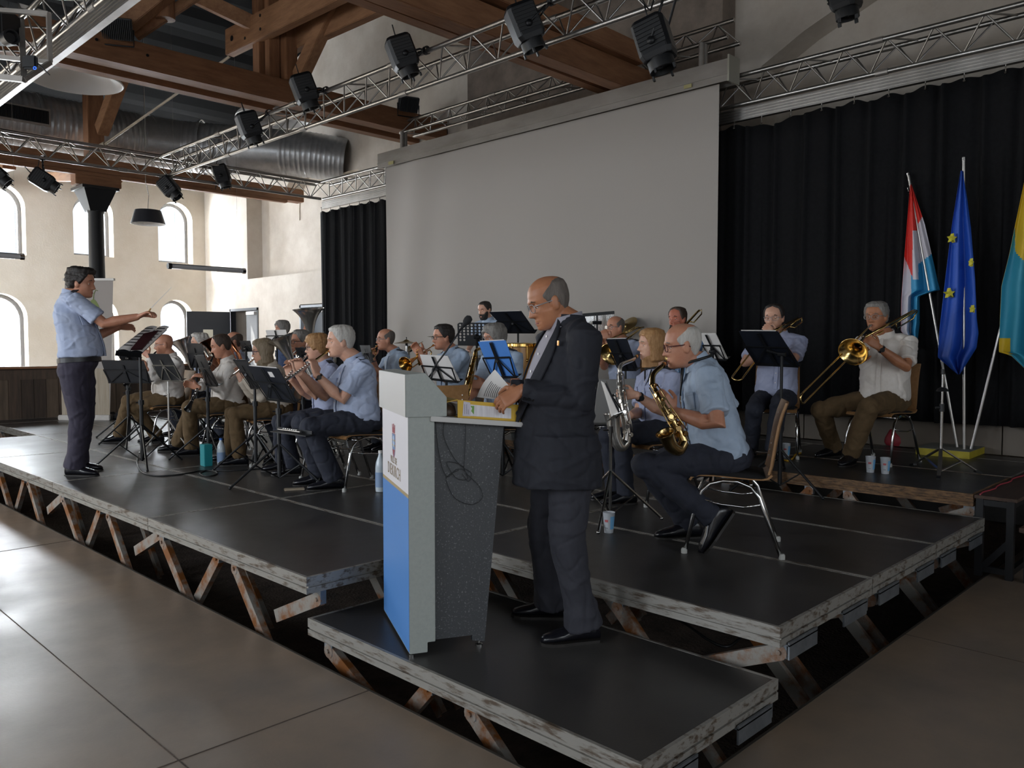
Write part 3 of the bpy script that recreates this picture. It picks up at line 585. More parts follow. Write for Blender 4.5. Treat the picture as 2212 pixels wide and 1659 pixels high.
# ------------------------------------------------------------------ people
skin_a = mat('skin_ruddy', 'C08A6E', 0.5, color2='B0745C', scale=18, lo=.3, hi=.8)
skin_b = mat('skin_fair', 'CDA088', 0.5, color2='BF8A72', scale=18, lo=.3, hi=.8)
skin_c = mat('skin_tanned', 'AE7655', 0.5, color2='9C6548', scale=18, lo=.3, hi=.8)
shirt_blue = mat('light_blue_shirt', 'A9B3CA', 0.75, color2='9DA8C2', scale=9, bump=.25, bscale=14)
shirt_blue2 = mat('sky_blue_shirt', 'A8B8CC', 0.75, color2='9CADC3', scale=9, bump=.25, bscale=14)
shirt_lilac = mat('lilac_blue_shirt', 'A4AAC4', 0.75, color2='989FBA', scale=9, bump=.25, bscale=14)
shirt_white = mat('white_shirt', 'DCD6D0', 0.75, color2='D0C8C0', scale=9, bump=.25, bscale=14)
cardigan = mat('beige_cardigan', 'CFC4B6', 0.85, color2='C2B6A6', scale=9, bump=.25, bscale=14)
trouser_navy = mat('navy_trousers', '262936', 0.85, color2='21242F', scale=20, bump=.2, bscale=16)
trouser_dark = mat('charcoal_trousers', '2F3038', 0.85, color2='2A2A32', scale=30, bump=.2, bscale=16)
trouser_plum = mat('dark_plum_trousers', '363140', 0.85, color2='2F2B39', scale=20, bump=.2, bscale=16)
trouser_brown = mat('olive_brown_trousers', '5E4A30', 0.9, color2='534128', scale=20, bump=.25, bscale=16)
jacket_m = mat('midnight_blazer', '1C1E27', 0.85, color2='191A22', scale=60, bump=.15, bscale=20)
shoe_m = mat('black_leather', '15151A', 0.25)
sole_m = mat('shoe_sole', '1A1613', 0.6)
belt_m = mat('black_belt', '1B1B1E', 0.4)
eye_w = mat('eye_white', 'D8D4CE', 0.2); eye_i = mat('eye_iris', '2B211B', 0.2)
HAIRM = {k: mat('hair_' + k, a, .6, color2=b, scale=40, stretch=(1, 1, .25), bump=.6) for k, a, b in (('dark', '2E2622', '1E1916'), ('grey', '8A8681', '6C6762'), ('white', 'C9C5BF', 'AFA9A2'), ('brown', '4A3B30', '33271F'), ('blond', 'B2885A', '94693F'), ('ash', '9A8A74', '77674F'), ('short', '6F665F', '574F49'))}
ZR = [(-.121, .016, .060, .02), (-.113, .036, .079, .012), (-.097, .050, .087, .03), (-.076, .0585, .087, .052), (-.05, .066, .0855, .074), (-.025, .071, .084, .089), (0, .0745, .0855, .098), (.025, .0765, .0895, .102), (.05, .0762, .088, .103), (.075, .071, .078, .097), (.095, .0585, .061, .082), (.109, .038, .038, .054), (.117, .014, .014, .02)]
def interp(tab, z):
    if z <= tab[0][0]: return tab[0][1:]
    for a, b in zip(tab, tab[1:]):
        if z <= b[0]:
            t = (z - a[0]) / (b[0] - a[0]); return tuple(x + (y - x) * t for x, y in zip(a[1:], b[1:]))
    return tab[-1][1:]
def G_(x, s): return math.exp(-(x / s) ** 2)
def headpt(ang, z, off=0.0, feat=True, jaw=1.0):
    w_, f, b = interp(ZR, z); w_ *= jaw if z < -.03 else 1 + (jaw - 1) * .3; c, s = math.cos(ang), math.sin(ang)
    x = (w_ + off) * (abs(s) ** .92) * (1 if s >= 0 else -1); y = (f + off if c > 0 else b + off) * (abs(c) ** .92) * (1 if c >= 0 else -1)
    if feat and c > 0:
        d = 0
        if z < .015: 
            t = max(0, min(1, (.012 - z) / .050)); fall = 1 if z > -.042 else max(0, 1 - (-.042 - z) / .010)
            d += (.008 + .024 * t) * fall * G_(x, .009 + .009 * t) + .006 * fall * t * (G_(x - .014, .007) + G_(x + .014, .007)) * G_(z + .036, .009)
        d -= .014 * (G_(x - .032, .018) + G_(x + .032, .018)) * G_(z - .001, .014)
        d += .009 * G_(z - .024, .010) * G_(x, .052) - .004 * (G_(abs(x) - .026 - (-.05 - z) * .25, .006)) * G_(z + .06, .022); d += .006 * G_(z + .066, .007) * G_(x, .021) + .007 * G_(z + .083, .007) * G_(x, .02) - .008 * G_(z + .0745, .0035) * G_(x, .024)
        d += .009 * G_(z + .105, .012) * G_(x, .02) - .004 * G_(z + .092, .005) * G_(x, .03); d += .006 * (G_(x - .048, .016) + G_(x + .048, .016)) * G_(z + .026, .016)
        y += d
    return x, y, z
ZS = [-.121 + .238 * (i / 46) for i in range(47)]
def hairz(style, deg):
    T = {'short': ((0, .082), (40, .078), (58, .045), (72, .01), (84, -.015), (97, .012), (112, -.045), (140, -.07), (180, -.075)),
         'receding': ((0, .108), (30, .092), (52, .085), (66, .03), (80, -.01), (97, .012), (112, -.045), (140, -.07), (180, -.075)),
         'bob': ((0, .076), (40, .066), (58, .035), (70, -.04), (80, -.13), (180, -.13)),
         'crop': ((0, .06), (35, .04), (52, .0), (66, -.03), (80, -.02), (100, -.055), (140, -.08), (180, -.09))}[style]
    for a, b in zip(T, T[1:]):
        if deg <= b[0]: return a[1] + (b[1] - a[1]) * (deg - a[0]) / (b[0] - a[0])
    return T[-1][1]
def ik(a, c, l1, l2, pole):
    d = c - a; D = d.length; R = (l1 + l2) * .998
    if D > R: c = a + d * (R / D); d = c - a; D = R
    n = d.normalized(); x = (l1 * l1 - l2 * l2 + D * D) / (2 * D); h = math.sqrt(max(0, l1 * l1 - x * x)); p = V3(pole); p = p - n * p.dot(n)
    p = p.normalized() if p.length > 1e-5 else V3((0, 0, -1)); return a + n * x + p * h, c
def ell(c, L, F, a, f, b, n=22, p=2.3):
    r = []
    for k in range(n):
        t = 2 * PI * k / n; s, q = math.sin(t), math.cos(t); e = 2 / p
        r.append(c + L * (a * abs(s) ** e * (1 if s >= 0 else -1)) + F * ((f if q > 0 else b) * abs(q) ** e * (1 if q >= 0 else -1)))
    return r
def remesh(mb, vox, it=3, fac=.5, wr=0, wscale=6.0, seed=0.0, stretch=None):
    me = mb.mesh('tmp'); bm = bmesh.new(); bm.from_mesh(me); bmesh.ops.recalc_face_normals(bm, faces=bm.faces); bm.to_mesh(me); bm.free()
    o = bpy.data.objects.new('tmp', me); COL.objects.link(o); r = o.modifiers.new('r', 'REMESH'); r.mode = 'VOXEL'; r.voxel_size = vox; r.use_smooth_shade = True
    if it: s = o.modifiers.new('s', 'SMOOTH'); s.iterations = it; s.factor = fac
    dg = bpy.context.evaluated_depsgraph_get(); out = bpy.data.meshes.new_from_object(o.evaluated_get(dg)); bpy.data.objects.remove(o); bpy.data.meshes.remove(me)
    if wr:
        n = len(out.vertices); co = np.zeros(n * 3); out.vertices.foreach_get('co', co); co = co.reshape(-1, 3); nm = np.zeros(n * 3); out.vertices.foreach_get('normal', nm); nm = nm.reshape(-1, 3)
        d = np.zeros(n); sx = stretch or (1, 1, 1)
        for i in range(n):
            p = V3((co[i][0] * sx[0], co[i][1] * sx[1], co[i][2] * sx[2])) * wscale + V3((seed, seed * .7, 0)); a = noise.noise(p); b = noise.noise(p * 2.1 + V3((9, 2, 4)))
            d[i] = max(0, 1 - abs(a) * 5.5) ** 1.5 * wr - max(0, 1 - abs(b) * 5) ** 1.5 * wr * .8 + a * wr * .8
        co += nm * d[:, None]; out.vertices.foreach_set('co', co.ravel())
    out.polygons.foreach_set('use_smooth', [True] * len(out.polygons)); out.update(); return out
def put(me, name, m, parent, label=None):
    me.name = name; me.materials.clear(); me.materials.append(m); o = bpy.data.objects.new(name, me); COL.objects.link(o); o.parent = parent; KID.setdefault(parent.name, []).append(o)
    WORLD[o.name] = WORLD[parent.name].copy(); me.transform(WORLD[parent.name].inverted())
    if label: o['label'] = label
    return o
def hand(mb, w_, d, n, side, curl=.6, s=1.0, spread=1.0, fs=None):
    d = V3(d).normalized(); n = V3(n); n = (n - d * n.dot(d)).normalized(); l = d.cross(n) * side      # l points to the thumb side
    ring = lambda c, a, t: ell(c, l, n, a, t, t, 12, 2.6)
    mb.loft([ring(w_ - d * .02 * s, .026 * s, .02 * s), ring(w_ + d * .015 * s, .031 * s, .018 * s), ring(w_ + d * .05 * s, .040 * s, .015 * s), ring(w_ + d * .088 * s, .041 * s, .013 * s), ring(w_ + d * .100 * s, .036 * s, .009 * s)])
    for i, (off, L, r) in enumerate(((.030, .072, .0085), (.0105, .081, .0088), (-.0105, .076, .0085), (-.030, .06, .0075))):
        p = w_ + d * .092 * s + l * off * s; an = .25 * curl + (i * .05); dd = (d + l * off * 2.0 * spread).normalized(); pts = [p - dd * .02 * s, p]; q = p; cc = fs[i] if fs else curl
        for f, bend in ((.45, .35), (.32, .75), (.23, .55)):
            an += bend * cc; q = q + (dd * math.cos(an) + n * math.sin(an)) * L * f * s; pts.append(q)
        mb.tube(pts, [r * s * k for k in (1.0, 1.05, 1.0, .95, .72)], 8)
    p = w_ + d * .03 * s + l * .03 * s; q = p + (d * .55 + l * .75 + n * .35).normalized() * .042 * s; q2 = q + (d * .85 + l * .25 + n * (.25 + .4 * curl)).normalized() * .032 * s; q3 = q2 + (d * .9 + n * (.2 + .5 * curl)).normalized() * .025 * s
    mb.tube([p - l * .012 * s, p, q, q2, q3], [.013 * s, .0145 * s, .0115 * s, .0105 * s, .0075 * s], 8)
PEOPLE = {}
def person(key, label, pel, neck, head, fphi, hphi=None, hpit=0, hroll=0, base=None, wl=None, wr=None, pl=(0, 0, -1), pr=(0, 0, -1), al=None, ar=None, kl=None, kr=None,
           hl=None, hr=None, nl=None, nr=None, cl=.7, cr=.7, shirt=None, trousers=None, skin=None, sleeve='short', belly=0.03, s=1.0, hair='short', hairc='grey', glasses=None, vox=.0075, stand=False,
           jacket=False, shoe=True, toel=None, toer=None, female=False, beard=None, watch=None, strap=False, socks=True, epaulette=False, legs=True, sw=.185, jaw=1.03, fl=None, fr=None, wide=1.0, group=None, lock=False, heel=0, mustache=None, hem=.068):
    shirt = shirt or shirt_blue; trousers = trousers or trouser_navy; skin = skin or skin_a
    D = lambda ph: FWH * (-math.cos(math.radians(ph))) + RT * (-math.sin(math.radians(ph)))
    F0 = D(fphi); P, N, H = V3(pel), V3(neck), V3(head); U = (N - P).normalized(); L0 = U.cross(F0).normalized() * 1.0; Fb = L0.cross(U).normalized()
    # L0 = the person's left
    feet = [p for p in (al, ar) if p]; bz = base if base is not None else min(p.z for p in feet) - .09
    t = thing('person', label, 'person', (P.x, P.y, bz), group)
    HF = D(hphi if hphi is not None else fphi); a = math.radians(hpit); HU = V3((0, 0, 1)); HL = HU.cross(HF).normalized(); HF, HU = HF * math.cos(a) - HU * math.sin(a), HU * math.cos(a) + HF * math.sin(a)
    if hroll: a = math.radians(hroll); HL, HU = HL * math.cos(a) + HU * math.sin(a), HU * math.cos(a) - HL * math.sin(a)
    hs = 1.0 * s
    hp = lambda x, y, z: H + HL * (x * hs) + HF * (y * hs) + HU * (z * hs)
    B = MB()
    na = 40
    B.loft([[hp(*headpt(2 * PI * k / na, z, jaw=jaw)) for k in range(na)] for z in ZS])
    for sd in (1, -1): 
        ec = hp(.0785 * sd, -.008, -.012); B.ball(ec, .033 * hs, 12, (.30, .62, 1.0), (HL * 1.0, HF, HU)); B.ball(hp(.083 * sd, -.014, .004), .018 * hs, 10, (.35, .7, 1), (HL, HF, HU))
    nb = N - U * .01
    nk = H - HU * .075 * hs - HF * .022 * hs
    B.tube([nb - U * .05, nb + U * .02, nb.lerp(nk, .5), nk, nk + HU * .05], [.07 * s, .064 * s, .058 * s * wide, .056 * s * wide, .05 * s], 16)
    S = (N - P).length
    sl = N - U * .075 * s + L0 * sw * s; sr = N - U * .075 * s - L0 * sw * s
    if fl: sl = sl + V3(fl)
    if fr: sr = sr + V3(fr)
    UA, FA = .295 * s, .265 * s
    el = er = None
    arms = []
    for sd, sh, wv, pole in ((1, sl, wl, pl), (-1, sr, wr, pr)):
        if wv is None: wv = sh - U * .42 + F0 * .22
        e, w_ = ik(sh, V3(wv), UA, FA, pole); arms.append((sd, sh, e, w_))
    tr = [(-.02, .150, .10, .11), (.2, .145, .095 + belly * .6, .10), (.4, .145, .10 + belly * .5, .095), (.6, .15, .105, .10), (.8, .155, .09, .10), (.92, .12, .07, .08), (1.0, .062, .055, .062)]
    B.loft([ell(P.lerp(N, q), L0, Fb, a_ * s, f_ * s, b_ * s) for q, a_, f_, b_ in tr])
    for sd, sh, e, w_ in arms:
        B.tube([sh - L0 * sd * .06, sh, sh.lerp(e, .5), e, e.lerp(w_, .3), e.lerp(w_, .75), w_], [x * s for x in (.05, .056, .049, .043, .0455, .034, .028)], 12)
        hd, hn, cu = (hl, nl, cl) if sd > 0 else (hr, nr, cr)
        hd = V3(hd) if hd else (w_ - e).normalized(); hn = V3(hn) if hn else (-U * .7 - L0 * sd * .7)
        hand(B, w_, hd, hn, -sd, cu, s * 1.0)
    LT, LS = .445 * s, .43 * s
    lg = []
    if legs:
        hd = .092 * s
        for sd, an, kp in ((1, al, kl), (-1, ar, kr)):
            hip = P + L0 * sd * hd - U * .02
            if an is None: an = V3((P.x, P.y, bz + .09)) + F0 * .5 + L0 * sd * .1
            if stand: LT = LS = (V3(an) - hip).length * .503
            k, an2 = ik(hip, V3(an), LT, LS, kp or (F0 + V3((0, 0, .5)) if not stand else F0)); lg.append((sd, hip, k, an2))
            B.tube([hip, hip.lerp(k, .5), k, k.lerp(an2, .35), an2 + V3((0, 0, .02)), an2 - V3((0, 0, .03))], [x * s for x in (.07, .06, .042, .044, .034, .034)], 12)
            tv = (toel if sd > 0 else toer); td = V3(tv) if tv else F0 + L0 * sd * .12; td = V3((td.x, td.y, td.z)).normalized()
            uv = V3((0, 0, 1)); uv = (uv - td * uv.dot(td)).normalized(); B.tube([an2 - td * .03 - uv * .035, an2 + td * .06 - uv * .045, an2 + td * .13 - uv * .06], [.032, .034, .022], 10)
    me = remesh(B, vox, 1, .4); put(me, 'body', skin, t)
    # shirt or blazer
    def trunk(rows, off=0.0): return [ell(P.lerp(N, q) + Fb * (fo if len(r_) else 0), L0, Fb, (a_ + off) * s, (f_ + off) * s, (b_ + off) * s) for q, a_, f_, b_, fo, *r_ in [(*r, 0, 1) for r in rows]]
    bl = belly; w2 = wide
    rows = [(-.06, .165 * w2, .10 + bl * .7, .125), (.02, .182 * w2, .118 + bl * 1.0, .128), (.12, .182 * w2, .122 + bl * 1.15, .122), (.27, .176 * w2, .122 + bl * 1.15, .115), (.42, .174 * w2, .122 + bl * .9, .112), (.58, .180 * w2, .128 + bl * .45, .12), (.72, .186 * w2, .126 + bl * .1 + (.02 if female else 0), .126), (.84, .180, .105, .118), (.92, .140, .078, .095), (.975, .090, .062, .078), (1.02, .066, .058, .066)]
    if stand and not jacket: rows = [(.15, *rows[2][1:])] + rows[3:]
    T = MB(); T.loft(trunk(rows))
    for sd, sh, e, w_ in arms:
        T.tube([N - U * .05 + L0 * sd * .05, N - U * .055 + L0 * sd * .12, sh - U * .005], [x * s for x in (.05, .058, .062)], 14)
        if sleeve == 'short': T.tube([sh - L0 * sd * .05, sh, sh.lerp(e, .4), sh.lerp(e, .78)], [x * s for x in (.062, .072, .071, .072)], 14)
        else:
            k = 1.12 if jacket else 1
            T.tube([sh - L0 * sd * .05, sh, sh.lerp(e, .5), e, e.lerp(w_, .3), e.lerp(w_, .7), e.lerp(w_, .97)], [x * s * k for x in (.062, .073, .068, .062, .06, .052, .046)], 14); T.ball(e, .061 * s * k, 12)
    if jacket:
        sk = [ell(P - V3((0, 0, dz)) + F0 * fo, L0, F0, a_, f_, b_, 26, 2.4) for dz, a_, f_, b_, fo in ((-.07, .205 * wide, .13 + bl, .135, 0), (.03, .212 * wide, .14 + bl, .152, 0), (.11, .214 * wide, .14 + bl, .155, 0), (.172, .214 * wide, .14 + bl, .155, 0))]
        T.loft(sk)
    vx = .0085 if vox < .0065 else .011
    me = remesh(T, vx, 4, .5, wr=.0075, wscale=5.0, seed=len(PEOPLE) * 3.1, stretch=(.8, .8, 1.25)); so_ = put(me, 'blazer' if jacket else ('cardigan' if shirt is cardigan else 'shirt'), shirt, t)
    # collar
    c = MB(); r0 = ell(N + U * .002, L0, Fb, .066 * s, .062 * s, .066 * s, 22); r1 = ell(N + U * (.030 if jacket else .036) + Fb * .014, L0, Fb, .064 * s * wide, .062 * s * wide, .060 * s * wide, 22); r2 = ell(N - U * .012 + Fb * .010, L0, Fb, .080 * s, .078 * s, .074 * s, 22)
    tl = lambda r, k: [p - U * (k * max(-.6, (p - N).dot(Fb) / .065)) for p in r]; r0, r1, r2 = tl(r0, .012), tl(r1, .022), tl(r2, .020)
    c.loft([r0, r1, [p + U * .002 for p in r2], [p - U * .008 for p in r2]], False); cm = shirt if not jacket else mat('grey_shirt', '918E98', .7)
    c.build('collar', cm, so_ if not jacket else t, smooth=50)
    if True:
        tb = {q: (a_, f_, b_) for q, a_, f_, b_ in rows}; ks = sorted(tb)
        def surf(q, ang, off):
            for k0, k1 in zip(ks, ks[1:]):
                if q <= k1: break
            tt = (q - k0) / (k1 - k0); a_, f_, b_ = [tb[k0][i] + (tb[k1][i] - tb[k0][i]) * tt for i in range(3)]; e = 2 / 2.3
            return P.lerp(N, q) + L0 * ((a_ + off) * s * abs(math.sin(ang)) ** e * (1 if ang > 0 else -1)) + Fb * ((f_ + off) * s * abs(math.cos(ang)) ** e)
    if jacket:
        jc = MB(); jr = [ell(N + U * z + Fb * .004, L0, Fb, a_ * s, b_ * s, a_ * s, 24) for z, a_, b_ in ((-.035, .098, .08), (.012, .078, .066), (.022, .076, .064), (.010, .068, .058), (-.03, .08, .07))]; jc.loft(jr, False); jc.build('jacket_collar', shirt, so_, smooth=50)
        qs = [.18 + .82 * i / 14 for i in range(15)]; wv = lambda q: .02 + .42 * ((q - .18) / .82) ** 1.1
        m_ = MB(); m_.sheet([[surf(q, wv(q) * j / 5, .010) for j in range(-5, 6)] for q in qs], .004, Fb); m_.build('shirt', cm, t, smooth=50)
        m_ = MB()
        for i in range(5): m_.lathe(surf(.3 + i * .14, .03, .012), Fb, [(0, 0), (.006, 0), (.006, .003), (0, .003)], 8)
        m_.build('shirt_buttons', mat('pearl_button', 'D8D4D0', .3), t)
        for sg in (1, -1):
            m_ = MB(); m_.sheet([[surf(q, sg * (wv(q) + (.30 * math.sin(PI * min(1, max(0, (q - .18) / .80))) ** .7 + .03) * j / 3), .016 + .006 * (1 - j / 3)) for j in range(4)] for q in qs], .006, Fb); lp = m_.build('lapel', shirt, so_, smooth=50)
        m_ = MB(); pc = surf(.80, .72, .022); m_.obox(pc, L0, U, Fb, .014, .022, .004); m_.build('lapel_pin', mat('gold_pin', 'B5803A', .3, .8), so_)
        for i in range(4):
            sd, sh, e, w_ = arms[0]; dd = (w_ - e).normalized(); out = ((CAM - w_).normalized() - UPW * .8).normalized(); out = (out - dd * out.dot(dd)).normalized(); m_ = MB(); pb = e.lerp(w_, .93) - dd * (.022 * i) + out * .054 * s; m_.lathe(pb, out, [(0, -.003), (.0075, -.003), (.0075, .004), (0, .004)], 10); m_.build('cuff_button', black_pl, so_)
    if not jacket:
        q0 = max(.10, rows[0][0]); qs = [q0 + (.93 - q0) * i / 10 for i in range(11)]; m_ = MB(); m_.sheet([[surf(q, .055 * j, .0125) for j in (-1, 0, 1)] for q in qs], .005, Fb); pk = m_.build('button_placket', shirt, so_, smooth=50)
        m_ = MB(); [m_.lathe(surf(.2 + i * .15, .0, .0145), Fb, [(0, 0), (.0055, 0), (.0055, .003), (0, .003)], 8) for i in range(5)]; m_.build('buttons', mat('pearl_button', 'D8D4D0', .3), pk)
        if shirt is not cardigan:
            for sg in (1, -1): m_ = MB(); m_.sheet([[surf(q, sg * (.42 + .44 * j / 4), .011 + .002 * (q > .70)) for j in range(5)] for q in (.56, .60, .65, .70, .705, .73)], .005, Fb); m_.build('pocket', shirt, so_, smooth=40)
    if trousers and lg:
        Q = MB(); Q.loft([ell(P + U * .09 * S / .5, L0, Fb, .158 * s * w2, .105 * s + bl * .75, .118 * s), ell(P + U * .03, L0, Fb, .172 * s * w2, .108 * s + bl * .6, .132 * s), ell(P - U * .05, L0, Fb, .176 * s * w2, .10 * s, .135 * s), ell(P - U * .10, L0, Fb, .15 * s, .08 * s, .11 * s)])
        for sd, hip, k, an in lg:
            q = an - (an - k).normalized() * .0; sag = V3((0, 0, -.008)) if not stand else V3((0, 0, 0))
            Q.tube([hip, hip.lerp(k, .35), hip.lerp(k, .75), k + sag, k.lerp(an, .3), k.lerp(an, .7), an + (an - k).normalized() * .015], [x * s * (1 + (wide - 1) * .8) for x in (.098, .094, .080, .074, .069, .067, hem)], 16); Q.ball(k + sag, .075 * s * (1 + (wide - 1) * .8), 14)
        me = remesh(Q, .0095 if vox < .0065 else .012, 3, .5, wr=.007, wscale=5.0, seed=len(PEOPLE) * 1.7, stretch=(1, 1, .8)); tq = put(me, 'trousers', trousers, t)
        if stand and not jacket:
            b = MB(); bands = [ell(P + U * z, L0, Fb, (.165 * w2 + .012) * s, .118 * s + bl * .85, .130 * s, 26) for z in (.055, .095)]; b.loft(bands, False); ob = b.build('belt', belt_m, t, smooth=True)
    if socks and lg:
        for sd, hip, k, an in lg: A = MB(); A.tube([an - V3((0, 0, .02)), an + (k - an).normalized() * .05, an + (k - an).normalized() * .16], [.040, .0405, .047], 12); A.build('sock', mat('dark_sock', '1A1B22', .9), t, smooth=True)
    if strap:
        A = MB(); rg = ell(N + U * .012 + Fb * .01, L0, Fb, .082 * s, .085 * s, .078 * s, 24); A.tube(rg + rg[:2], .008, 6, False); fp = N - U * .16 + Fb * (.125 + belly * .5) * s; A.tube([N + Fb * .092 * s - L0 * .04, fp, N + Fb * .092 * s + L0 * .04], .006, 6); A.build('neck_strap', black_pl, t, smooth=True)
    if shoe and lg:
        for sd, hip, k, an in lg:
            tv = (toel if sd > 0 else toer); td = V3(tv) if tv else F0 + L0 * sd * .12; td.normalize(); upv = V3((0, 0, 1)); upv = (upv - td * upv.dot(td)).normalized(); sv = td.cross(upv)
            g = an - upv * .09 * s; A = MB(); ff = lambda x, a_, h_: [g + td * x * s + sv * (a_ * math.cos(q)) * s + upv * (h_ * (.5 + .5 * math.sin(q)) + .012) * s for q in [2 * PI * j / 14 for j in range(14)]]
            A.loft([ff(-.085, .018, .05), ff(-.075, .032, .085), ff(-.04, .038, .105), ff(0, .040, .105), ff(.05, .044, .082), ff(.10, .049, .058), ff(.15, .046, .045), ff(.185, .032, .034), ff(.20, .012, .02)])
            ho = A.build('shoe', shoe_m, t, smooth=True)
            A = MB(); gg = lambda x, a_: [g + td * x * s + sv * a_ * i * s + upv * z for i, z in ((-1, 0), (1, 0), (1, .014), (-1, .014))]
            A.loft([gg(-.086, .022), gg(-.075, .036), gg(-.03, .040), gg(.05, .044), gg(.10, .051), gg(.15, .048), gg(.187, .034), gg(.202, .013)]); A.box((0, 0, 0), (0, 0, 0)) if False else None; A.build('sole', sole_m, ho)
            A = MB()
            for q in range(4): x = .035 + q * .022; A.tube([g + td * x * s + sv * y * s + upv * (.098 - q * .011 - abs(y) * .45) * s for y in (-.03, -.01, .01, .03)], .0035, 5)
            A.build('laces', black_pl, ho)
    # hair
    if hair and hair != 'none':
        A = MB(); th = {'short': .016, 'receding': .012, 'bald': .005, 'bob': .019, 'crop': .022, 'buzz': .006, 'wild': .028}[hair]; st = {'bald': 'receding', 'buzz': 'short', 'wild': 'short'}.get(hair, hair)
        zz = ZS if hair != 'bob' else [-.175 + .292 * i / 50 for i in range(51)]; rings = []
        for z in zz:
            r = []
            for k in range(72):
                an = 2 * PI * k / 72; dg = math.degrees(an); dg = dg if dg <= 180 else 360 - dg; zl = hairz(st, dg); msk = max(0, min(1, (z - zl) / .018 + .5))
                if hair == 'bald': zt = -.05 if dg < 60 else (.035 + (dg - 60) * .0012 if dg < 108 else .092); msk *= max(0, min(1, (zt - z) / .02 + .5))
                nz = noise.noise(V3((math.sin(an) * 5, math.cos(an) * 5, z * (60 if hair in ('wild', 'crop', 'short') else 25)))) ; tt = th * (1 + (.5 if hair == 'wild' else .22) * nz)
                if hair == 'bob': tt *= 1 + max(0, -z * 2.2)
                zc = max(z, -.05) if hair == 'bob' else z
                x, y, _ = headpt(an, zc, tt * msk - .008 * (1 - msk), feat=False); r.append(hp(x, y, z + (tt * .6 * msk if z > .09 else 0)))
            rings.append(r)
        A.loft(rings); A.build('hair', HAIRM[hairc], t, smooth=True)
    if beard or mustache:
        A = MB(); rings = []
        for z in ZS[:22]:
            r = []
            for k in range(60):
                an = 2 * PI * k / 60; dg = math.degrees(an); dg = dg if dg <= 180 else 360 - dg; zl = -.045 - .0 * dg if dg < 40 else -.045 + (dg - 40) * .0014
                msk = max(0, min(1, (zl - z) / .015 + .5)) * (1 if dg < 82 else 0)
                if dg < 17 and -.084 < z < -.064: msk = 0
                if mustache and not beard: msk = 1 if dg < 26 and -.066 < z < -.048 else 0
                x, y, _ = headpt(an, z, 0, jaw=jaw); l = math.hypot(x, y) + 1e-6; o_ = .010 * msk - .007 * (1 - msk); r.append(hp(x * (1 + o_ / l), y * (1 + o_ / l), z - .006 * msk))
            rings.append(r)
        A.loft(rings); A.build('beard' if beard else 'moustache', HAIRM[beard or mustache], t, smooth=True)
    for sd in (1, -1):
        A = MB(); c = hp(.032 * sd, .0635, .0); A.ball(c, .0125 * hs, 12, (1, 1, 1), (HL, HF, HU)); A.cur = 1; A.ball(c + HF * .0083 * hs - HU * .0035 * hs, .0058 * hs, 10, (1, .75, 1), (HL, HF, HU)); A.build('eye', [eye_w, eye_i], t, smooth=True)
        A = MB(); A.ball(c + HU * .0042 * hs + HF * .0006, .0135 * hs, 14, (1.15, 1, .92), (HL, HF, HU)); A.build('eyelid', skin, t, smooth=True)
        A = MB(); A.tube([hp(.014 * sd, .088, .021), hp(.032 * sd, .086, .027), hp(.05 * sd, .072, .022)], [.003, .0045, .0025], 6); A.build('eyebrow', HAIRM['brown' if hairc in ('dark', 'brown', 'short') else ('ash' if hairc in ('blond', 'ash') else 'grey')], t, smooth=True)
    A = MB(); A.tube([hp(x, headpt(math.asin(max(-1, min(1, x / .058))), -.075)[1] + .0065, -.075 - abs(x) * .06) for x in (-.022, -.012, 0, .012, .022)], [.002, .0045, .005, .0045, .002], 6); A.build('lips', mat('lips', '9A5F55', .5), t, smooth=True)
    if glasses:
        gm = mat('spectacle_' + glasses, {'dark': '1A1A1D', 'silver': '9C9DA0', 'red': '4A1A1C', 'blue': '2B3557'}[glasses], .3, .6 if glasses == 'silver' else 0)
        go = None
        A = MB(); rr = .0023 if glasses != 'silver' else .0018
        for sd in (1, -1):
            ring = []
            for k in range(20): q = 2 * PI * k / 20; xx = .027 * (abs(math.cos(q)) ** .7) * (1 if math.cos(q) > 0 else -1); z_ = .019 * (abs(math.sin(q)) ** .7) * (1 if math.sin(q) > 0 else -1); ring.append(hp(.034 * sd + xx, .099 - abs(.034 * sd + xx) * .16, -.004 + z_))
            A.tube(ring + ring[:2], rr, 6, False); A.tube([hp(.060 * sd, .091, .004), hp(.078 * sd, .05, .004), hp(.084 * sd, -.01, .003), hp(.084 * sd, -.028, -.012)], rr * 1.35, 6)
        A.tube([hp(-.008, .098, 0), hp(0, .101, .004), hp(.008, .098, 0)], rr, 6); go = A.build('eyeglasses', gm, t, smooth=True)
        for sd in (1, -1): 
            A = MB(); c0 = hp(.034 * sd, .0945, -.004); A.lathe(c0, HF - HL * sd * .16, [(0, 0), (.021, 0), (.021, .0008), (0, .0008)], 16); A.build('lens', glass_m, go)
    if epaulette:
        for sd, sh, e, w_ in arms: 
            A = MB(); p0 = sh + U * .066 - L0 * sd * .005; A.obox(p0 - L0 * sd * .045 + U * .008, Fb, (L0 * sd + U * .0).cross(Fb), L0 * sd - U * .30, .05, .008, .10); A.build('epaulette', mat('dark_epaulette', '171A26', .7), so_, bevel=.002)
    if watch:
        sd, sh, e, w_ = arms[0 if watch[0] == 'l' else 1]; d = (e - w_).normalized(); A = MB(); A.lathe(w_ + d * .02, d, [(.0325, 0), (.0355, .002), (.0355, .018), (.0325, .02)], 18); wo = A.build('watch', mat('watch_' + watch[1], {'black': '17171A', 'red': '9A2E2A'}[watch[1]], .4), t, smooth=40)
        A = MB(); nn_ = (CAM - w_).normalized(); nn_ = (nn_ - d * nn_.dot(d)).normalized(); A.lathe(w_ + d * .03 + nn_ * .033, nn_, [(0, 0), (.019, 0), (.019, .009), (0, .009)], 16); A.build('watch_case', mat('watch_dark', '0F0F11', .2), wo)
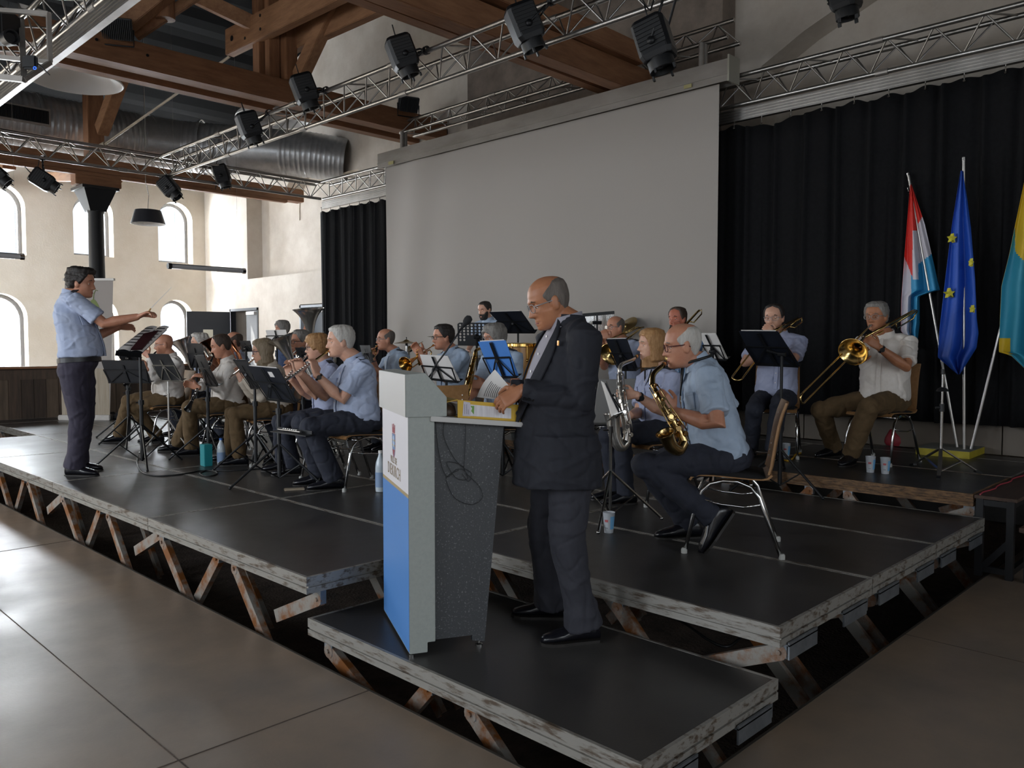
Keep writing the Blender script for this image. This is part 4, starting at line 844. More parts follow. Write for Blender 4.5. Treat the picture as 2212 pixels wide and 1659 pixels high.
    PEOPLE[key] = dict(t=t, P=P, N=N, H=H, F=F0, L=L0, U=U, Fb=Fb, hp=hp, mouth=hp(0, .094, -.075), arms=arms, legs=lg, HF=HF, HU=HU, HL=HL, bz=bz, S=S, s=s)
    return PEOPLE[key]
def foot(u, v, z, lift=.09): return onZ(u, v, z) + V3((0, 0, lift))
def seat(u, d, base, z=.545): v = CY + FPX * (FW.z - (base + z - CAMH) / d) / UPC.z; return at(u, v, d)
BAND = []
# conductor
d = 7.17
person('conductor', 'dark-haired person conducting in light blue shirt, standing with raised baton arm',
    at(166, 797, d), at(152, 636, d - .02), at(177, 611, d), -102, hphi=-96, hpit=6, base=DK, wr=at(299, 684, d - .05), pr=(0, 0, -1), wl=at(258, 706, d + .36), pl=(0, 0, -1),
    ar=foot(163, 1027, DK), al=foot(168, 1017, DK), hr=RT * 1 + UPW * .42, nr=(0, 0, -1), cr=.9, cl=.5, hl=RT, shirt=shirt_blue, trousers=trouser_plum, skin=skin_a, belly=.085, s=1.06, hair='wild', hairc='dark', vox=.006, stand=True, epaulette=True, wide=1.15, sw=.18, fr=RT * .08 + UPW * .02, toel=RT * .97 + FWH * .25, toer=RT * .99 - FWH * .05, hem=.08)
# speaker
d = 3.80
person('speaker', 'balding person with glasses and dark blazer, standing behind the lectern turning pages',
    at(1216, 965, d), at(1229, 692, d), at(1185, 652, d - .01), 72, hphi=78, hpit=20, base=PD, wl=at(1126, 843, d - .16), pl=(RT * .8 - UPW * .75), wr=at(1108, 842, d - .02), pr=(RT * .5 + FWH * .5 - UPW * .6),
    al=foot(1258, 1386, PD), ar=foot(1190, 1334, PD), hl=-RT * .85 - UPW * .5, nl=FWH * .75 - UPW * .6, hr=-RT * .7 - UPW * .6, nr=RT * .5 - UPW * .5, cl=.75, cr=.8, shirt=jacket_m, trousers=trouser_dark, skin=skin_c, sleeve='long', jacket=True, belly=.085, s=1.0, hair='bald', hairc='short', glasses='silver', vox=.0045, stand=True, wide=1.16, sw=.21, jaw=1.08, toel=-RT * .95 - FWH * .2, toer=-RT * .96 + FWH * .1, hem=.085)
LEFT = -RT * .95 - FWH * .25
# front row of woodwinds
d = 6.78
person('flute_man', 'white-haired person in light blue shirt playing a gold-lipped flute, seated left of the lectern', seat(786, d, DK), at(766, 775, d - .02), at(735, 737, d - .06), 60, hphi=68, hpit=4, base=DK,
    wl=at(683, 809, d - .30), pl=(0, 0, -1), wr=at(650, 806, d - .12), pr=(0, 0, -1), al=foot(722, 1056, DK), ar=foot(690, 1046, DK), hl=-RT * .2 + UPW * .9 + FWH * .2, nl=-RT + FWH * .6, hr=-RT * .1 + UPW * 1 - FWH * .3, nr=-FWH - RT * .2, cl=.9, cr=.9,
    shirt=shirt_blue, trousers=trouser_navy, skin=skin_b, belly=.075, s=1.08, hair='short', hairc='white', vox=.006, epaulette=True, watch=('l', 'black'), wide=1.15, toel=LEFT, toer=LEFT, jaw=1.08)
d = 7.34
person('flute_woman', 'blond short-haired person with glasses and blue shirt playing a silver flute', seat(712, d, DK), at(706, 783, d), at(684, 749, d - .05), 62, hphi=72, hpit=6, base=DK,
    wl=at(641, 806, d - .28), pl=(0, 0, -1), wr=at(628, 818, d - .16), pr=(0, 0, -1), al=foot(634, 1027, DK), ar=foot(611, 1018, DK), hl=UPW - RT * .2, nl=-RT + FWH * .5, hr=UPW - RT * .2, nr=-FWH, cl=.9, cr=.9,
    shirt=shirt_lilac, trousers=trouser_navy, skin=skin_b, socks=False, belly=.02, s=.96, hair='crop', hairc='blond', glasses='dark', epaulette=True, toel=LEFT, toer=LEFT, female=True, sw=.165)
d = 8.05
person('cardigan_woman', 'person with shoulder-length ash hair and beige cardigan playing a flute', seat(603, d, DK), at(586, 788, d), at(567, 758, d - .05), 62, hphi=70, hpit=8, base=DK,
    wl=at(528, 813, d - .28), pl=(0, 0, -1), wr=at(520, 820, d - .12), pr=(0, 0, -1), al=foot(518, 1006, DK), ar=foot(498, 996, DK), hl=UPW - RT * .2, nl=-RT + FWH * .5, hr=UPW - RT * .2, nr=-FWH, cl=.9, cr=.9,
    shirt=cardigan, trousers=trouser_brown, skin=skin_b, sleeve='long', s=.98, hair='bob', hairc='ash', glasses='blue', toel=LEFT, toer=LEFT, female=True, sw=.17)
d = 8.68
person('clarinet_man', 'white-shirted person with receding hair playing a black clarinet, head bent', seat(505, d, DK), at(494, 777, d), at(477, 747, d - .05), 62, hphi=66, hpit=16, base=DK,
    wl=at(442, 812, d - .30), pl=(0, 0, -1), wr=at(428, 838, d - .36), pr=(0, 0, -1), al=foot(414, 984, DK), ar=foot(384, 974, DK), hl=-RT + UPW * .1, nl=FWH * .3 - UPW, hr=-RT * .8 + UPW * .3, nr=-FWH - UPW * .3, cl=.8, cr=.8,
    shirt=shirt_white, trousers=trouser_brown, skin=skin_a, sleeve='long', belly=.07, s=1.02, hair='receding', hairc='brown', toel=LEFT, toer=LEFT, wide=1.08)
d = 9.75
person('bald_woodwind', 'bald person with thin glasses and white shirt, seated leftmost beside the conductor stand', seat(372, d, DK), at(370, 769, d), at(354, 744, d - .04), 50, hphi=62, hpit=6, base=DK,
    wl=at(322, 770, d - .26), pl=(0, 0, -1), wr=at(318, 798, d - .28), pr=(0, 0, -1), al=foot(338, 955, DK), ar=foot(258, 955, DK), hl=-RT * .6 + UPW * .6, nl=FWH, hr=-RT * .6 + UPW * .4, nr=-FWH, cl=.8, cr=.8,
    shirt=shirt_white, trousers=trouser_brown, skin=skin_a, sleeve='long', belly=.08, s=1.03, hair='none', glasses='silver', toel=LEFT, toer=LEFT, wide=1.1, kr=FWH * -.6 - RT * .8 + UPW * .6)
# brass on the left
d = 10.4
person('white_hair_brass', 'person with fluffy white hair playing a baritone horn behind a dark music stand', seat(446, d, DK), at(440, 765, d), at(430, 741, d - .04), 60, base=DK, wl=at(444, 770, d - .25), wr=at(418, 815, d - .25), pr=(0, 0, -1),
    al=foot(400, 945, DK), ar=foot(386, 940, DK), shirt=shirt_blue, trousers=trouser_navy, skin=skin_b, hair='wild', hairc='white', s=1.0, vox=.009, cl=.9, cr=.9)
d = 10.0
person('bald_brass', 'balding person with glasses, seen between the clarinet player and the grey door', seat(525, d, DK), at(516, 764, d), at(505, 738, d - .04), 72, base=DK, wl=at(470, 790, d - .25), wr=at(462, 800, d - .1),
    al=foot(478, 955, DK), ar=foot(462, 950, DK), shirt=shirt_blue, trousers=trouser_navy, skin=skin_a, hair='bald', hairc='brown', glasses='dark', s=1.02, vox=.009)
d = 12.0
person('tuba_player', 'grey curly-haired person hidden behind a white sheet, next to the big tuba bell', seat(622, d, RS), at(616, 733, d), at(609, 710, d - .03), 55, base=RS, wl=at(654, 716, d - .2), wr=at(628, 765, d - .25),
    al=foot(594, 899, RS), ar=foot(582, 897, RS), hl=UPW * .3 + RT, nl=-FWH, shirt=mat('dark_blue_shirt', '3C4C6E', .8), trousers=trouser_navy, skin=skin_a, hair='crop', hairc='grey', s=1.0, vox=.009, cl=1.0)
d = 8.35
person('euphonium_man', 'grey-haired person with dark glasses playing a silver euphonium behind the flutes', seat(665, d, DK), at(660, 766, d), at(648, 738, d - .04), 45, hphi=50, base=DK, wl=at(640, 800, d - .3), wr=at(628, 815, d - .2),
    al=foot(630, 1000, DK), ar=foot(612, 996, DK), shirt=shirt_blue2, trousers=trouser_navy, skin=skin_a, hair='short', hairc='grey', glasses='dark', s=1.0, vox=.009, cl=.9, cr=.9)
# trumpets
d = 9.3
person('flugelhorn_man', 'bald person with glasses and sky blue shirt before the black left curtain edge', seat(868, d, DK), at(853, 759, d), at(833, 733, d - .04), 55, hphi=66, base=DK, wl=at(812, 796, d - .25), pl=(0, 0, -1), wr=at(806, 775, d - .1),
    al=foot(838, 975, DK), ar=foot(818, 972, DK), hl=-RT * .5 + UPW, nl=FWH * .2 - RT, shirt=shirt_blue2, trousers=trouser_navy, skin=skin_a, hair='bald', hairc='short', glasses='silver', s=1.02, vox=.009, epaulette=True, cl=1.0, cr=.9)
d = 8.2
person('trumpet_man', 'dark-haired person with glasses and blue shirt playing a golden trumpet', seat(992, d, DK), at(976, 756, d), at(957, 728, d - .05), 52, hphi=64, hpit=3, base=DK, wl=at(914, 780, d - .33), pl=(0, 0, -1), wr=at(909, 768, d - .27), pr=(0, 0, -1),
    al=foot(955, 1004, DK), ar=foot(932, 1000, DK), hl=-RT * .4 + UPW * .9, nl=FWH - RT * .2, hr=-RT * .5 + UPW * .8, nr=-FWH, shirt=shirt_blue2, trousers=trouser_navy, skin=skin_a, hair='short', hairc='dark', glasses='dark', s=1.05, vox=.008, epaulette=True, cl=1.1, cr=.9, belly=.06, wide=1.1, jaw=1.06)
d = 7.2
person('saxophone_man', 'grey-haired person with thin glasses playing a golden saxophone behind the blue music folder', seat(1090, d, DK), at(1083, 757, d), at(1068, 729, d - .05), 48, hphi=58, hpit=8, base=DK, wl=at(1045, 832, d - .32), pl=(RT - UPW * .3), wr=at(1012, 862, d - .25), pr=(0, 0, -1),
    al=foot(1050, 1040, DK), ar=foot(1020, 1035, DK), hl=-RT * 1 + UPW * .1, nl=FWH, hr=-RT * .5 - UPW * .2, nr=-FWH, shirt=shirt_blue2, trousers=trouser_navy, skin=skin_a, hair='crop', hairc='grey', glasses='silver', s=1.0, vox=.007, epaulette=True, strap=True, cl=.9)
d = 10.3
person('drummer', 'bearded person with cropped dark hair standing behind the black music stands before the screen', at(1056, 783, d), at(1056, 690, d), at(1047, 670, d - .05), 35, hphi=42, hpit=10, base=RS, wl=at(1075, 760, d - .3), wr=at(1010, 760, d - .3),
    al=foot(1064, 918, RS), ar=foot(1046, 918, RS), shirt=shirt_blue2, trousers=trouser_navy, skin=skin_b, hair='buzz', hairc='dark', beard='dark', s=.95, vox=.008, stand=True)
# trombones on the riser
d = 8.7
person('old_trombone', 'balding person with thin glasses playing trombone, first right of the speaker', seat(1352, d, RS), at(1346, 735, d), at(1329, 707, d - .05), 42, hphi=60, base=RS, wl=at(1311, 738, d - .3), pl=(0, 0, -1), wr=at(1296, 752, d - .25),
    al=foot(1338, 958, RS), ar=foot(1314, 955, RS), hl=UPW - RT * .3, nl=FWH, shirt=shirt_blue, trousers=trouser_navy, skin=skin_a, hair='bald', hairc='short', glasses='silver', s=1.0, vox=.008, epaulette=True, cl=1.0)
d = 8.4
person('red_trombone', 'red-faced person with thin reddish hair playing trombone against the screen edge', seat(1482, d, RS), at(1476, 718, d), at(1463, 689, d - .05), 38, hphi=48, base=RS, wl=at(1462, 722, d - .3), wr=at(1440, 745, d - .3), pl=(0, 0, -1),
    al=foot(1466, 966, RS), ar=foot(1440, 962, RS), hl=UPW, nl=FWH, shirt=mat('steel_blue_shirt', '6E8FB8', .8), trousers=trouser_navy, skin=mat('skin_red', 'B8705A', .5), hair='receding', hairc='brown', s=1.02, vox=.008, cl=1.0)
d = 7.55
person('middle_trombone', 'person with receding dark hair, glasses and lilac shirt playing trombone behind a wide folder', seat(1676, d, RS), at(1684, 720, d), at(1672, 686, d - .05), 22, hphi=34, hpit=4, base=RS, wl=at(1672, 728, d - .26), pl=(RT * .9 - UPW), wr=at(1640, 772, d - .34), pr=(-RT * .8 - UPW),
    al=foot(1668, 992, RS), ar=foot(1622, 984, RS), hl=UPW * .8 - RT * .6, nl=FWH, hr=UPW * .3 + RT * .7, nr=-FWH, shirt=shirt_lilac, trousers=trouser_navy, skin=skin_b, hair='receding', hairc='dark', glasses='silver', s=1.03, vox=.007, epaulette=True, cl=1.0)
d = 7.1
person('right_trombone', 'grey-haired person in white shirt and brown trousers playing a trombone near the flags', seat(1912, d, RS), at(1912, 722, d), at(1893, 683, d - .06), 40, hphi=50, hpit=3, base=RS, wl=at(1898, 750, d - .28), pl=(RT - UPW * .55), wr=at(1846, 782, d - .36), pr=(-RT * .8 - UPW * .5),
    al=foot(1838, 1003, RS), ar=foot(1800, 986, RS), hl=-RT * .75 + UPW * .6, nl=FWH - UPW * .2, hr=RT * .3 + UPW * .5, nr=-FWH, shirt=shirt_white, trousers=trouser_brown, skin=skin_c, hair='short', hairc='grey', glasses='silver', s=1.04, vox=.006, watch=('l', 'black'), belly=.06, wide=1.12, cl=1.0, toel=-RT * .7 - FWH * .7, toer=-RT * .9 - FWH * .4, kr=-RT * .9 - FWH * .4 + UPW * .7)
# saxophones at the right front
d = 6.15
person('saxophone_woman', 'blond long-haired person with eyes lowered playing a silver saxophone', seat(1432, d, DK), at(1421, 797, d), at(1407, 744, d - .03), 62, hphi=82, hpit=2, base=DK, wl=at(1375, 853, d - .34), pl=(RT * .4 - UPW), wr=at(1362, 896, d - .22), pr=(0, 0, -1),
    al=foot(1352, 1090, DK), ar=foot(1328, 1078, DK), hl=-RT + UPW * .05, nl=FWH - UPW * .2, hr=-RT * .6 - UPW * .5, nr=-FWH, shirt=shirt_lilac, trousers=trouser_navy, skin=skin_b, hair='bob', hairc='blond', s=.98, vox=.006, watch=('l', 'black'), cl=.7, strap=True, female=True, sw=.175, epaulette=True, belly=.04, toel=LEFT, toer=LEFT)
d = 4.68
person('alto_man', 'white-haired person with red glasses in light blue shirt playing saxophone on the front right chair', seat(1568, d, DK), at(1510, 780, d), at(1474, 746, d - .02), 96, hphi=92, hpit=8, base=DK, wl=at(1456, 890, d - .16), pl=(RT * .5 - UPW * .5 - FWH * .7), wr=at(1484, 925, d + .22), pr=(RT * 1 + FWH * .1 - UPW * .3),
    al=V3(at(1536, 1112, d - .12)), ar=foot(1488, 1160, DK), hl=-RT * .55 + UPW * .7, nl=FWH - RT * .3, hr=-RT * .8 - UPW * .3, nr=-FWH, shirt=shirt_blue2, trousers=trouser_navy, skin=skin_a, hair='bald', hairc='white', glasses='red', s=1.06, vox=.0055, cl=.9, belly=.04, toel=-RT * .55 - UPW * .80, toer=-RT * .97 - FWH * .1, jaw=1.04, fr=RT * .07 + FWH * .02, strap=True)
# ------------------------------------------------------------------ chairs
shell_m = mat('beech_shell', 'A07850', 0.4, color2='906A42', scale=4, stretch=(1, 8, 8))
def make_chair():
    t = thing('chair', 'chair', 'chair', (0, 0, 0))
    def shell(prof, w0, w1, curve):
        rows = []
        for i, (x, z) in enumerate(prof):
            w_ = w0 + (w1 - w0) * i / (len(prof) - 1); rows.append([(x + curve * (abs(j) / 4) ** 2, w_ * j / 4, z + (.004 * (abs(j) / 4) ** 2)) for j in range(-4, 5)])
        return MB().sheet(rows, .012)
    shell([(.235, .412), (.225, .428), (.19, .440), (.10, .440), (0, .434), (-.10, .428), (-.155, .428), (-.185, .436), (-.203, .455)], .20, .205, 0).build('seat', shell_m, t, smooth=50)
    bk = shell([(-.203, .455), (-.215, .50), (-.224, .56), (-.236, .64), (-.25, .72), (-.268, .79), (-.285, .835), (-.29, .85)], .205, .195, .018).build('backrest', shell_m, t, smooth=50)
    m = MB()
    for k in range(8): m.lathe((-.216 - k * .0075, -.15, .52 + k * .036), (1, 0, .15), [(0, 0), (.005, 0), (.005, .016), (0, .016)], 8)
    m.build('vent_light_dots', white_m, bk)  # white discs stand in for light showing through the vent holes
    m = MB(); m.loft([[V3((x, .185 * j, z)) for j, x, z in ((-1, a, h), (-.9, a, h + th), (.9, a, h + th), (1, a, h))] for a, h, th in ((.205, .436, .006), (.15, .441, .020), (0, .436, .022), (-.14, .431, .018), (-.175, .436, .004))]); m.build('cushion', mat('black_cushion', '141416', .9), t, smooth=40)
    for sy in (-1, 1):
        y = sy * .20; pts = [(.255, y * 1.06, .0), (.19, y, .30), (.165, y * .98, .355), (.12, y * .96, .395), (.05, y * .95, .414), (-.03, y * .95, .412), (-.10, y * .96, .385), (-.145, y * .98, .33), (-.165, y, .27), (-.265, y * 1.06, 0)]
        m = MB(); m.tube(pts, .0115, 10); f = m.build('leg_frame', chrome, t, smooth=True)
        m = MB(); m.tube([(.185, y, .31), (.06, y * 1.02, .285), (-.06, y * 1.02, .275), (-.155, y, .29)], .006, 8); m.build('side_stretcher', chrome, f, smooth=True)
        for x in (.256, -.266): m = MB(); m.lathe((x, y * 1.06, 0), (0, 0, 1), [(.017, 0), (.017, .022), (.012, .03)], 12, True); m.build('foot_cap', mat('grey_rubber', 'A8A8A4', .7), f)
    for x in (.12, -.10): m = MB(); m.tube([(x, -.2, .398), (x, .2, .398)], .009, 8); m.build('cross_bar', chrome, t, smooth=True)
    m = MB(); m.tube([(.10, -.19, .385), (.10, -.235, .36), (-.03, -.235, .36), (-.03, -.19, .385), (.10, -.19, .385)], .004, 6); m.build('coupling_hook', chrome, t, smooth=True)
    return t
CH = make_chair(); first = [True]
def chair(loc, F, label):
    rz = math.atan2(F.y, F.x); o = CH if first[0] else copy_tree(CH); first[0] = False
    place(o, loc, rz); o['label'] = label; o['group'] = 'beech shell chairs'; return o
for k, lab, off, ph in (('alto_man', 'beech shell chair with chrome legs under the front right saxophone player', None, None), ('flute_man', 'chrome-legged beech chair under the white-haired flute player', .06, 48), ('flute_woman', 'beech chair under the blond flute player', .06, None), ('cardigan_woman', 'beech chair under the flute player in the cardigan', .06, None),
                     ('clarinet_man', 'beech chair under the clarinet player with bent head', .06, None), ('bald_woodwind', 'beech chair under the leftmost seated bald player', .06, None), ('white_hair_brass', 'beech chair under the fluffy white-haired horn player', .06, None), ('bald_brass', 'beech chair under the balding player before the grey door', .06, None),
                     ('tuba_player', 'beech chair under the tuba player', .06, None), ('euphonium_man', 'beech chair under the euphonium player with dark glasses', .06, None), ('flugelhorn_man', 'beech chair under the bald player before the left curtain', .06, None), ('trumpet_man', 'beech chair under the trumpet player', .06, None),
                     ('saxophone_man', 'beech chair under the saxophone player behind the blue folder', .06, None), ('old_trombone', 'beech chair under the trombone player right of the speaker', .06, None), ('red_trombone', 'beech chair under the red-faced trombone player', .06, None), ('middle_trombone', 'beech chair under the trombone player behind the wide folder', .06, None),
                     ('right_trombone', 'beech chair under the white-shirted trombone player near the flags', .05, 52), ('saxophone_woman', 'beech chair under the silver saxophone player', .06, None)):
    q = PEOPLE[k]; F = q['F']
    if ph: F = FWH * (-math.cos(math.radians(ph))) + RT * (-math.sin(math.radians(ph)))
    if off is None:
        a = onZ(1490, 1195, DK); b = onZ(1672, 1207, DK); F = (a - b); F.z = 0; F.normalize(); Lf = UPW.cross(F); chair((a + b) / 2 - Lf * .21, F, lab)
    else: chair(V3((q['P'].x, q['P'].y, q['bz'])) + F * off, F, lab)
chair(onZ(950, 1066, DK) + FWH * .29, (FWH * .98 - RT * .1).normalized(), 'empty beech chair with its backrest turned to the lectern')
chair(onZ(1332, 1018, DK) + FWH * .26 - RT * .12, (FWH * .9 - RT * .45).normalized(), 'chair with pale perforated backrest between the speaker and silver saxophone')
PALE = [o for o in bpy.data.objects if o.get('label', '').startswith('chair with pale')][0]
for c in KID[PALE.name]:
    if c.name.startswith(('seat', 'backrest')): c.data = c.data.copy(); c.data.materials[0] = mat('pale_grey_shell', 'A9A8A6', .4)
# ------------------------------------------------------------------ music stands
paper = mat('sheet_paper', 'D9D5D2', .7)
ink = mat('printed_ink', '3A3838', .8)
blackdesk = mat('black_desk', '15171C', .5)
folder_m = mat('black_folder', '171A22', .42, color2='1D212B', scale=6)
def legs3(t, foot_c, hub, R=.38, a0=.5, m=None, low=.05, r=.010, n=3):
    for k in range(n):
        a = a0 + k * 2 * PI / n; e = V3((foot_c.x + R * math.cos(a), foot_c.y + R * math.sin(a), foot_c.z + .012))
        mb = MB(); mb.tube([V3((foot_c.x, foot_c.y, hub)), e], r, 6); mb.ball(e, .013, 8); mb.build('leg', m, t, smooth=40)
        mb = MB(); mb.tube([V3((foot_c.x, foot_c.y, foot_c.z + low)), V3((foot_c.x, foot_c.y, hub)).lerp(e, .5)], r * .6, 5); mb.build('leg_brace', m, t)
def stand(label, cor, d, dlr, dtb, base, foot=None, kind='solid', m=None, R=.38, a0=.5, sheet=None, folder=None, thick=.012, pole_r=.013, hubh=.34):
    m = m or black_m; TL, TR, BR, BL = [at(u, v, d + .5 * sx * dlr + .5 * sy * dtb) for (u, v), sx, sy in zip(cor, (-1, 1, 1, -1), (1, 1, -1, -1))]
    C = (TL + TR + BR + BL) / 4; X = (TR - TL + BR - BL).normalized(); Y = ((TL + TR) - (BL + BR)).normalized(); Z = X.cross(Y).normalized()
    if Z.dot(FW) > 0: Z = -Z                  # Z looks to the camera side
    fc = onZ(foot[0], foot[1], base) if foot else V3((C.x, C.y, base)); top = C - Y * .0 + Z * .02
    t = thing('music_stand', label, 'music stand', fc, 'music stands')
    mb = MB(); mb.tube([fc + V3((0, 0, .06)), V3((fc.x, fc.y, fc.z + .62))], pole_r * 1.35, 8); mb.build('lower_pole', m, t, smooth=40)
    pt = V3((fc.x, fc.y, min(top.z - .03, C.z))); mb = MB(); mb.tube([V3((fc.x, fc.y, fc.z + .58)), pt, top], pole_r, 8); mb.build('upper_pole', m, t, smooth=40)
    mb = MB(); mb.tube([V3((fc.x, fc.y, fc.z + .59)), V3((fc.x, fc.y, fc.z + .635))], pole_r * 2, 8); mb.tube([V3((fc.x, fc.y, fc.z + .61)), V3((fc.x, fc.y, fc.z + .61)) - RT * .05], .007, 6); mb.build('clamp', m, t)
    mb = MB(); mb.tube([pt - X * .03, pt + X * .03], .018, 8); mb.build('hinge', m, t, smooth=40)
    legs3(t, fc, fc.z + hubh, R, a0, m)
    pl = lambda x, y, z=0: TL * (1 - x) * (1 - y) + TR * x * (1 - y) + BR * x * y + BL * (1 - x) * y + Z * z
    if kind in ('solid', 'plate'):
        mb = MB(); mb.prism([TL, TR, BR, BL], Z * -.003); mb.build('desk_plate', blackdesk, t)
    elif kind == 'perforated':
        mb = MB(); mb.prism([pl(.05, 0), pl(.95, 0), pl(1, .06), pl(1, 1), pl(0, 1), pl(0, .06)], Z * -.003); dp = mb.build('desk_plate', blackdesk, t); cut = []
        for i in range(9):
            for j in range(6):
                if j >= 4 and 2 <= i <= 6: continue
                c = MB(); c.lathe(pl((i + .7) / 10, (j + .8) / 7.6, .02), -Z, [(0, 0), (.0125, 0), (.0125, .05), (0, .05)], 12); cut.append(c)
        boolean_cut(dp, cut); 
    if kind in ('wire', 'solid'):
        zz = .010
        for a, b in (((0, .42), (1, .42)), ((.02, 1), (.98, 1)), ((.5, .0 if kind == 'wire' else .2), (.5, 1)), ((.5, .42), (.06, 1)), ((.5, .42), (.94, 1)), ((0, .42), (.06, 1)), ((1, .42), (.94, 1))):
            mb = MB(); mb.bar(pl(*a, zz), pl(*b, zz), .013 if a[0] != .5 or b[0] != .5 else .024, .004, Z); mb.build('desk_arm', m, t)
    mb = MB(); mb.bar(pl(0, 1, -.02), pl(1, 1, -.02), .004, .05, Z); mb.build('lip', m, t)
    if folder or sheet:
        q0, q1 = (.0, 1.0) if kind != 'wire' else (-.02, .98)
        h = thing('music_folder' if folder else 'sheet_music', folder or sheet, 'folder' if folder else 'sheet music', pl(.5, .98, -.01), 'music on the stands')
        fm = folder_m if folder and 'blue' not in folder else (mat('blue_folder', '4F86D2', .5) if folder else paper); o = -.006
        for x0, x1 in ((0, .495), (.505, 1)):
            mb = MB(); mb.prism([pl(x0, q0, o), pl(x1, q0, o), pl(x1, q1, o), pl(x0, q1, o)], Z * -.005); mb.build('cover' if folder else 'page', fm, h)
        if folder:
            mb = MB(); mb.prism([pl(.06, q0 - .02, o - .006), pl(.94, q0 - .02, o - .006), pl(.94, q1, o - .006), pl(.06, q1, o - .006)], Z * -.003); mb.build('pages', paper, h)
            if 'blue' in folder:
                mb = MB()
                for k in range(40): y = .0 + .024 * k; mb.bar(pl(.44, y, .0), pl(.56, y, .0), .003, .004, Z)
                mb.build('spiral_binding', steel_m, h)
            elif 'label' in folder:
                mb = MB(); mb.prism([pl(.60, .10, -.004), pl(.74, .10, -.004), pl(.74, .26, -.004), pl(.60, .26, -.004)], Z * -.001); mb.build('paper_label', paper, h)
    return t, pl, Z
st = stand
st('black music stand with big dark desk left of the conductor score stand', [(218, 778), (310, 779), (327, 826), (234, 826)], 8.9, -.25, -.10, DK, (279, 962), a0=.1)
st('black music stand half hidden behind the conductor belly', [(249, 757), (292, 758), (302, 777), (262, 777)], 10.2, -.2, -.1, DK, None)
st('chrome music stand with dark desk before the leftmost seated player', [(319, 764), (364, 765), (396, 822), (347, 821)], 8.6, -.25, -.12, DK, (366, 975), m=steel_m, R=.30, a0=.9, pole_r=.008)
st('black music stand with slim desk before the clarinet player', [(420, 767), (440, 767), (472, 833), (446, 833)], 8.0, -.42, -.12, DK, (451, 992), a0=.4)
st('black music stand before the player in the cardigan', [(502, 776), (533, 777), (560, 838), (543, 838)], 7.45, -.40, -.12, DK, (553, 1012), a0=.7)
st('nearest black music stand with wide folder before the flute players', [(533, 793), (600, 799), (641, 869), (576, 861)], 6.45, -.36, -.12, DK, (604, 1045), kind='wire', folder='wide open black music folder with a small white label facing the flute players', a0=.95, R=.42)
st('rear black music stand before the fluffy white-haired player', [(402, 741), (436, 742), (448, 793), (412, 793)], 9.5, -.3, -.08, DK, None)
st('rear black music stand right of the balding player at the door', [(517, 736), (540, 736), (546, 758), (524, 758)], 9.2, -.3, -.05, DK, None)
st('music stand holding white sheets in front of the tuba player', [(573, 714), (617, 713), (622, 740), (580, 741)], 11.2, -.2, -.04, DK, None, kind='wire', sheet='white music sheets hiding the tuba player')
st('black music stand desk between euphonium player and blond flute player', [(637, 751), (661, 751), (670, 776), (649, 781)], 7.85, -.25, -.06, DK, None)
st('music stand with light-catching grey desk right of the white-haired flute player', [(777, 746), (799, 746), (806, 782), (786, 782)], 8.3, -.3, -.05, DK, (806, 968))
st('black wire music stand with white sheets before the trumpet player', [(906, 768), (966, 771), (993, 825), (921, 817)], 6.7, -.25, -.10, DK, (965, 1020), kind='wire', sheet='white music sheets standing before the trumpet player')
st('perforated black orchestra stand with rows of round holes', [(988, 697), (1071, 697), (1073, 747), (989, 746)], 8.9, -.1, -.06, DK, None, kind='perforated')
st('tall black music stand with broad folder before the drummer', [(1057, 676), (1126, 674), (1157, 718), (1095, 718)], 9.2, -.25, -.14, DK, (1119, 935), kind='wire', folder='broad black music folder beside the drummer')
st('black wire music stand carrying the bright blue folder', [(1032, 741), (1091, 738), (1119, 814), (1062, 815)], 6.15, -.22, -.12, DK, (1086, 1040), kind='wire', folder='bright blue spiral-bound music folder')
st('black music stand before the balding trombone player right of the speaker', [(1308, 735), (1353, 734), (1377, 799), (1336, 799)], 7.5, -.25, -.10, DK, (1350, 985), kind='wire', folder='black music folder right of the speaker shoulder')
st('black wire music stand with white sheets behind the front saxophone player', [(1508, 722), (1545, 722), (1571, 777), (1535, 776)], 7.0, -.2, -.10, DK, None, kind='wire', sheet='white music sheets behind the front saxophone player')
st('black music stand with wide folder before the middle trombone player', [(1596, 718), (1681, 719), (1728, 791), (1630, 786)], 6.5, -.18, -.16, DK, (1684, 1062), kind='wire', folder='wide black music folder before the middle trombone player', a0=.3, R=.40)
st('slim chrome music stand between the speaker and silver saxophone', [(1303, 824), (1312, 828), (1342, 890), (1326, 904)], 4.95, -.40, -.06, DK, (1318, 1128), kind='wire', m=steel_m, folder='plastic music folder with purple edge beside the speaker', R=.36, a0=1.5, pole_r=.008)
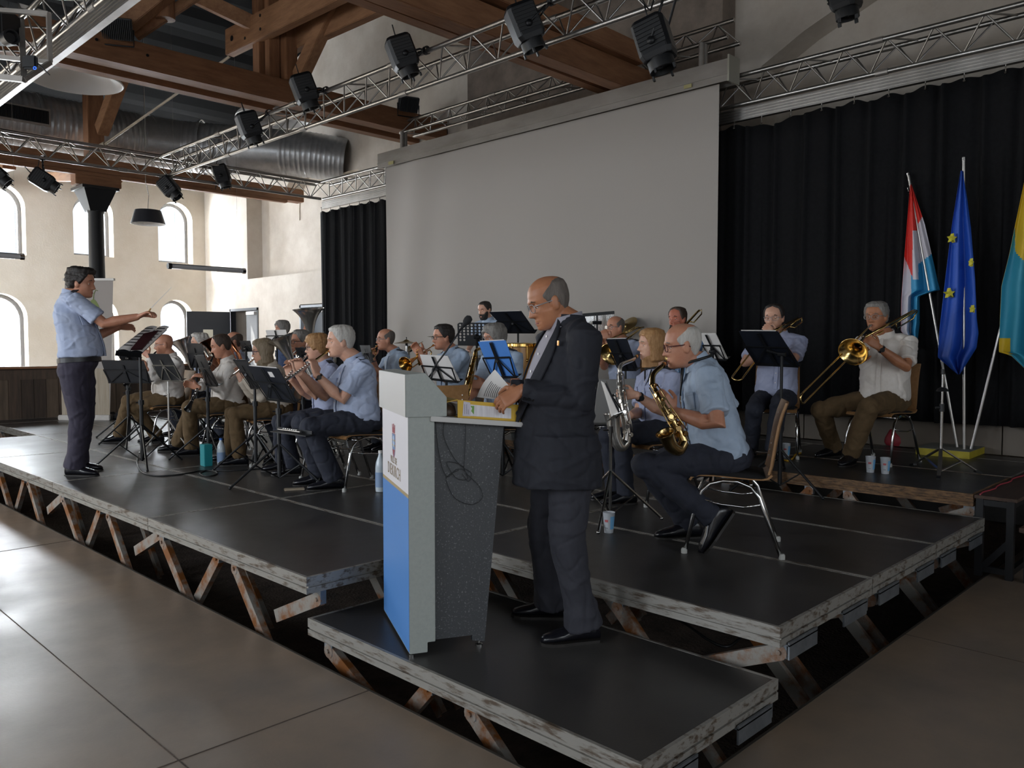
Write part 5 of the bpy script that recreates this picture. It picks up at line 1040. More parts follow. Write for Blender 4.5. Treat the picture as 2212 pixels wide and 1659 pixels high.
# conductor stand: seen from the side, score open on it
t, pl, Z = st('tall black conductor stand carrying the open score', [(312, 712), (361, 712), (306, 764), (250, 760)], 7.45, .12, .36, DK, (308, 1006), kind='plate', a0=.25, R=.44, pole_r=.014, hubh=.40)
sc = thing('open_score', 'open printed score lying on the conductor stand', 'sheet music', pl(.5, .9, 0)); N_ = Z
for x0, x1, nm in ((0, .48, 0), (.52, 1.0, 1)):
    rows = [[pl(x0 + (x1 - x0) * i / 6, -.08 + 1.04 * j / 6, 0) + N_ * (.012 + .016 * math.sin(PI * i / 6)) for i in range(7)] for j in range(7)]; mb = MB(); mb.sheet(rows, .004, N_); pg = mb.build('page', paper, sc, smooth=50)
    mb = MB()
    for k in range(7):
        y = .04 + .125 * k
        for q in range(3): a = pl(x0 + .06, y + q * .016) + N_ * .031; b = pl(x1 - .06, y + q * .016) + N_ * .031; mb.bar(a, b, .0025, .001, N_)
        for q in range(6): p = pl(x0 + .09 + q * .055, y + .01 + .01 * math.sin(q * 3 + k)) + N_ * .031; mb.ball(p, .006, 6, (1, 1, .3))
    mb.build('notes', ink, pg)
mb = MB(); mb.prism([pl(.35, .35, .03), pl(.8, .2, .03), pl(.95, .95, .03), pl(.55, 1.0, .03)], N_ * .02); tag(center(mb.build('dark_red_book', mat('dark_red_cover', '3A1C20', .5))), 'dark red booklet lying on the conductor stand desk', 'book')
# ------------------------------------------------------------------ instruments
brass = mat('polished_brass', 'D3B67A', .18, 1.0); silver = mat('silver_plate', 'DAD6D0', .2, .9); gold = mat('gold_lacquer', 'CDA660', .2, 1.0); ebony = mat('ebony_black', '141416', .3)
def flute(label, p, q, m, head=None):
    p, q = V3(p), V3(q); d = (q - p).normalized(); t = thing('flute', label, 'flute', (p + q) / 2, 'flutes'); a, b, _ = basis(d); L = (q - p).length
    hm = head or m; mb = MB(); mb.tube([p - d * .09, p + d * .14], .0095, 12); mb.build('head_joint', hm, t, smooth=40)
    mb = MB(); mb.tube([p + d * .14, q], .0098, 12); mb.build('body_tube', m, t, smooth=40); mb = MB(); mb.ball(p, .016, 10, (1, 1, .5)); mb.build('lip_plate', hm, t, smooth=True); mb = MB(); mb.tube([p - d * .10, p - d * .085], .0105, 12); mb.build('crown', m, t)
    for k in range(9): c = p + d * (.20 + k * (L - .26) / 9); mb = MB(); mb.lathe(c + UPW * .009, UPW, [(0, .004), (.008, .004), (.0085, 0)], 10); mb.build('key', m, t)
    mb = MB(); mb.tube([p + d * .18 + UPW * .012 - a * .006, q - d * .03 + UPW * .012 - a * .006], .002, 5); mb.build('key_rod', m, t); return t
mo = PEOPLE['flute_man']['mouth']; flute('silver flute with gold head joint held by the white-haired player', mo + PEOPLE['flute_man']['HF'] * .012, at(612, 826, 6.35), silver, brass)
mo = PEOPLE['flute_woman']['mouth']; flute('silver flute held by the blond short-haired player', mo + PEOPLE['flute_woman']['HF'] * .012, at(590, 850, 6.95), silver)
mo = PEOPLE['cardigan_woman']['mouth']; flute('silver flute held by the player in the beige cardigan', mo + PEOPLE['cardigan_woman']['HF'] * .012, at(496, 817, 7.65), silver)
def clarinet(label, p, q):
    p, q = V3(p), V3(q); d = (q - p).normalized(); L = (q - p).length; t = thing('clarinet', label, 'clarinet', q, 'clarinets')
    mb = MB(); mb.lathe(p, d, [(.004, -.02), (.010, .02), (.012, .08)], 12); mb.build('mouthpiece', ebony, t, smooth=50); mb = MB(); mb.lathe(p, d, [(.015, .08), (.017, .14), (.014, .145), (.014, L * .52), (.016, L * .53), (.016, L * .56), (.0145, L * .57), (.016, L * .84)], 14); mb.build('body', ebony, t, smooth=40)
    mb = MB(); mb.lathe(p, d, [(.017, L * .84), (.02, L * .90), (.036, L * .99), (.038, L), (.033, L * .995), (.012, L * .88)], 16); mb.build('bell', ebony, t, smooth=50)
    for f in (.14, .53, .84): mb = MB(); mb.lathe(p, d, [(.0175, L * f), (.0185, L * f + .003), (.0175, L * f + .010)], 14); mb.build('ring', silver, t)
    a, b, _ = basis(d)
    for k in range(12): c = p + d * L * (.2 + .05 * k) - FW * .016 + a * .006 * (-1) ** k; mb = MB(); mb.lathe(c, -FW, [(0, .004), (.008, .004), (.009, 0)], 8); mb.build('key', silver, t)
    mb = MB(); mb.tube([p + d * L * .2 - FW * .017 + a * .012, p + d * L * .8 - FW * .018 + a * .012], .0025, 5); mb.build('key_rod', silver, t); return t
q = PEOPLE['clarinet_man']; clarinet('black clarinet pointing down between the knees of the bent player', q['mouth'], at(405, 886, 8.15))
q = PEOPLE['bald_woodwind']; clarinet('black clarinet of the leftmost bald player, bell near the conductor stand', q['mouth'], at(272, 834, 9.35))
def sax(label, mouth, pts, bellpts, m, k_=.85):
    t = thing('saxophone', label, 'saxophone', pts[-1], 'saxophones'); n = len(pts)
    mouth = V3(mouth); p0 = V3(pts[0]); d = (p0 - mouth).normalized()
    mb = MB(); mb.lathe(mouth - d * .01, d, [(.005, 0), (.011, .03), (.013, .085)], 12); mb.build('mouthpiece', ebony, t, smooth=50); mb = MB(); mb.lathe(mouth, d, [(.0135, .035), (.0145, .04), (.0145, .055), (.0135, .06)], 12); mb.build('ligature', brass, t)
    def bez(P_, k=8):
        P_ = [V3(x) for x in P_]; o = []
        for i in range(len(P_) - 1):
            a, b = P_[i], P_[i + 1]; ta = (P_[min(i + 1, len(P_) - 1)] - P_[max(i - 1, 0)]) * .5; tb = (P_[min(i + 2, len(P_) - 1)] - a) * .5
            for j in range(k): s_ = j / k; o.append(a * (2 * s_ ** 3 - 3 * s_ ** 2 + 1) + ta * (s_ ** 3 - 2 * s_ ** 2 + s_) + b * (3 * s_ ** 2 - 2 * s_ ** 3) + tb * (s_ ** 3 - s_ ** 2))
        return o + [P_[-1]]
    nk = bez([mouth + d * .07] + [V3(p) for p in pts[:3]]); mb = MB(); mb.tube(nk, [.010 + .008 * i / len(nk) for i in range(len(nk))], 12); mb.build('neck', m, t, smooth=50)
    bd = bez(pts[2:] , 10); N = len(bd); mb = MB(); mb.tube(bd, [(.018 + (.040 - .018) * i / N) * k_ for i in range(N)], 14); mb.build('body', m, t, smooth=50)
    bl = bez([pts[-1]] + bellpts, 8); N2 = len(bl); mb = MB(); rr = [k_ * (.040 + .018 * (i / N2) + .020 * max(0, (i / N2 - .72) / .28) ** 2) for i in range(N2)]; mb.tube(bl, rr, 20, False); mb.tube(bl, [x - .003 for x in rr], 20, False); 
    e = (bl[-1] - bl[-2]).normalized(); mb.lathe(bl[-1], e, [(rr[-1] - .003, 0), (rr[-1] + .002, .002), (rr[-1], -.002)], 20); mb.build('bell', m, t, smooth=50)
    side = -FW
    for k in range(13):
        f = .06 + .062 * k; i = int(f * N); p = bd[i]; tg = (bd[i + 1] - bd[i]).normalized(); sd = (side - tg * side.dot(tg)).normalized(); cr = tg.cross(sd); rad = (.018 + .022 * f) * k_
        o = (sd * math.cos((k % 3 - 1) * .7) + cr * math.sin((k % 3 - 1) * .7)); r = .010 + .007 * f; mb = MB(); mb.lathe(p + o * (rad + .002), o, [(0, .010), (r, .010), (r * 1.08, .004), (r * .4, 0)], 12); mb.build('key', m, t, smooth=40)
    for k in (-1, 1):
        i0, i1 = int(.05 * N), int(.85 * N); ln = []
        for i in range(i0, i1, 4): tg = (bd[i + 1] - bd[i]).normalized(); sd = (side - tg * side.dot(tg)).normalized(); cr = tg.cross(sd); ln.append(bd[i] + (sd * .55 + cr * k * .8) * (.028 + .022 * i / N))
        mb = MB(); mb.tube(ln, .0035, 6); mb.build('key_rod', m, t, smooth=True)
    i = int(.5 * N); mb = MB(); tg = (bd[i + 1] - bd[i]).normalized(); c = bd[i] + side * .045; a, b, _ = basis(side); mb.tube([c + (a * math.cos(x) + b * math.sin(x)) * .02 for x in [2 * PI * k / 16 for k in range(17)]], .004, 6); mb.build('brace_ring', m, t, smooth=True)
    return t
d = 4.50; q = PEOPLE['alto_man']; dm = dep_of(q['mouth'])
sax('golden saxophone held by the white-haired player on the front right chair', q['mouth'] + q['HF'] * .01, [at(1433, 789, dm - .05), at(1412, 808, dm - .1), at(1409, 832, dm - .13), at(1428, 866, dm - .18), at(1448, 900, dm - .20), at(1469, 934, dm - .2), at(1478, 955, dm - .2)], [at(1466, 972, dm - .22), at(1449, 962, dm - .25), at(1437, 935, dm - .28)], mat('old_gold_lacquer', 'B79C6C', .22, 1.0), .72)
d = 5.85; q = PEOPLE['saxophone_woman']; dm = dep_of(q['mouth'])
sax('silver saxophone held by the blond player', q['mouth'] + q['HF'] * .01, [at(1366, 778, dm - .1), at(1342, 789, dm - .2), at(1339, 806, dm - .22), at(1342, 846, dm - .30), at(1348, 890, dm - .34), at(1355, 932, dm - .34), at(1353, 955, dm - .34)], [at(1341, 965, dm - .36), at(1329, 945, dm - .38), at(1322, 893, dm - .40)], silver)
q = PEOPLE['saxophone_man']; dm = dep_of(q['mouth'])
sax('golden saxophone held by the player behind the blue folder', q['mouth'] + q['HF'] * .01, [at(1040, 753, dm - .1), at(1029, 757, dm - .18), at(1026, 768, dm - .2), at(1017, 805, dm - .26), at(1010, 836, dm - .3), at(1004, 862, dm - .3), at(1000, 874, dm - .3)], [at(992, 882, dm - .32), at(984, 872, dm - .34), at(978, 846, dm - .36)], gold)
def bell_prof(R, L, r0=.010): return [(r0 + (R - r0) * (1 - (1 - x) ** .999) ** 4.5 * 1.0 + .012 * x, x * L) for x in [i / 18 for i in range(19)]]
def hornbell(t, o, d, R, L, m, name='bell', r0=.010):
    pr = bell_prof(R, L, r0); mb = MB(); mb.lathe(o, d, pr + [(pr[-1][0] + .003, pr[-1][1] + .002), (pr[-1][0], pr[-1][1] + .004)] + [(a - .002, b) for a, b in pr[::-1]], 28); return mb.build(name, m, t, smooth=60)
def trombone(label, mouth, slide_end, bell, bell_dir, tail, m, side):
    # two parallel slide tubes from the mouthpiece to the bow, the bell section beside them
    mouth, E = V3(mouth), V3(slide_end); d = (E - mouth).normalized(); t = thing('trombone', label, 'trombone', (mouth + E) / 2, 'trombones')
    sd = V3(side); sd = (sd - d * sd.dot(d)).normalized(); w_ = .085
    mb = MB(); mb.lathe(mouth - d * .01, d, [(.013, 0), (.0145, .004), (.009, .02), (.006, .05), (.007, .09)], 14); mb.build('mouthpiece', silver, t, smooth=50)
    mb = MB(); mb.tube([mouth + d * .06, E], .0075, 10); mb.build('slide_tube', m, t, smooth=50); mb = MB(); mb.tube([mouth + d * .14 + sd * w_, E + sd * w_], .0075, 10); mb.build('slide_tube', m, t, smooth=50)
    mb = MB(); mb.tube([E] + [E + sd * w_ / 2 - sd * math.cos(PI * k / 8) * w_ / 2 + d * math.sin(PI * k / 8) * w_ * .5 for k in range(9)], .0085, 10); mb.build('slide_bow', m, t, smooth=True)
    for f in (.16, .26): mb = MB(); mb.tube([mouth + d * f, mouth + d * f + sd * w_], .005, 8); mb.build('slide_brace', m, t)
    B = V3(bell); bd = V3(bell_dir).normalized(); T = V3(tail); L = .30; o = B - bd * L
    hornbell(t, o, bd, .105, L, m)
    P0 = mouth + d * .14 + sd * w_; back = (T - o).normalized(); up_ = (T - P0); mid = P0.lerp(T, .5)
    T2 = T - (o - T).normalized() * 0
    mb = MB(); lo = T + (P0 - o) * .45; mb.tube([o + bd * .01, o.lerp(T, .5), T - back * .02, T + back * .02, (T + lo) / 2 + back * .05, lo + back * .02, lo - back * .02, lo.lerp(P0, .6), P0], [.011, .0105, .010, .0095, .009, .0088, .0085, .008, .0078], 10); mb.build('tuning_slide', m, t, smooth=True)
    mb = MB(); mb.tube([o.lerp(T, .3), lo.lerp(P0, .45)], .005, 8); mb.build('bell_brace', m, t)
    c = lo.lerp(P0, .35); mb = MB(); mb.tube([c, c + (T - c) * .5 + back * .08, T + back * .06 + sd * .02, lo + sd * .05, c + sd * .05, c + sd * .02, c], .007, 8); mb.build('thumb_loop', m, t, smooth=True); return t
q = PEOPLE['right_trombone']; dm = dep_of(q['mouth']); trombone('golden trombone with its bell turned to the hall, right player near the flags', q['mouth'] + q['HF'] * .012, at(1733, 850, dm - .62), at(1843, 760, dm - .36), -RT * .62 - FWH * .70 - UPW * .42, at(1972, 672, dm + .12), brass, -UPW * .5 + RT * .2 + FWH * .2)
q = PEOPLE['middle_trombone']; dm = dep_of(q['mouth']); trombone('golden trombone reaching down left behind the wide folder', q['mouth'] + q['HF'] * .012, at(1583, 812, dm - .5), at(1640, 752, dm - .45), -RT * .6 - FWH * .6 - UPW * .5, at(1722, 688, dm + .15), brass, RT * .6 + UPW * .1)
q = PEOPLE['old_trombone']; dm = dep_of(q['mouth']); trombone('golden trombone of the balding player beside the bar chimes', q['mouth'] + q['HF'] * .012, at(1268, 772, dm - .35), at(1320, 765, dm - .4), -RT * .5 - FWH * .7 - UPW * .4, at(1382, 711, dm + .1), brass, RT * .5 + UPW * .2)
q = PEOPLE['red_trombone']; dm = dep_of(q['mouth']); trombone('golden trombone with raised loop against the screen edge', q['mouth'] + q['HF'] * .012, at(1405, 800, dm - .35), at(1440, 760, dm - .4), -RT * .4 - FWH * .7 - UPW * .5, at(1506, 674, dm + .1), brass, RT * .5 + UPW * .1)
def trumpet(label, mouth, B, m):
    mouth, B = V3(mouth), V3(B); d = (B - mouth).normalized(); t = thing('trumpet', label, 'trumpet', (mouth + B) / 2, 'trumpets'); dn = -UPW; dn = (dn - d * dn.dot(d)).normalized(); L = (B - mouth).length
    mb = MB(); mb.lathe(mouth - d * .005, d, [(.012, 0), (.013, .003), (.008, .018), (.005, .05), (.006, .08)], 12); mb.build('mouthpiece', m, t, smooth=50)
    mb = MB(); mb.tube([mouth + d * .06, mouth + d * (L * .80), mouth + d * (L * .85) + dn * .02, mouth + d * (L * .85) + dn * .05, mouth + d * (L * .80) + dn * .07, mouth + d * (L * .42) + dn * .07], .0062, 8); mb.build('lead_pipe', m, t, smooth=True)
    o = mouth + d * (L * .38) + dn * .012 + FWH * -.02; hornbell(t, o, (B - o).normalized(), .062, (B - o).length, m, r0=.006)
    mb = MB(); mb.tube([o, mouth + d * (L * .14) + dn * .02 - FWH * .02, mouth + d * L * .10 + dn * .05 - FWH * .02, mouth + d * L * .15 + dn * .085 - FWH * .02, mouth + d * (L * .42) + dn * .09 - FWH * .02], .0062, 8); mb.build('tubing', m, t, smooth=True)
    for k in range(3): c = mouth + d * (L * .45 + k * .030) - FWH * .01; mb = MB(); mb.tube([c + dn * .095, c - dn * .025], .0125, 12); v_ = mb.build('valve', m, t, smooth=40); mb = MB(); mb.tube([c - dn * .025, c - dn * .05], .004, 6); mb.ball(c - dn * .052, .009, 8, (1, 1, .4)); mb.build('valve_button', m, v_)
    return t
q = PEOPLE['trumpet_man']; dm = dep_of(q['mouth']); trumpet('golden trumpet pointing down left toward the lectern', q['mouth'] + q['HF'] * .01, at(876, 787, dm - .42), gold)
q = PEOPLE['flugelhorn_man']; dm = dep_of(q['mouth']); trumpet('brass flugelhorn of the bald player by the left curtain', q['mouth'] + q['HF'] * .01, at(788, 776, dm - .35), brass)
def bighorn(label, name, rim, axis, R, L, m, low, coil=.14):
    rim = V3(rim); ax = V3(axis).normalized(); t = thing(name, label, name, low, 'large brass'); o = rim - ax * L; pr = [(.02 + (R - .02) * (x ** 2.6) * .62 + .38 * (R - .02) * x ** 9, x * L) for x in [i / 22 for i in range(23)]]
    mb = MB(); mb.lathe(o, ax, pr + [(R + .004, L + .002), (R, L + .005)] + [(a - .003, b) for a, b in pr[::-1]], 32); mb.build('bell', m, t, smooth=60)
    a, b, _ = basis(ax); a = (RT - ax * RT.dot(ax)).normalized(); pts = []
    for k in range(25): th = PI + 2 * PI * k / 24; pts.append(o + ax * (.12 + .16 * math.sin(th) * 1.2 - .05) + a * (coil + coil * math.cos(th)))
    mb = MB(); mb.tube(pts, .021, 12); mb.build('main_coil', m, t, smooth=True)
    mb = MB(); mb.tube([o + a * .02 + ax * .0, o + a * .04 - ax * .06, o + a * .14 - ax * .10, o + a * .24 - ax * .03, o + a * .26 + ax * .1, o + a * .24 + ax * .28], [.024, .025, .026, .024, .02, .018], 12); mb.build('bottom_bow', m, t, smooth=True)
    for k in range(3): c = o + a * (.11 + .045 * k) - FWH * .03 + ax * .10; mb = MB(); mb.tube([c - ax * .07, c + ax * .12], .019, 12); v_ = mb.build('valve', m, t, smooth=40); mb = MB(); mb.tube([c + ax * .12, c + ax * .15], .006, 8); mb.ball(c + ax * .155, .011, 8); mb.build('valve_button', m, v_)
    mb = MB(); mb.tube([o + ax * .30 + a * .03, o + ax * .34 + a * .09 + FWH * .05, o + ax * .34 + a * .14 + FWH * .10], .007, 8); mb.build('lead_pipe', m, t, smooth=True); return t
bighorn('large silver tuba with wide bell rising beside the black curtain', 'tuba', at(666, 668, 11.7), -RT * .05 + UPW * 1 - FWH * .12, .225, .80, silver, at(672, 790, 11.7), .16)
bighorn('silver euphonium with bell leaning left between cardigan player and blond flute player', 'euphonium', at(606, 729, 7.95), -RT * .42 + UPW * 1 - FWH * .15, .135, .50, silver, at(640, 830, 8.0), .11)
bighorn('silver baritone horn with bell leaning left before the window', 'baritone_horn', at(388, 734, 9.9), -RT * .36 + UPW - FWH * .12, .125, .48, silver, at(410, 820, 9.9), .10)
bighorn('copper-coloured horn with bell beside the clarinet player head', 'tenor_horn', at(448, 734, 9.6), -RT * .45 + UPW - FWH * .15, .10, .40, mat('copper_lacquer', 'C07F5A', .2, 1.0), at(462, 815, 9.6), .08)
# baton
h = PEOPLE['conductor']['arms'][1][3]; b0 = at(326, 666, dep_of(h) - .02); mb = MB(); mb.tube([b0 - RT * .02 - UPW * .03, b0], [.008, .006], 8); t = thing('baton', 'white baton in the raised hand of the conductor', 'baton', b0); mb.build('grip', mat('cork_grip', 'B08A5A', .7), t, smooth=True); mb = MB(); mb.tube([b0, at(371, 620, dep_of(h) - .02)], [.0035, .0018], 6); mb.build('shaft', white_m, t)
# ------------------------------------------------------------------ lettering
def text(body, size, o, right, up, m, parent, name, depth=.002, stretch=1.0):
    cu = bpy.data.curves.new('lettering', 'FONT'); cu.body = body; cu.size = size; cu.extrude = depth; cu.align_x = 'CENTER'; cu.space_character = 1.22; ob = bpy.data.objects.new('lettering', cu); COL.objects.link(ob)
    me = bpy.data.meshes.new_from_object(ob.evaluated_get(bpy.context.evaluated_depsgraph_get())); bpy.data.objects.remove(ob); bpy.data.curves.remove(cu)
    r, u = V3(right).normalized(), V3(up).normalized(); n = r.cross(u); o = V3(o)
    me.transform(Matrix(((r.x * stretch, u.x, n.x, o.x), (r.y * stretch, u.y, n.y, o.y), (r.z * stretch, u.z, n.z, o.z), (0, 0, 0, 1)))); me.materials.clear(); me.materials.append(m); return finish(me, name, parent, norm=False)
# ------------------------------------------------------------------ lectern
FR = onZ(885, 1421, PD); FLc = onZ(830, 1325, PD); Wd = (FLc - FR); WL = Wd.length; Wd.normalize(); Sd = V3((Wd.y, -Wd.x, 0))
LP = lambda s, w_, z: FR + Sd * s + Wd * w_ + UPW * z
lt = thing('lectern', 'grey lectern with white and blue town front panel standing on the low podium', 'lectern', FR + Wd * WL / 2 + Sd * .25)
lg = mat('light_grey_laminate', '9BA09C', .5, color2='949A96', scale=60); lg2 = mat('pale_laminate', 'BDBBB8', .5); speck = mat('speckled_dark_laminate', '3D3F42', .5, color2='77797B', scale=140, lo=.60, hi=.72, detail=2)
m = MB(); m.prism([LP(0, 0, .015), LP(.082, 0, .015), LP(.082, 0, .06), LP(.118, 0, .06), LP(.118, 0, 1.075), LP(0, 0, 1.075)], Wd * WL); m.build('column', lg, lt, bevel=.002)
m = MB(); m.prism([LP(-.014, -.012, 1.075), LP(-.014, -.012, 1.262), LP(.075, -.012, 1.268), LP(.172, -.012, 1.160), LP(.172, -.012, 1.075)], Wd * (WL + .024)); m.build('head_box', lg, lt, bevel=.002)
m = MB(); m.prism([LP(-.0155, -.011, 1.076), LP(-.0155, -.011, 1.261), LP(-.0155, WL + .011, 1.261), LP(-.0155, WL + .011, 1.076)], Sd * .0012); m.build('head_front', lg2, lt)
for w_ in (.035, WL - .055):
    m = MB(); m.prism([LP(.119, w_, .055), LP(.30, w_, .055), LP(.30, w_, .03), LP(.36, w_, .02), LP(.455, w_, 1.03), LP(.119, w_, 1.055)], Wd * .02); sp = m.build('side_panel', speck, lt)
    m = MB(); m.lathe(LP(.335, w_ + .01, 0), UPW, [(.018, 0), (.018, .008), (.006, .012), (.006, .03)], 12, True); m.build('levelling_foot', steel_m, sp)
m = MB(); m.prism([LP(.10, -.02, 1.055), LP(.56, -.02, 1.012), LP(.56, -.02, 1.034), LP(.10, -.02, 1.078)], Wd * (WL + .04)); m.build('shelf', lg2, lt, bevel=.002)
m = MB(); m.prism([LP(.553, -.02, 1.02), LP(.565, -.02, 1.018), LP(.565, -.02, 1.046), LP(.553, -.02, 1.047)], Wd * (WL + .04)); m.build('stop_strip', lg2, lt)
m = MB(); m.lathe(LP(.012, .012, 0), UPW, [(.012, 0), (.012, .01), (.005, .014), (.005, .02)], 10, True); m.build('levelling_foot', steel_m, lt)
ht = 1.06; zs = .02 + ht * .655
def panel(nm, z0, z1, m_): m = MB(); m.prism([LP(-.0015, .002, z0), LP(-.0015, WL - .002, z0), LP(-.0015, WL - .002, z1), LP(-.0015, .002, z1)], Sd * .0012); return m.build(nm, m_, lt)
panel('blue_print', .022, zs, mat('print_blue', '4F85C6', .45)); panel('beige_stripe', zs, zs + .017, mat('print_beige', 'A8946F', .5)); panel('white_print', zs + .017, 1.074, mat('print_white', 'D9D6DA', .45))
tx = mat('print_bronze', '8C7B63', .6)
text('VILLE DE', .046, LP(-.002, WL * .525, 1.075 - ht * .235), -Wd, UPW, tx, lt, 'lettering', .0008, .72); text('DIEKIRCH', .080, LP(-.002, WL * .52, 1.075 - ht * .295), -Wd, UPW, tx, lt, 'lettering', .0008, .76)
cc = LP(-.0025, WL * .52, 1.075 - ht * .135)
def crest(nm, pts, m_, o=0): m = MB(); m.prism([cc - Wd * x + UPW * z - Sd * o for x, z in pts], Sd * .0008); return m.build(nm, m_, lt)
shield = [(-.036, .035), (.036, .035), (.036, -.02), (.026, -.055), (0, -.082), (-.026, -.055), (-.036, -.02)]
crest('crest_shield', shield, mat('crest_slate', '6A88B0', .5)); crest('crest_border', [(x * 1.10, z * 1.07) for x, z in shield], mat('crest_dark_red', '8E3A44', .5), -.0004)
crest('crest_crown', [(-.032, .040), (.032, .040), (.036, .080), (.024, .080), (.022, .066), (.012, .066), (.010, .084), (-.010, .084), (-.012, .066), (-.022, .066), (-.024, .080), (-.036, .080)], MATS['crest_dark_red'])
crest('crest_base', [(-.030, -.040), (.030, -.040), (.0, -.076)], MATS['crest_dark_red'], .0005); crest('crest_lion', [(-.014, .02), (-.004, .028), (.008, .024), (.012, .012), (.006, .004), (.014, -.008), (.008, -.03), (.0, -.018), (-.008, -.032), (-.012, -.01), (-.006, .004), (-.014, .008)], mat('crest_pale_blue', 'B9CBE2', .5), .0006)
for z in (.008, -.016): crest('crest_bar', [(-.035, z), (.035, z), (.035, z - .006), (-.035, z - .006)], mat('crest_olive', '9A8A52', .5), .0004)
# binder, papers, bag, microphone
def shelf_z(s_): return 1.078 - (s_ - .10) * (.044 / .46)
bt = thing('ring_binder', 'yellow lever arch binder lying on the lectern shelf, spine to the hall', 'binder', LP(.40, .12, shelf_z(.4))); yel = mat('yellow_binder', 'C9A227', .45)
bx = lambda s_, w_, h: LP(s_, w_, shelf_z(s_) + h)
m = MB(); m.prism([bx(.225, .0, .001), bx(.585, .0, .001), bx(.585, .0, .064), bx(.535, .0, .078), bx(.225, .0, .080)], Wd * .004); sp = m.build('spine', yel, bt)
m = MB(); m.prism([bx(.225, 0, 0), bx(.585, 0, 0), bx(.585, .29, 0), bx(.225, .29, 0)], UPW * .003); m.build('cover', yel, bt)
m = MB(); m.prism([bx(.222, .0, .080), bx(.225, .0, .078), bx(.10, .20, .055), bx(.10, .20, .057)], Wd * .004 + UPW * .0); m.prism([bx(.225, 0, .079), bx(.12, .03, .045), bx(.12, .26, .045), bx(.225, .26, .079)], UPW * .003); m.build('cover', yel, bt)
m = MB(); m.prism([bx(.235, .01, .004), bx(.56, .01, .004), bx(.56, .25, .004), bx(.235, .25, .004)], UPW * .055); m.build('pages', paper, bt)
o_ = -Wd * .0012
m = MB(); m.prism([bx(.275, 0, .012) + o_, bx(.478, 0, .012) + o_, bx(.478, 0, .060) + o_, bx(.275, 0, .064) + o_], Wd * .001); m.build('label_pocket', mat('clear_pocket', 'C9C7CC', .2, color2='E2E0E4', scale=9, stretch=(9, 9, .6)), sp)
m = MB(); m.prism([bx(.247, 0, .010) + o_ * 1.5, bx(.283, 0, .010) + o_ * 1.5, bx(.283, 0, .072) + o_ * 1.5, bx(.252, 0, .076) + o_ * 1.5], Wd * .001); ps = m.build('paper_slip', mat('slip_paper', 'C4C0CC', .7), sp)
for k, x in enumerate((.257, .266, .274)): m = MB(); m.tube([bx(x + .0012 * math.sin(j * 2.3), 0, .018 + .045 * j / 14 * (1 if k < 2 else .5)) + o_ * 1.8 for j in range(15)], .0006, 4); m.build('handwriting', ink, ps)
m = MB(); m.prism([bx(.284, 0, .058) + o_ * 1.4, bx(.302, 0, .058) + o_ * 1.4, bx(.300, 0, .020) + o_ * 1.4, bx(.287, 0, .034) + o_ * 1.4, bx(.292, 0, .046) + o_ * 1.4], Wd * .0005); m.build('green_mark', mat('green_print', '6E9A4A', .6), sp)
c = bx(.513, 0, .040) - Wd * .001; m = MB(); m.lathe(c, -Wd, [(.010, 0), (.0135, .002), (.0145, 0)], 20); m.build('finger_ring', steel_m, sp); m = MB(); m.lathe(c, -Wd, [(0, .0006), (.0105, .0006), (.0105, 0), (0, 0)], 18); m.build('finger_hole', black_m, sp)
pg = thing('turned_page', 'printed page being turned above the yellow binder by the speaker', 'paper', at(1075, 850, 3.72)); A0, A1, B0, B1 = at(1030, 858, 3.80), at(1105, 866, 3.66), at(1069, 798, 3.84), at(1110, 846, 3.70)
rows = [[(A0.lerp(A1, i / 8)).lerp(B0.lerp(B1, i / 8), j / 8) + FWH * (.018 * math.sin(PI * j / 8)) - RT * (.012 * math.sin(PI * j / 8)) for i in range(9)] for j in range(9)]; m = MB(); m.sheet(rows, .0008, -FWH); q = m.build('sheet', paper, pg, smooth=50)
m = MB()
for k in range(12):
    f0 = .10 + .06 * k; a = [(A0.lerp(A1, f0 + .10)).lerp(B0.lerp(B1, f0 + .10), y) + FWH * (.018 * math.sin(PI * y)) - RT * (.012 * math.sin(PI * y)) - FWH * .0015 for y in [.06 + (.62 - .02 * (k % 3)) * z / 8 for z in range(9)]]
    for p_, q_ in zip(a, a[1:]): m.bar(p_, q_, .0022, .0006, FWH)
m.build('printed_lines', ink, q)
m = MB(); P_ = bx(.17, .30, .0); m.loft([[bx(.20 + .06 * math.cos(a) * k, .17 + .12 * math.sin(a) * k, z) for a in [2 * PI * j / 18 for j in range(18)]] for k, z in ((1, .002), (1.05, .02), (.9, .045), (.35, .058))]); solo('brown_pouch', m, mat('brown_leather', '4E3B2B', .5, color2='3A2B20', scale=20), 'small brown leather pouch on the lectern shelf left of the binder', 'pouch', smooth=60)
mt_ = thing('gooseneck_microphone', 'slim black gooseneck microphone rising above the lectern', 'microphone', LP(.15, .30, 1.08)); b0 = at(918, 850, 3.95); m = MB(); m.tube([LP(.15, .28, 1.08), at(935, 797, 3.93), at(965, 757, 3.92), at(1000, 705, 3.90)], .0045, 8); m.build('stem', black_m, mt_, smooth=True)
m = MB(); d_ = (at(1013, 688, 3.88) - at(1000, 705, 3.90)).normalized(); e = at(1000, 705, 3.90); m.lathe(e, d_, [(.005, -.02), (.008, 0), (.010, .015), (.017, .024), (.020, .04), (.017, .056), (.006, .064)], 16, True); m.build('capsule', mat('foam_black', '1B1C1F', .9), mt_, smooth=True)
m = MB(); m.lathe(LP(.15, .28, 1.072), UPW, [(.03, 0), (.03, .012), (.01, .02)], 16, True); m.build('base', black_m, mt_)
ct = thing('tangled_cable', 'thin black cable hanging tangled on the speckled side of the lectern', 'cable', LP(.25, .0, .7)); SP = lambda u, v: onY(u, v, 0) if False else (CAM + ray(u, v) * ((LP(.2, .024, .5) - CAM).dot(Wd) / ray(u, v).dot(Wd)))
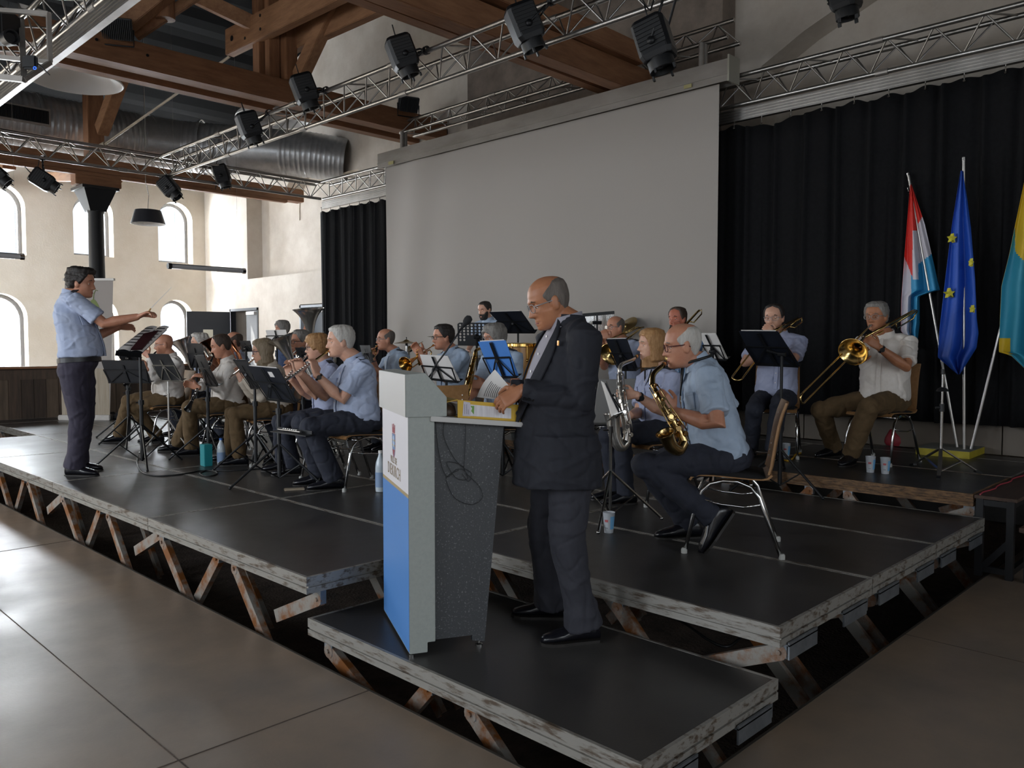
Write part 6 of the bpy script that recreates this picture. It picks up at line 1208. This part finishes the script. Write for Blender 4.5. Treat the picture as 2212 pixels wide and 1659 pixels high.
for nm, pts in (('strand', [(940, 905), (945, 960), (955, 1010), (968, 1030), (985, 1015), (1002, 1015), (1010, 1035), (985, 1032), (965, 1000), (985, 1000), (1005, 1010)]), ('strand', [(962, 900), (958, 940), (978, 985), (998, 1008), (1018, 1022), (1012, 1040), (996, 1020)]), ('strand', [(985, 895), (1003, 902), (1006, 930), (1004, 985), (1005, 1018), (1035, 1050), (1042, 1075), (1020, 1090), (985, 1078), (968, 1050), (966, 1030), (995, 1014)])):
    P2 = [SP(*p) for p in pts]; sm = []
    for i in range(len(P2) - 1):
        a, b = P2[i], P2[i + 1]; ta = (P2[min(i + 1, len(P2) - 1)] - P2[max(i - 1, 0)]) * .5; tb = (P2[min(i + 2, len(P2) - 1)] - a) * .5
        for j in range(6): s_ = j / 6; sm.append(a * (2 * s_ ** 3 - 3 * s_ ** 2 + 1) + ta * (s_ ** 3 - 2 * s_ ** 2 + s_) + b * (3 * s_ ** 2 - 2 * s_ ** 3) + tb * (s_ ** 3 - s_ ** 2))
    m = MB(); m.tube(sm, .0013, 5); m.build(nm, black_pl, ct, smooth=True)
# ------------------------------------------------------------------ drums and percussion behind the band
def cymbal(label, c, n, R, base, foot=None):
    c, n = V3(c), V3(n).normalized(); t = thing('cymbal', label, 'cymbal', (c.x, c.y, base), 'cymbals'); m = MB(); pr = [(R, 0), (R * .6, .012), (R * .28, .02), (R * .24, .028), (R * .12, .042), (.006, .046), (.006, .043), (R * .24, .025), (R, -.002)]; m.lathe(c - n * .02, n, pr, 32); m.build('plate', mat('bronze_cymbal', '9A8458', .3, .9), t, smooth=40)
    m = MB(); m.tube([c - n * .02, c + n * .055], .006, 8); m.tube([c - n * .05, c - n * .02], .016, 10); m.build('wing_nut', black_m, t); m = MB(); m.tube([(c.x, c.y, base + .25), (c.x, c.y, c.z - .05), c - n * .02], .011, 8); m.build('pole', chrome, t); legs3(t, V3((c.x, c.y, base)), base + .32, .30, .3, chrome); return t
cymbal('small flat cymbal beside the trumpet player head', at(878, 738, 9.7), (0, 0, 1), .155, RS); cymbal('tilted cymbal just below the small flat cymbal', at(884, 752, 10.0), (-.45, .3, .85), .19, RS); cymbal('wide cymbal behind the trumpet player glasses', at(957, 726, 10.1), (.05, -.05, 1), .20, RS); cymbal('steep cymbal behind the balding trombone player', at(1352, 703, 9.7), (-.75, .2, .65), .15, RS)
def conga(label, u, v, d, R, H_):
    c = at(u, v, d); t = thing('conga', label, 'drum', (c.x, c.y, c.z - H_), 'conga drums'); o = V3((c.x, c.y, c.z - H_)); m = MB(); m.lathe(o, UPW, [(R * .80, 0), (R * 1.0, H_ * .25), (R * 1.12, H_ * .55), (R * 1.05, H_ * .85), (R * .98, H_ * .985)], 28); m.build('shell', mat('honey_wood_drum', 'B0803F', .3, color2='9A6C30', scale=8, stretch=(5, 5, .4)), t, smooth=50)
    m = MB(); m.lathe(o, UPW, [(R * .95, H_), (R * 1.05, H_ * .985), (R * 1.07, H_ * .94), (R * 1.04, H_ * .93)], 28); m.build('rim', gold, t, smooth=40); m = MB(); m.lathe(o, UPW, [(0, H_ + .004), (R * .9, H_ + .003), (R * .97, H_ * .99)], 28); m.build('drum_head', mat('drum_skin', 'D8C7A2', .6), t, smooth=40)
    m = MB(); m.lathe(o, UPW, [(R * 1.005, H_ * .24), (R * 1.03, H_ * .25), (R * 1.03, H_ * .28), (R * 1.02, H_ * .29)], 28); m.build('lower_band', gold, t)
    for k in range(6): a = k * PI / 3 + .2; p = o + V3((math.cos(a), math.sin(a), 0)) * R * 1.12; m = MB(); m.tube([p + UPW * H_ * .95, p + UPW * H_ * .70], .007, 6); m.ball(p + UPW * H_ * .70, .018, 8); m.build('tuning_lug', gold, t)
    return t
conga('honey-coloured conga drum below the drummer stand', 1123, 741, 8.9, .155, .62); conga('second conga drum half hidden behind the speaker chest', 1180, 741, 8.9, .155, .62)
ds = thing('drum_stand', 'dark low stand carrying the two conga drums', 'stand', at(1150, 880, 8.9)); z_ = at(1123, 741, 8.9).z - .62
for u in (1123, 1180): c = at(u, 741, 8.9); m = MB(); m.tube([(c.x, c.y, DK), (c.x, c.y, z_)], .10, 12); m.build('support', black_m, ds)
ch = thing('bar_chimes', 'row of silver bar chimes hanging from a black beam behind the speaker shoulder', 'chimes', at(1285, 720, 9.2)); a, b = at(1243, 682, 9.2), at(1327, 675, 9.2); m = MB(); m.bar(a, b, .03, .035); m.build('beam', black_m, ch)
for k in range(30): p = a.lerp(b, .03 + .94 * k / 29) - UPW * .02; L_ = .24 - .10 * k / 29; m = MB(); m.tube([p, p - UPW * L_], .0042, 6); m.build('chime', chrome, ch)
c = a.lerp(b, .55) - FWH * .04; m = MB(); m.tube([c, c - UPW * .28, V3((c.x, c.y, RS + .2))], .010, 8); m.tube([c - UPW * .10 - RT * .05, c - UPW * .10 + RT * .05], .02, 8); m.build('pole', black_m, ch); legs3(ch, V3((c.x, c.y, RS)), RS + .3, .3, .2, black_m)
# ------------------------------------------------------------------ flags
FB = onZ(2075, 986, RS); fx = V3((0, -1, 0)); bw = thing('flag_stand', 'yellow-edged block carrying three flag poles in front of the curtain', 'flag stand', onZ(2056, 980, RS))
c1, c2, c3 = onZ(1978, 981, RS), onZ(2094, 992, RS), onZ(2133, 977, RS); sx_ = (c2 - c1); sy_ = (c3 - c2)
m = MB(); m.prism([c1, c2, c3, c1 + sy_], UPW * .062); m.build('block', mat('yellow_paint', 'B5A52C', .6, color2='A09122', scale=9), bw); m = MB(); m.prism([p + UPW * .0625 for p in (c1, c2, c3, c1 + sy_)], UPW * .003); m.build('grey_top', mat('grey_board', '77776F', .7), bw)
def pole(label, foot, top, r=.0135):
    foot, top = V3(foot), V3(top); t = thing('flag_pole', label, 'flag pole', foot, 'aluminium flag poles'); m = MB(); m.tube([foot, top], r, 10); m.build('shaft', alu, t, smooth=40); d = (top - foot).normalized(); m = MB(); m.tube([top, top + d * .03], r * 1.25, 10); m.build('cap', steel_m, t, smooth=40)
    m = MB(); e = top - d * .10; m.tube([e - RT * .01, e - RT * .03 - d * .02, e - RT * .03 - d * .05, e - RT * .005 - d * .06], .004, 6); m.build('snap_hook', steel_m, t); return t
cz = (c1 + c2 + c3 + c1 + sy_) / 4 + UPW * .066; dpz = dep_of(cz)
def polefit(u0, v0, u1, v1, dd): f = onZ(u0, v0, RS + .066); return f, onX(u1, v1, f.x + dd)
f, tp = polefit(2068, 966, 1963, 380, .05); pole('leaning flag pole carrying the red white and blue flag', f, tp); dl = f.x + .02
f, tp = polefit(2083, 970, 2082, 347, 0); pole('upright middle flag pole carrying the blue star flag', f, tp); dm_ = f.x
f, tp = polefit(2098, 970, 2262, 300, .05); pole('right flag pole leaning out of the picture', f, tp); dr_ = f.x
def lerp_pl(tab, y):
    if y <= tab[0][1]: return tab[0][0]
    for a, b in zip(tab, tab[1:]):
        if y <= b[1]: return a[0] + (b[0] - a[0]) * (y - a[1]) / max(1e-6, b[1] - a[1])
    return tab[-1][0]
def flag(label, left, right, d, mats, colorf, folds, name='flag'):
    v0, v1 = max(left[0][1], right[0][1]), max(left[-1][1], right[-1][1]); R_, C_ = 110, 66; rows = []; cols = []
    for i in range(R_ + 1):
        v = v0 + (v1 - v0) * i / R_; r = []; vl = min(v, left[-1][1]); vr = min(v, right[-1][1])
        for j in range(C_ + 1): f = j / C_; u = lerp_pl(left, v) * (1 - f) + lerp_pl(right, v) * f; vv = vl * (1 - f) + vr * f; w_ = .018 + .03 * i / R_; r.append((u, vv, w_ * (math.sin(f * folds * 2 * PI + .6 * math.sin(i * .07)) + .5 * math.sin(f * folds * 4.3 + i * .03))))
        rows.append(r)
    m = MB(); g = [[onX(u, v, d + z) for u, v, z in r] for r in rows]; m.sheet(g, .003, -FWH)
    nq = R_ * C_; mi = []
    for i in range(R_):
        for j in range(C_): u = (rows[i][j][0] + rows[i + 1][j + 1][0]) / 2; v = (rows[i][j][1] + rows[i + 1][j + 1][1]) / 2; k = colorf(u, v); mi += [k, k]
    m.mi = mi + [0] * (len(m.f) - len(mi)); t = thing(name, label, 'flag', onX(rows[R_][C_ // 2][0], rows[R_][C_ // 2][1], d), 'flags on the block'); m.build('cloth', mats, t, smooth=True); return t, rows
fr_, fw_, fb_ = mat('flag_red', 'D8322A', .6), mat('flag_white', 'C9C5CE', .6), mat('flag_light_blue', '2E8FBF', .6)
cx_ = lambda x, y: (1860 + x / 2.182, 300 + y / 2.182)
def pl_(t): return [cx_(*p) for p in t]
def lux(u, v):
    x, y = (u - 1860) * 2.182, (v - 300) * 2.182
    if x > 270: return 0 if y < 420 - (x - 260) * 1.9 else (1 if y < 590 - (x - 270) * .75 else 2)
    if x > 243: return 0 if y < 430 else (1 if y < 660 else 2)
    return 0 if y < 560 + (x - 205) * 2.4 else (1 if y < 960 and x < 236 else 2)
flag('red white and light blue flag draped from the leaning pole', pl_([(232, 215), (205, 550), (190, 760), (188, 905), (215, 940), (258, 985)]), pl_([(238, 215), (300, 400), (372, 712), (276, 742), (277, 870), (262, 985)]), dl, [fr_, fw_, fb_], lux, 2.2)
eu_m = mat('flag_royal_blue', '1B4FB5', .6); t, _ = flag('royal blue flag with yellow stars draped from the middle pole', pl_([(470, 150), (430, 400), (400, 640), (370, 900), (362, 1030), (455, 1110)]), pl_([(480, 150), (500, 280), (518, 420), (538, 660), (546, 850), (554, 915), (545, 985), (466, 1110)]), dm_ - .06, [eu_m], lambda u, v: 0, 2.0)
for x, y, r, rot, sq in ((435, 467, 23, .1, .8), (422, 727, 25, -.05, .95), (526, 582, 20, .15, .35), (532, 802, 19, .1, .45)):
    u, v = cx_(x, y); c = onX(u, v, dm_ - .13); k = r / 2.182 / FPX * dep_of(c); m = MB(); m.prism([c + RT * (math.sin(a + rot) * k * sq * (1 if i % 2 == 0 else .4)) + UPW * (math.cos(a + rot) * k * (1 if i % 2 == 0 else .4)) for i, a in enumerate([PI * i / 5 for i in range(10)])], FWH * .05); m.build('star', mat('star_yellow', 'C9C12E', .6), t)
fy = mat('flag_yellow', 'C9A91E', .6); ft = mat('flag_teal', '2B8CA8', .6)
def cit(u, v):
    x, y = (u - 1860) * 2.182, (v - 300) * 2.182
    if y > 940 and x < 705: return 0
    return 0 if (x > 726 and y < 530 + (x - 726) * 1.1) or y < 400 else 1
flag('yellow and teal flag hanging at the right edge of the picture', pl_([(800, 60), (728, 400), (700, 540), (662, 695), (655, 850), (650, 1005), (706, 1020), (790, 1100)]), pl_([(840, 60), (860, 400), (868, 700), (872, 1100)]), dr_ - .07, [fy, ft], cit, 2.0)
# empty tripod stand in front of the flags
sc_ = onZ(2031, 1027, RS); t = thing('tripod_stand', 'empty chrome tripod stand with folding legs in front of the flags', 'stand', sc_); zt = at(2031, 797, dep_of(sc_)).z
m = MB(); m.tube([sc_ + UPW * .06, V3((sc_.x, sc_.y, zt - .26))], .013, 10); m.build('lower_pole', steel_m, t, smooth=40); m = MB(); m.tube([V3((sc_.x, sc_.y, zt - .30)), V3((sc_.x, sc_.y, zt - .03))], .010, 10); m.build('upper_pole', steel_m, t, smooth=40); m = MB(); m.tube([V3((sc_.x, sc_.y, zt - .04)), V3((sc_.x, sc_.y, zt))], .016, 10); m.build('cap', black_pl, t)
m = MB(); m.lathe((sc_.x, sc_.y, zt - .16), UPW, [(.045, -.012), (.035, .008), (.012, .02)], 16, True); m.build('holder_cup', black_pl, t, smooth=50); m = MB(); m.tube([V3((sc_.x, sc_.y, zt - .33)), V3((sc_.x, sc_.y, zt - .27))], .02, 10); m.tube([V3((sc_.x, sc_.y, zt - .30)), V3((sc_.x, sc_.y, zt - .30)) - RT * .05], .01, 8); m.build('clamp', black_pl, t)
for e in (onZ(1968, 1008, RS), onZ(2118, 1025, RS), onZ(2027, 1038, RS)):
    h = sc_ + UPW * .215; m = MB(); m.bar(h, e + UPW * .01, .026, .008); lo = m.build('leg', alu, t); m = MB(); m.bar(h.lerp(e, .5), sc_ + UPW * .035, .022, .006); m.build('leg_brace', alu, t); m = MB(); m.bar(h.lerp(e, .86), e + UPW * .012, .028, .018); m.build('rubber_foot', black_pl, lo)
# landing table at the far right
A = onZ(2102, 1068, RS); Bq = onZ(2197, 1080, RS); y0, y1 = Bq.y, 1.595; x0 = (A.x + Bq.x) / 2; t = thing('side_landing', 'dark wooden landing on black steel legs at the right end of the riser', 'landing', (x0 + .5, (y0 + y1) / 2, 0)); wt = mat('dark_plank_top', '4F3A2D', .6, color2='3B2B22', scale=5, stretch=(.6, 6, 6))
m = MB(); m.box((x0, y0, RS - .022), (x0 + 1.6, y1, RS)); m.build('top', wt, t)
for x in (x0 + .02, x0 + 1.5):
    for y in (y0 + .02, y1 - .05): m = MB(); m.box((x, y, 0), (x + .045, y + .045, RS - .022)); m.build('leg', black_m, t)
for z in (.03, RS - .07): m = MB(); m.box((x0 + .025, y0 + .05, z), (x0 + .06, y1 - .04, z + .04)); m.build('rail', black_m, t); m = MB(); m.box((x0 + .05, y0 + .025, z), (x0 + 1.52, y0 + .06, z + .04)); m.build('rail', black_m, t)
m = MB(); m.bar((x0 + .04, y1 - .05, .06), (x0 + .04, y0 + .05, RS * .45), .03, .04); m.build('diagonal_brace', black_m, t)
m = MB(); m.box((x0 - .02, y0 - .52, RS * .62), (x0 + 1.5, y0 - .02, RS * .62 + .03)); st_ = thing('lower_step', 'lower wooden step beside the landing at the right picture edge', 'step', (x0 + .7, y0 - .3, 0)); m.build('tread', wt, st_)
for x in (x0 + .03, x0 + 1.4):
    for y in (y0 - .5, y0 - .08): m = MB(); m.box((x, y, 0), (x + .04, y + .04, RS * .62)); m.build('leg', black_m, st_)
m = MB(); m.tube([(x0 + .02 + .11 * k, y1 - .03 + .012 * math.sin(k * 1.7), RS + .004) for k in range(12)], .005, 6); solo('red_tape', m, mat('red_tape', 'A53A48', .5), 'crumpled red barrier tape along the edge of the landing', 'tape')
# ------------------------------------------------------------------ small things on the floor
cupm = mat('frosted_cup', 'C8CCD2', .35); cupm.node_tree.nodes['Principled BSDF'].inputs['Transmission Weight'].default_value = .25
def cup(label, u, v, z, red=False):
    c = onZ(u, v, z); t = thing('plastic_cup', label, 'cup', c, 'frosted plastic cups'); m = MB(); m.lathe(c, UPW, [(0, .002), (.028, 0), (.038, .125), (.039, .128), (.036, .126), (.027, .005), (0, .005)], 24); m.build('cup_wall', cupm, t, smooth=50)
    def patch(nm, a0, a1, z0, z1, mm):
        m = MB(); rows = [[c + V3((math.cos(a), math.sin(a), 0)) * (.0284 + .010 * zz / .125 + .0007) + UPW * zz for a in [a0 + (a1 - a0) * i / 8 for i in range(9)]] for zz in [z0 + (z1 - z0) * j / 3 for j in range(4)]]; m.sheet(rows, .0006, (CAM - c).normalized()); m.build(nm, mm, t)
    base = math.atan2(-FWH.y, -FWH.x); patch('blue_print', base + .15, base + 1.1, .025, .105, mat('cup_blue', '6FAAD6', .5)); patch('red_print', base - .9, base - .25, .07, .085, mat('cup_red', 'B2565A', .5)); patch('grey_print', base - .9, base - .3, .03, .036, mat('cup_grey', '8A8F98', .5)); return t
cup('frosted plastic cup on the deck beside the speaker legs', 1315, 1150, DK); cup('left one of two frosted cups before the white-shirted trombone player', 1880, 1020, RS); cup('right one of two frosted cups before the white-shirted trombone player', 1912, 1023, RS); cup('frosted cup beside the chair of the middle trombone player', 1698, 988, RS)
def bottle(label, u, v, z, cap, h=.30, lab='bottle_label_blue'):
    c = onZ(u, v, z); t = thing('water_bottle', label, 'bottle', c, 'water bottles'); m = MB(); m.lathe(c, UPW, [(0, 0), (.038, .003), (.040, .02), (.040, h * .6), (.034, h * .72), (.015, h * .88), (.013, h * .93)], 20); m.build('body', mat('clear_blue_plastic', 'B9C4CC', .12), t, smooth=50); m = MB(); m.lathe(c, UPW, [(.0155, h * .93), (.0155, h), (0, h)], 14); m.build('cap', cap, t); m = MB(); m.lathe(c, UPW, [(.0408, h * .12), (.0408, h * .48)], 20); m.build('label', mat(lab, '7F97B8', .5), t, smooth=True)
bottle('blue-labelled water bottle on the deck behind the lectern edge', 822, 1062, DK, white_m, .33); bottle('water bottle with blue cap between the feet of the cardigan player', 478, 1004, DK, mat('blue_cap', '3F6FC0', .5), .26, 'bottle_label_pale'); bottle('small water bottle under the chair of the clarinet player', 413, 958, DK, mat('red_cap', 'B03A34', .5), .24)
c = onZ(446, 1006, DK); m = MB(); m.box((c.x - .04, c.y - .05, c.z), (c.x + .04, c.y + .05, c.z + .21)); solo('teal_carton', m, mat('teal_card', '1F8C94', .5), 'teal carton standing on the deck by the slim black music stand', 'carton', bevel=.004)
c = onZ(636, 1058, DK); m = MB(); m.obox(c + UPW * .006, (RT * .95 + FWH * .3).normalized(), UPW, (FWH * .95 - RT * .3).normalized(), .16, .010, .078); ph = m.build('smartphone', mat('phone_case', 'A89A86', .4), None, bevel=.004); tag(center(ph), 'smartphone lying on the deck before the white-haired flute player', 'phone')
ft_ = thing('accessory_tray', 'small dark tray with a piccolo clamped to the nearest music stand', 'tray', at(632, 936, 6.4)); a, b = at(594, 931, 6.5), at(671, 941, 6.28); m = MB(); m.bar(a, b, .10, .008, UPW); m.build('shelf', black_m, ft_); m = MB(); m.bar(a + FWH * .05 + UPW * .015, b + FWH * .05 + UPW * .015, .006, .03, UPW); m.build('edge', black_m, ft_)
pc = thing('piccolo', 'short silver piccolo lying on the small tray', 'piccolo', at(630, 930, 6.4)); m = MB(); m.tube([a.lerp(b, .1) + UPW * .018, a.lerp(b, .72) + UPW * .018], .009, 10); m.build('tube', silver, pc, smooth=40)
for k in range(7): p = a.lerp(b, .25 + .06 * k) + UPW * .028; m = MB(); m.lathe(p, UPW, [(0, .004), (.007, .004), (.008, 0)], 8); m.build('key', silver, pc)
c = onZ(733, 985, DK); t = thing('trumpet_mute', 'silver cone mute standing on the deck under the chairs', 'mute', c); m = MB(); m.lathe(c, UPW, [(0, 0), (.055, .0), (.06, .015), (.035, .08), (.018, .15), (0, .15)], 20); m.build('cone', silver, t, smooth=40)
def cable(label, pts, z, r=.006, m_=None, name='floor_cable'):
    P2 = [onZ(u, v, z) + UPW * r for u, v in pts]; sm = []
    for i in range(len(P2) - 1):
        a, b = P2[i], P2[i + 1]; ta = (P2[min(i + 1, len(P2) - 1)] - P2[max(i - 1, 0)]) * .5; tb = (P2[min(i + 2, len(P2) - 1)] - a) * .5
        for j in range(7): s_ = j / 7; sm.append(a * (2 * s_ ** 3 - 3 * s_ ** 2 + 1) + ta * (s_ ** 3 - 2 * s_ ** 2 + s_) + b * (3 * s_ ** 2 - 2 * s_ ** 3) + tb * (s_ ** 3 - s_ ** 2))
    m = MB(); m.tube(sm + [P2[-1]], r, 6); return solo(name, m, m_ or black_pl, label, 'cable', smooth=True)
cable('black cable looping over the deck from the conductor stand', [(298, 985), (297, 1005), (308, 1022), (335, 1029), (370, 1028), (403, 1024), (438, 1018), (500, 1018), (560, 1014), (610, 1010)], DK); cable('black cable ring lying on the deck below the slim music stand', [(432, 1023), (444, 1018), (462, 1019), (470, 1024), (458, 1029), (440, 1029), (432, 1024)], DK); cable('yellow strap on the riser beside the middle trombone player', [(1688, 994), (1702, 997), (1712, 992), (1718, 984), (1730, 980)], RS, .008, mat('yellow_strap', 'C79A22', .5))
cable('dark cable below the front right deck', [(1440, 1330), (1480, 1350), (1530, 1385), (1570, 1400), (1600, 1380)], -.1, .008)
def bag(label, u, v, z, sx, sy, sz, m_, name='bag'):
    c = onZ(u, v, z); rows = [[c + RT * (sx * k * math.cos(a)) + FWH * (sy * k * math.sin(a)) + UPW * (sz * h * (1 + .15 * math.sin(a * 3 + h * 4))) for a in [2 * PI * j / 20 for j in range(20)]] for k, h in ((.9, 0), (1.05, .2), (1, .55), (.7, .9), (.2, 1.0))]; m = MB(); m.loft(rows); return solo(name, m, m_, label, 'bag', smooth=60)
bag('crumpled black bag on the deck beside the banner foot', 252, 905, DK, .20, .12, .10, mat('black_nylon', '15161A', .7)); bag('red bag lying behind the right trombone chair', 1938, 962, RS, .12, .08, .16, mat('red_nylon', '8E2430', .6)); bag('black instrument case under the leftmost seated players', 470, 940, DK, .28, .16, .16, MATS['black_nylon'], 'instrument_case')
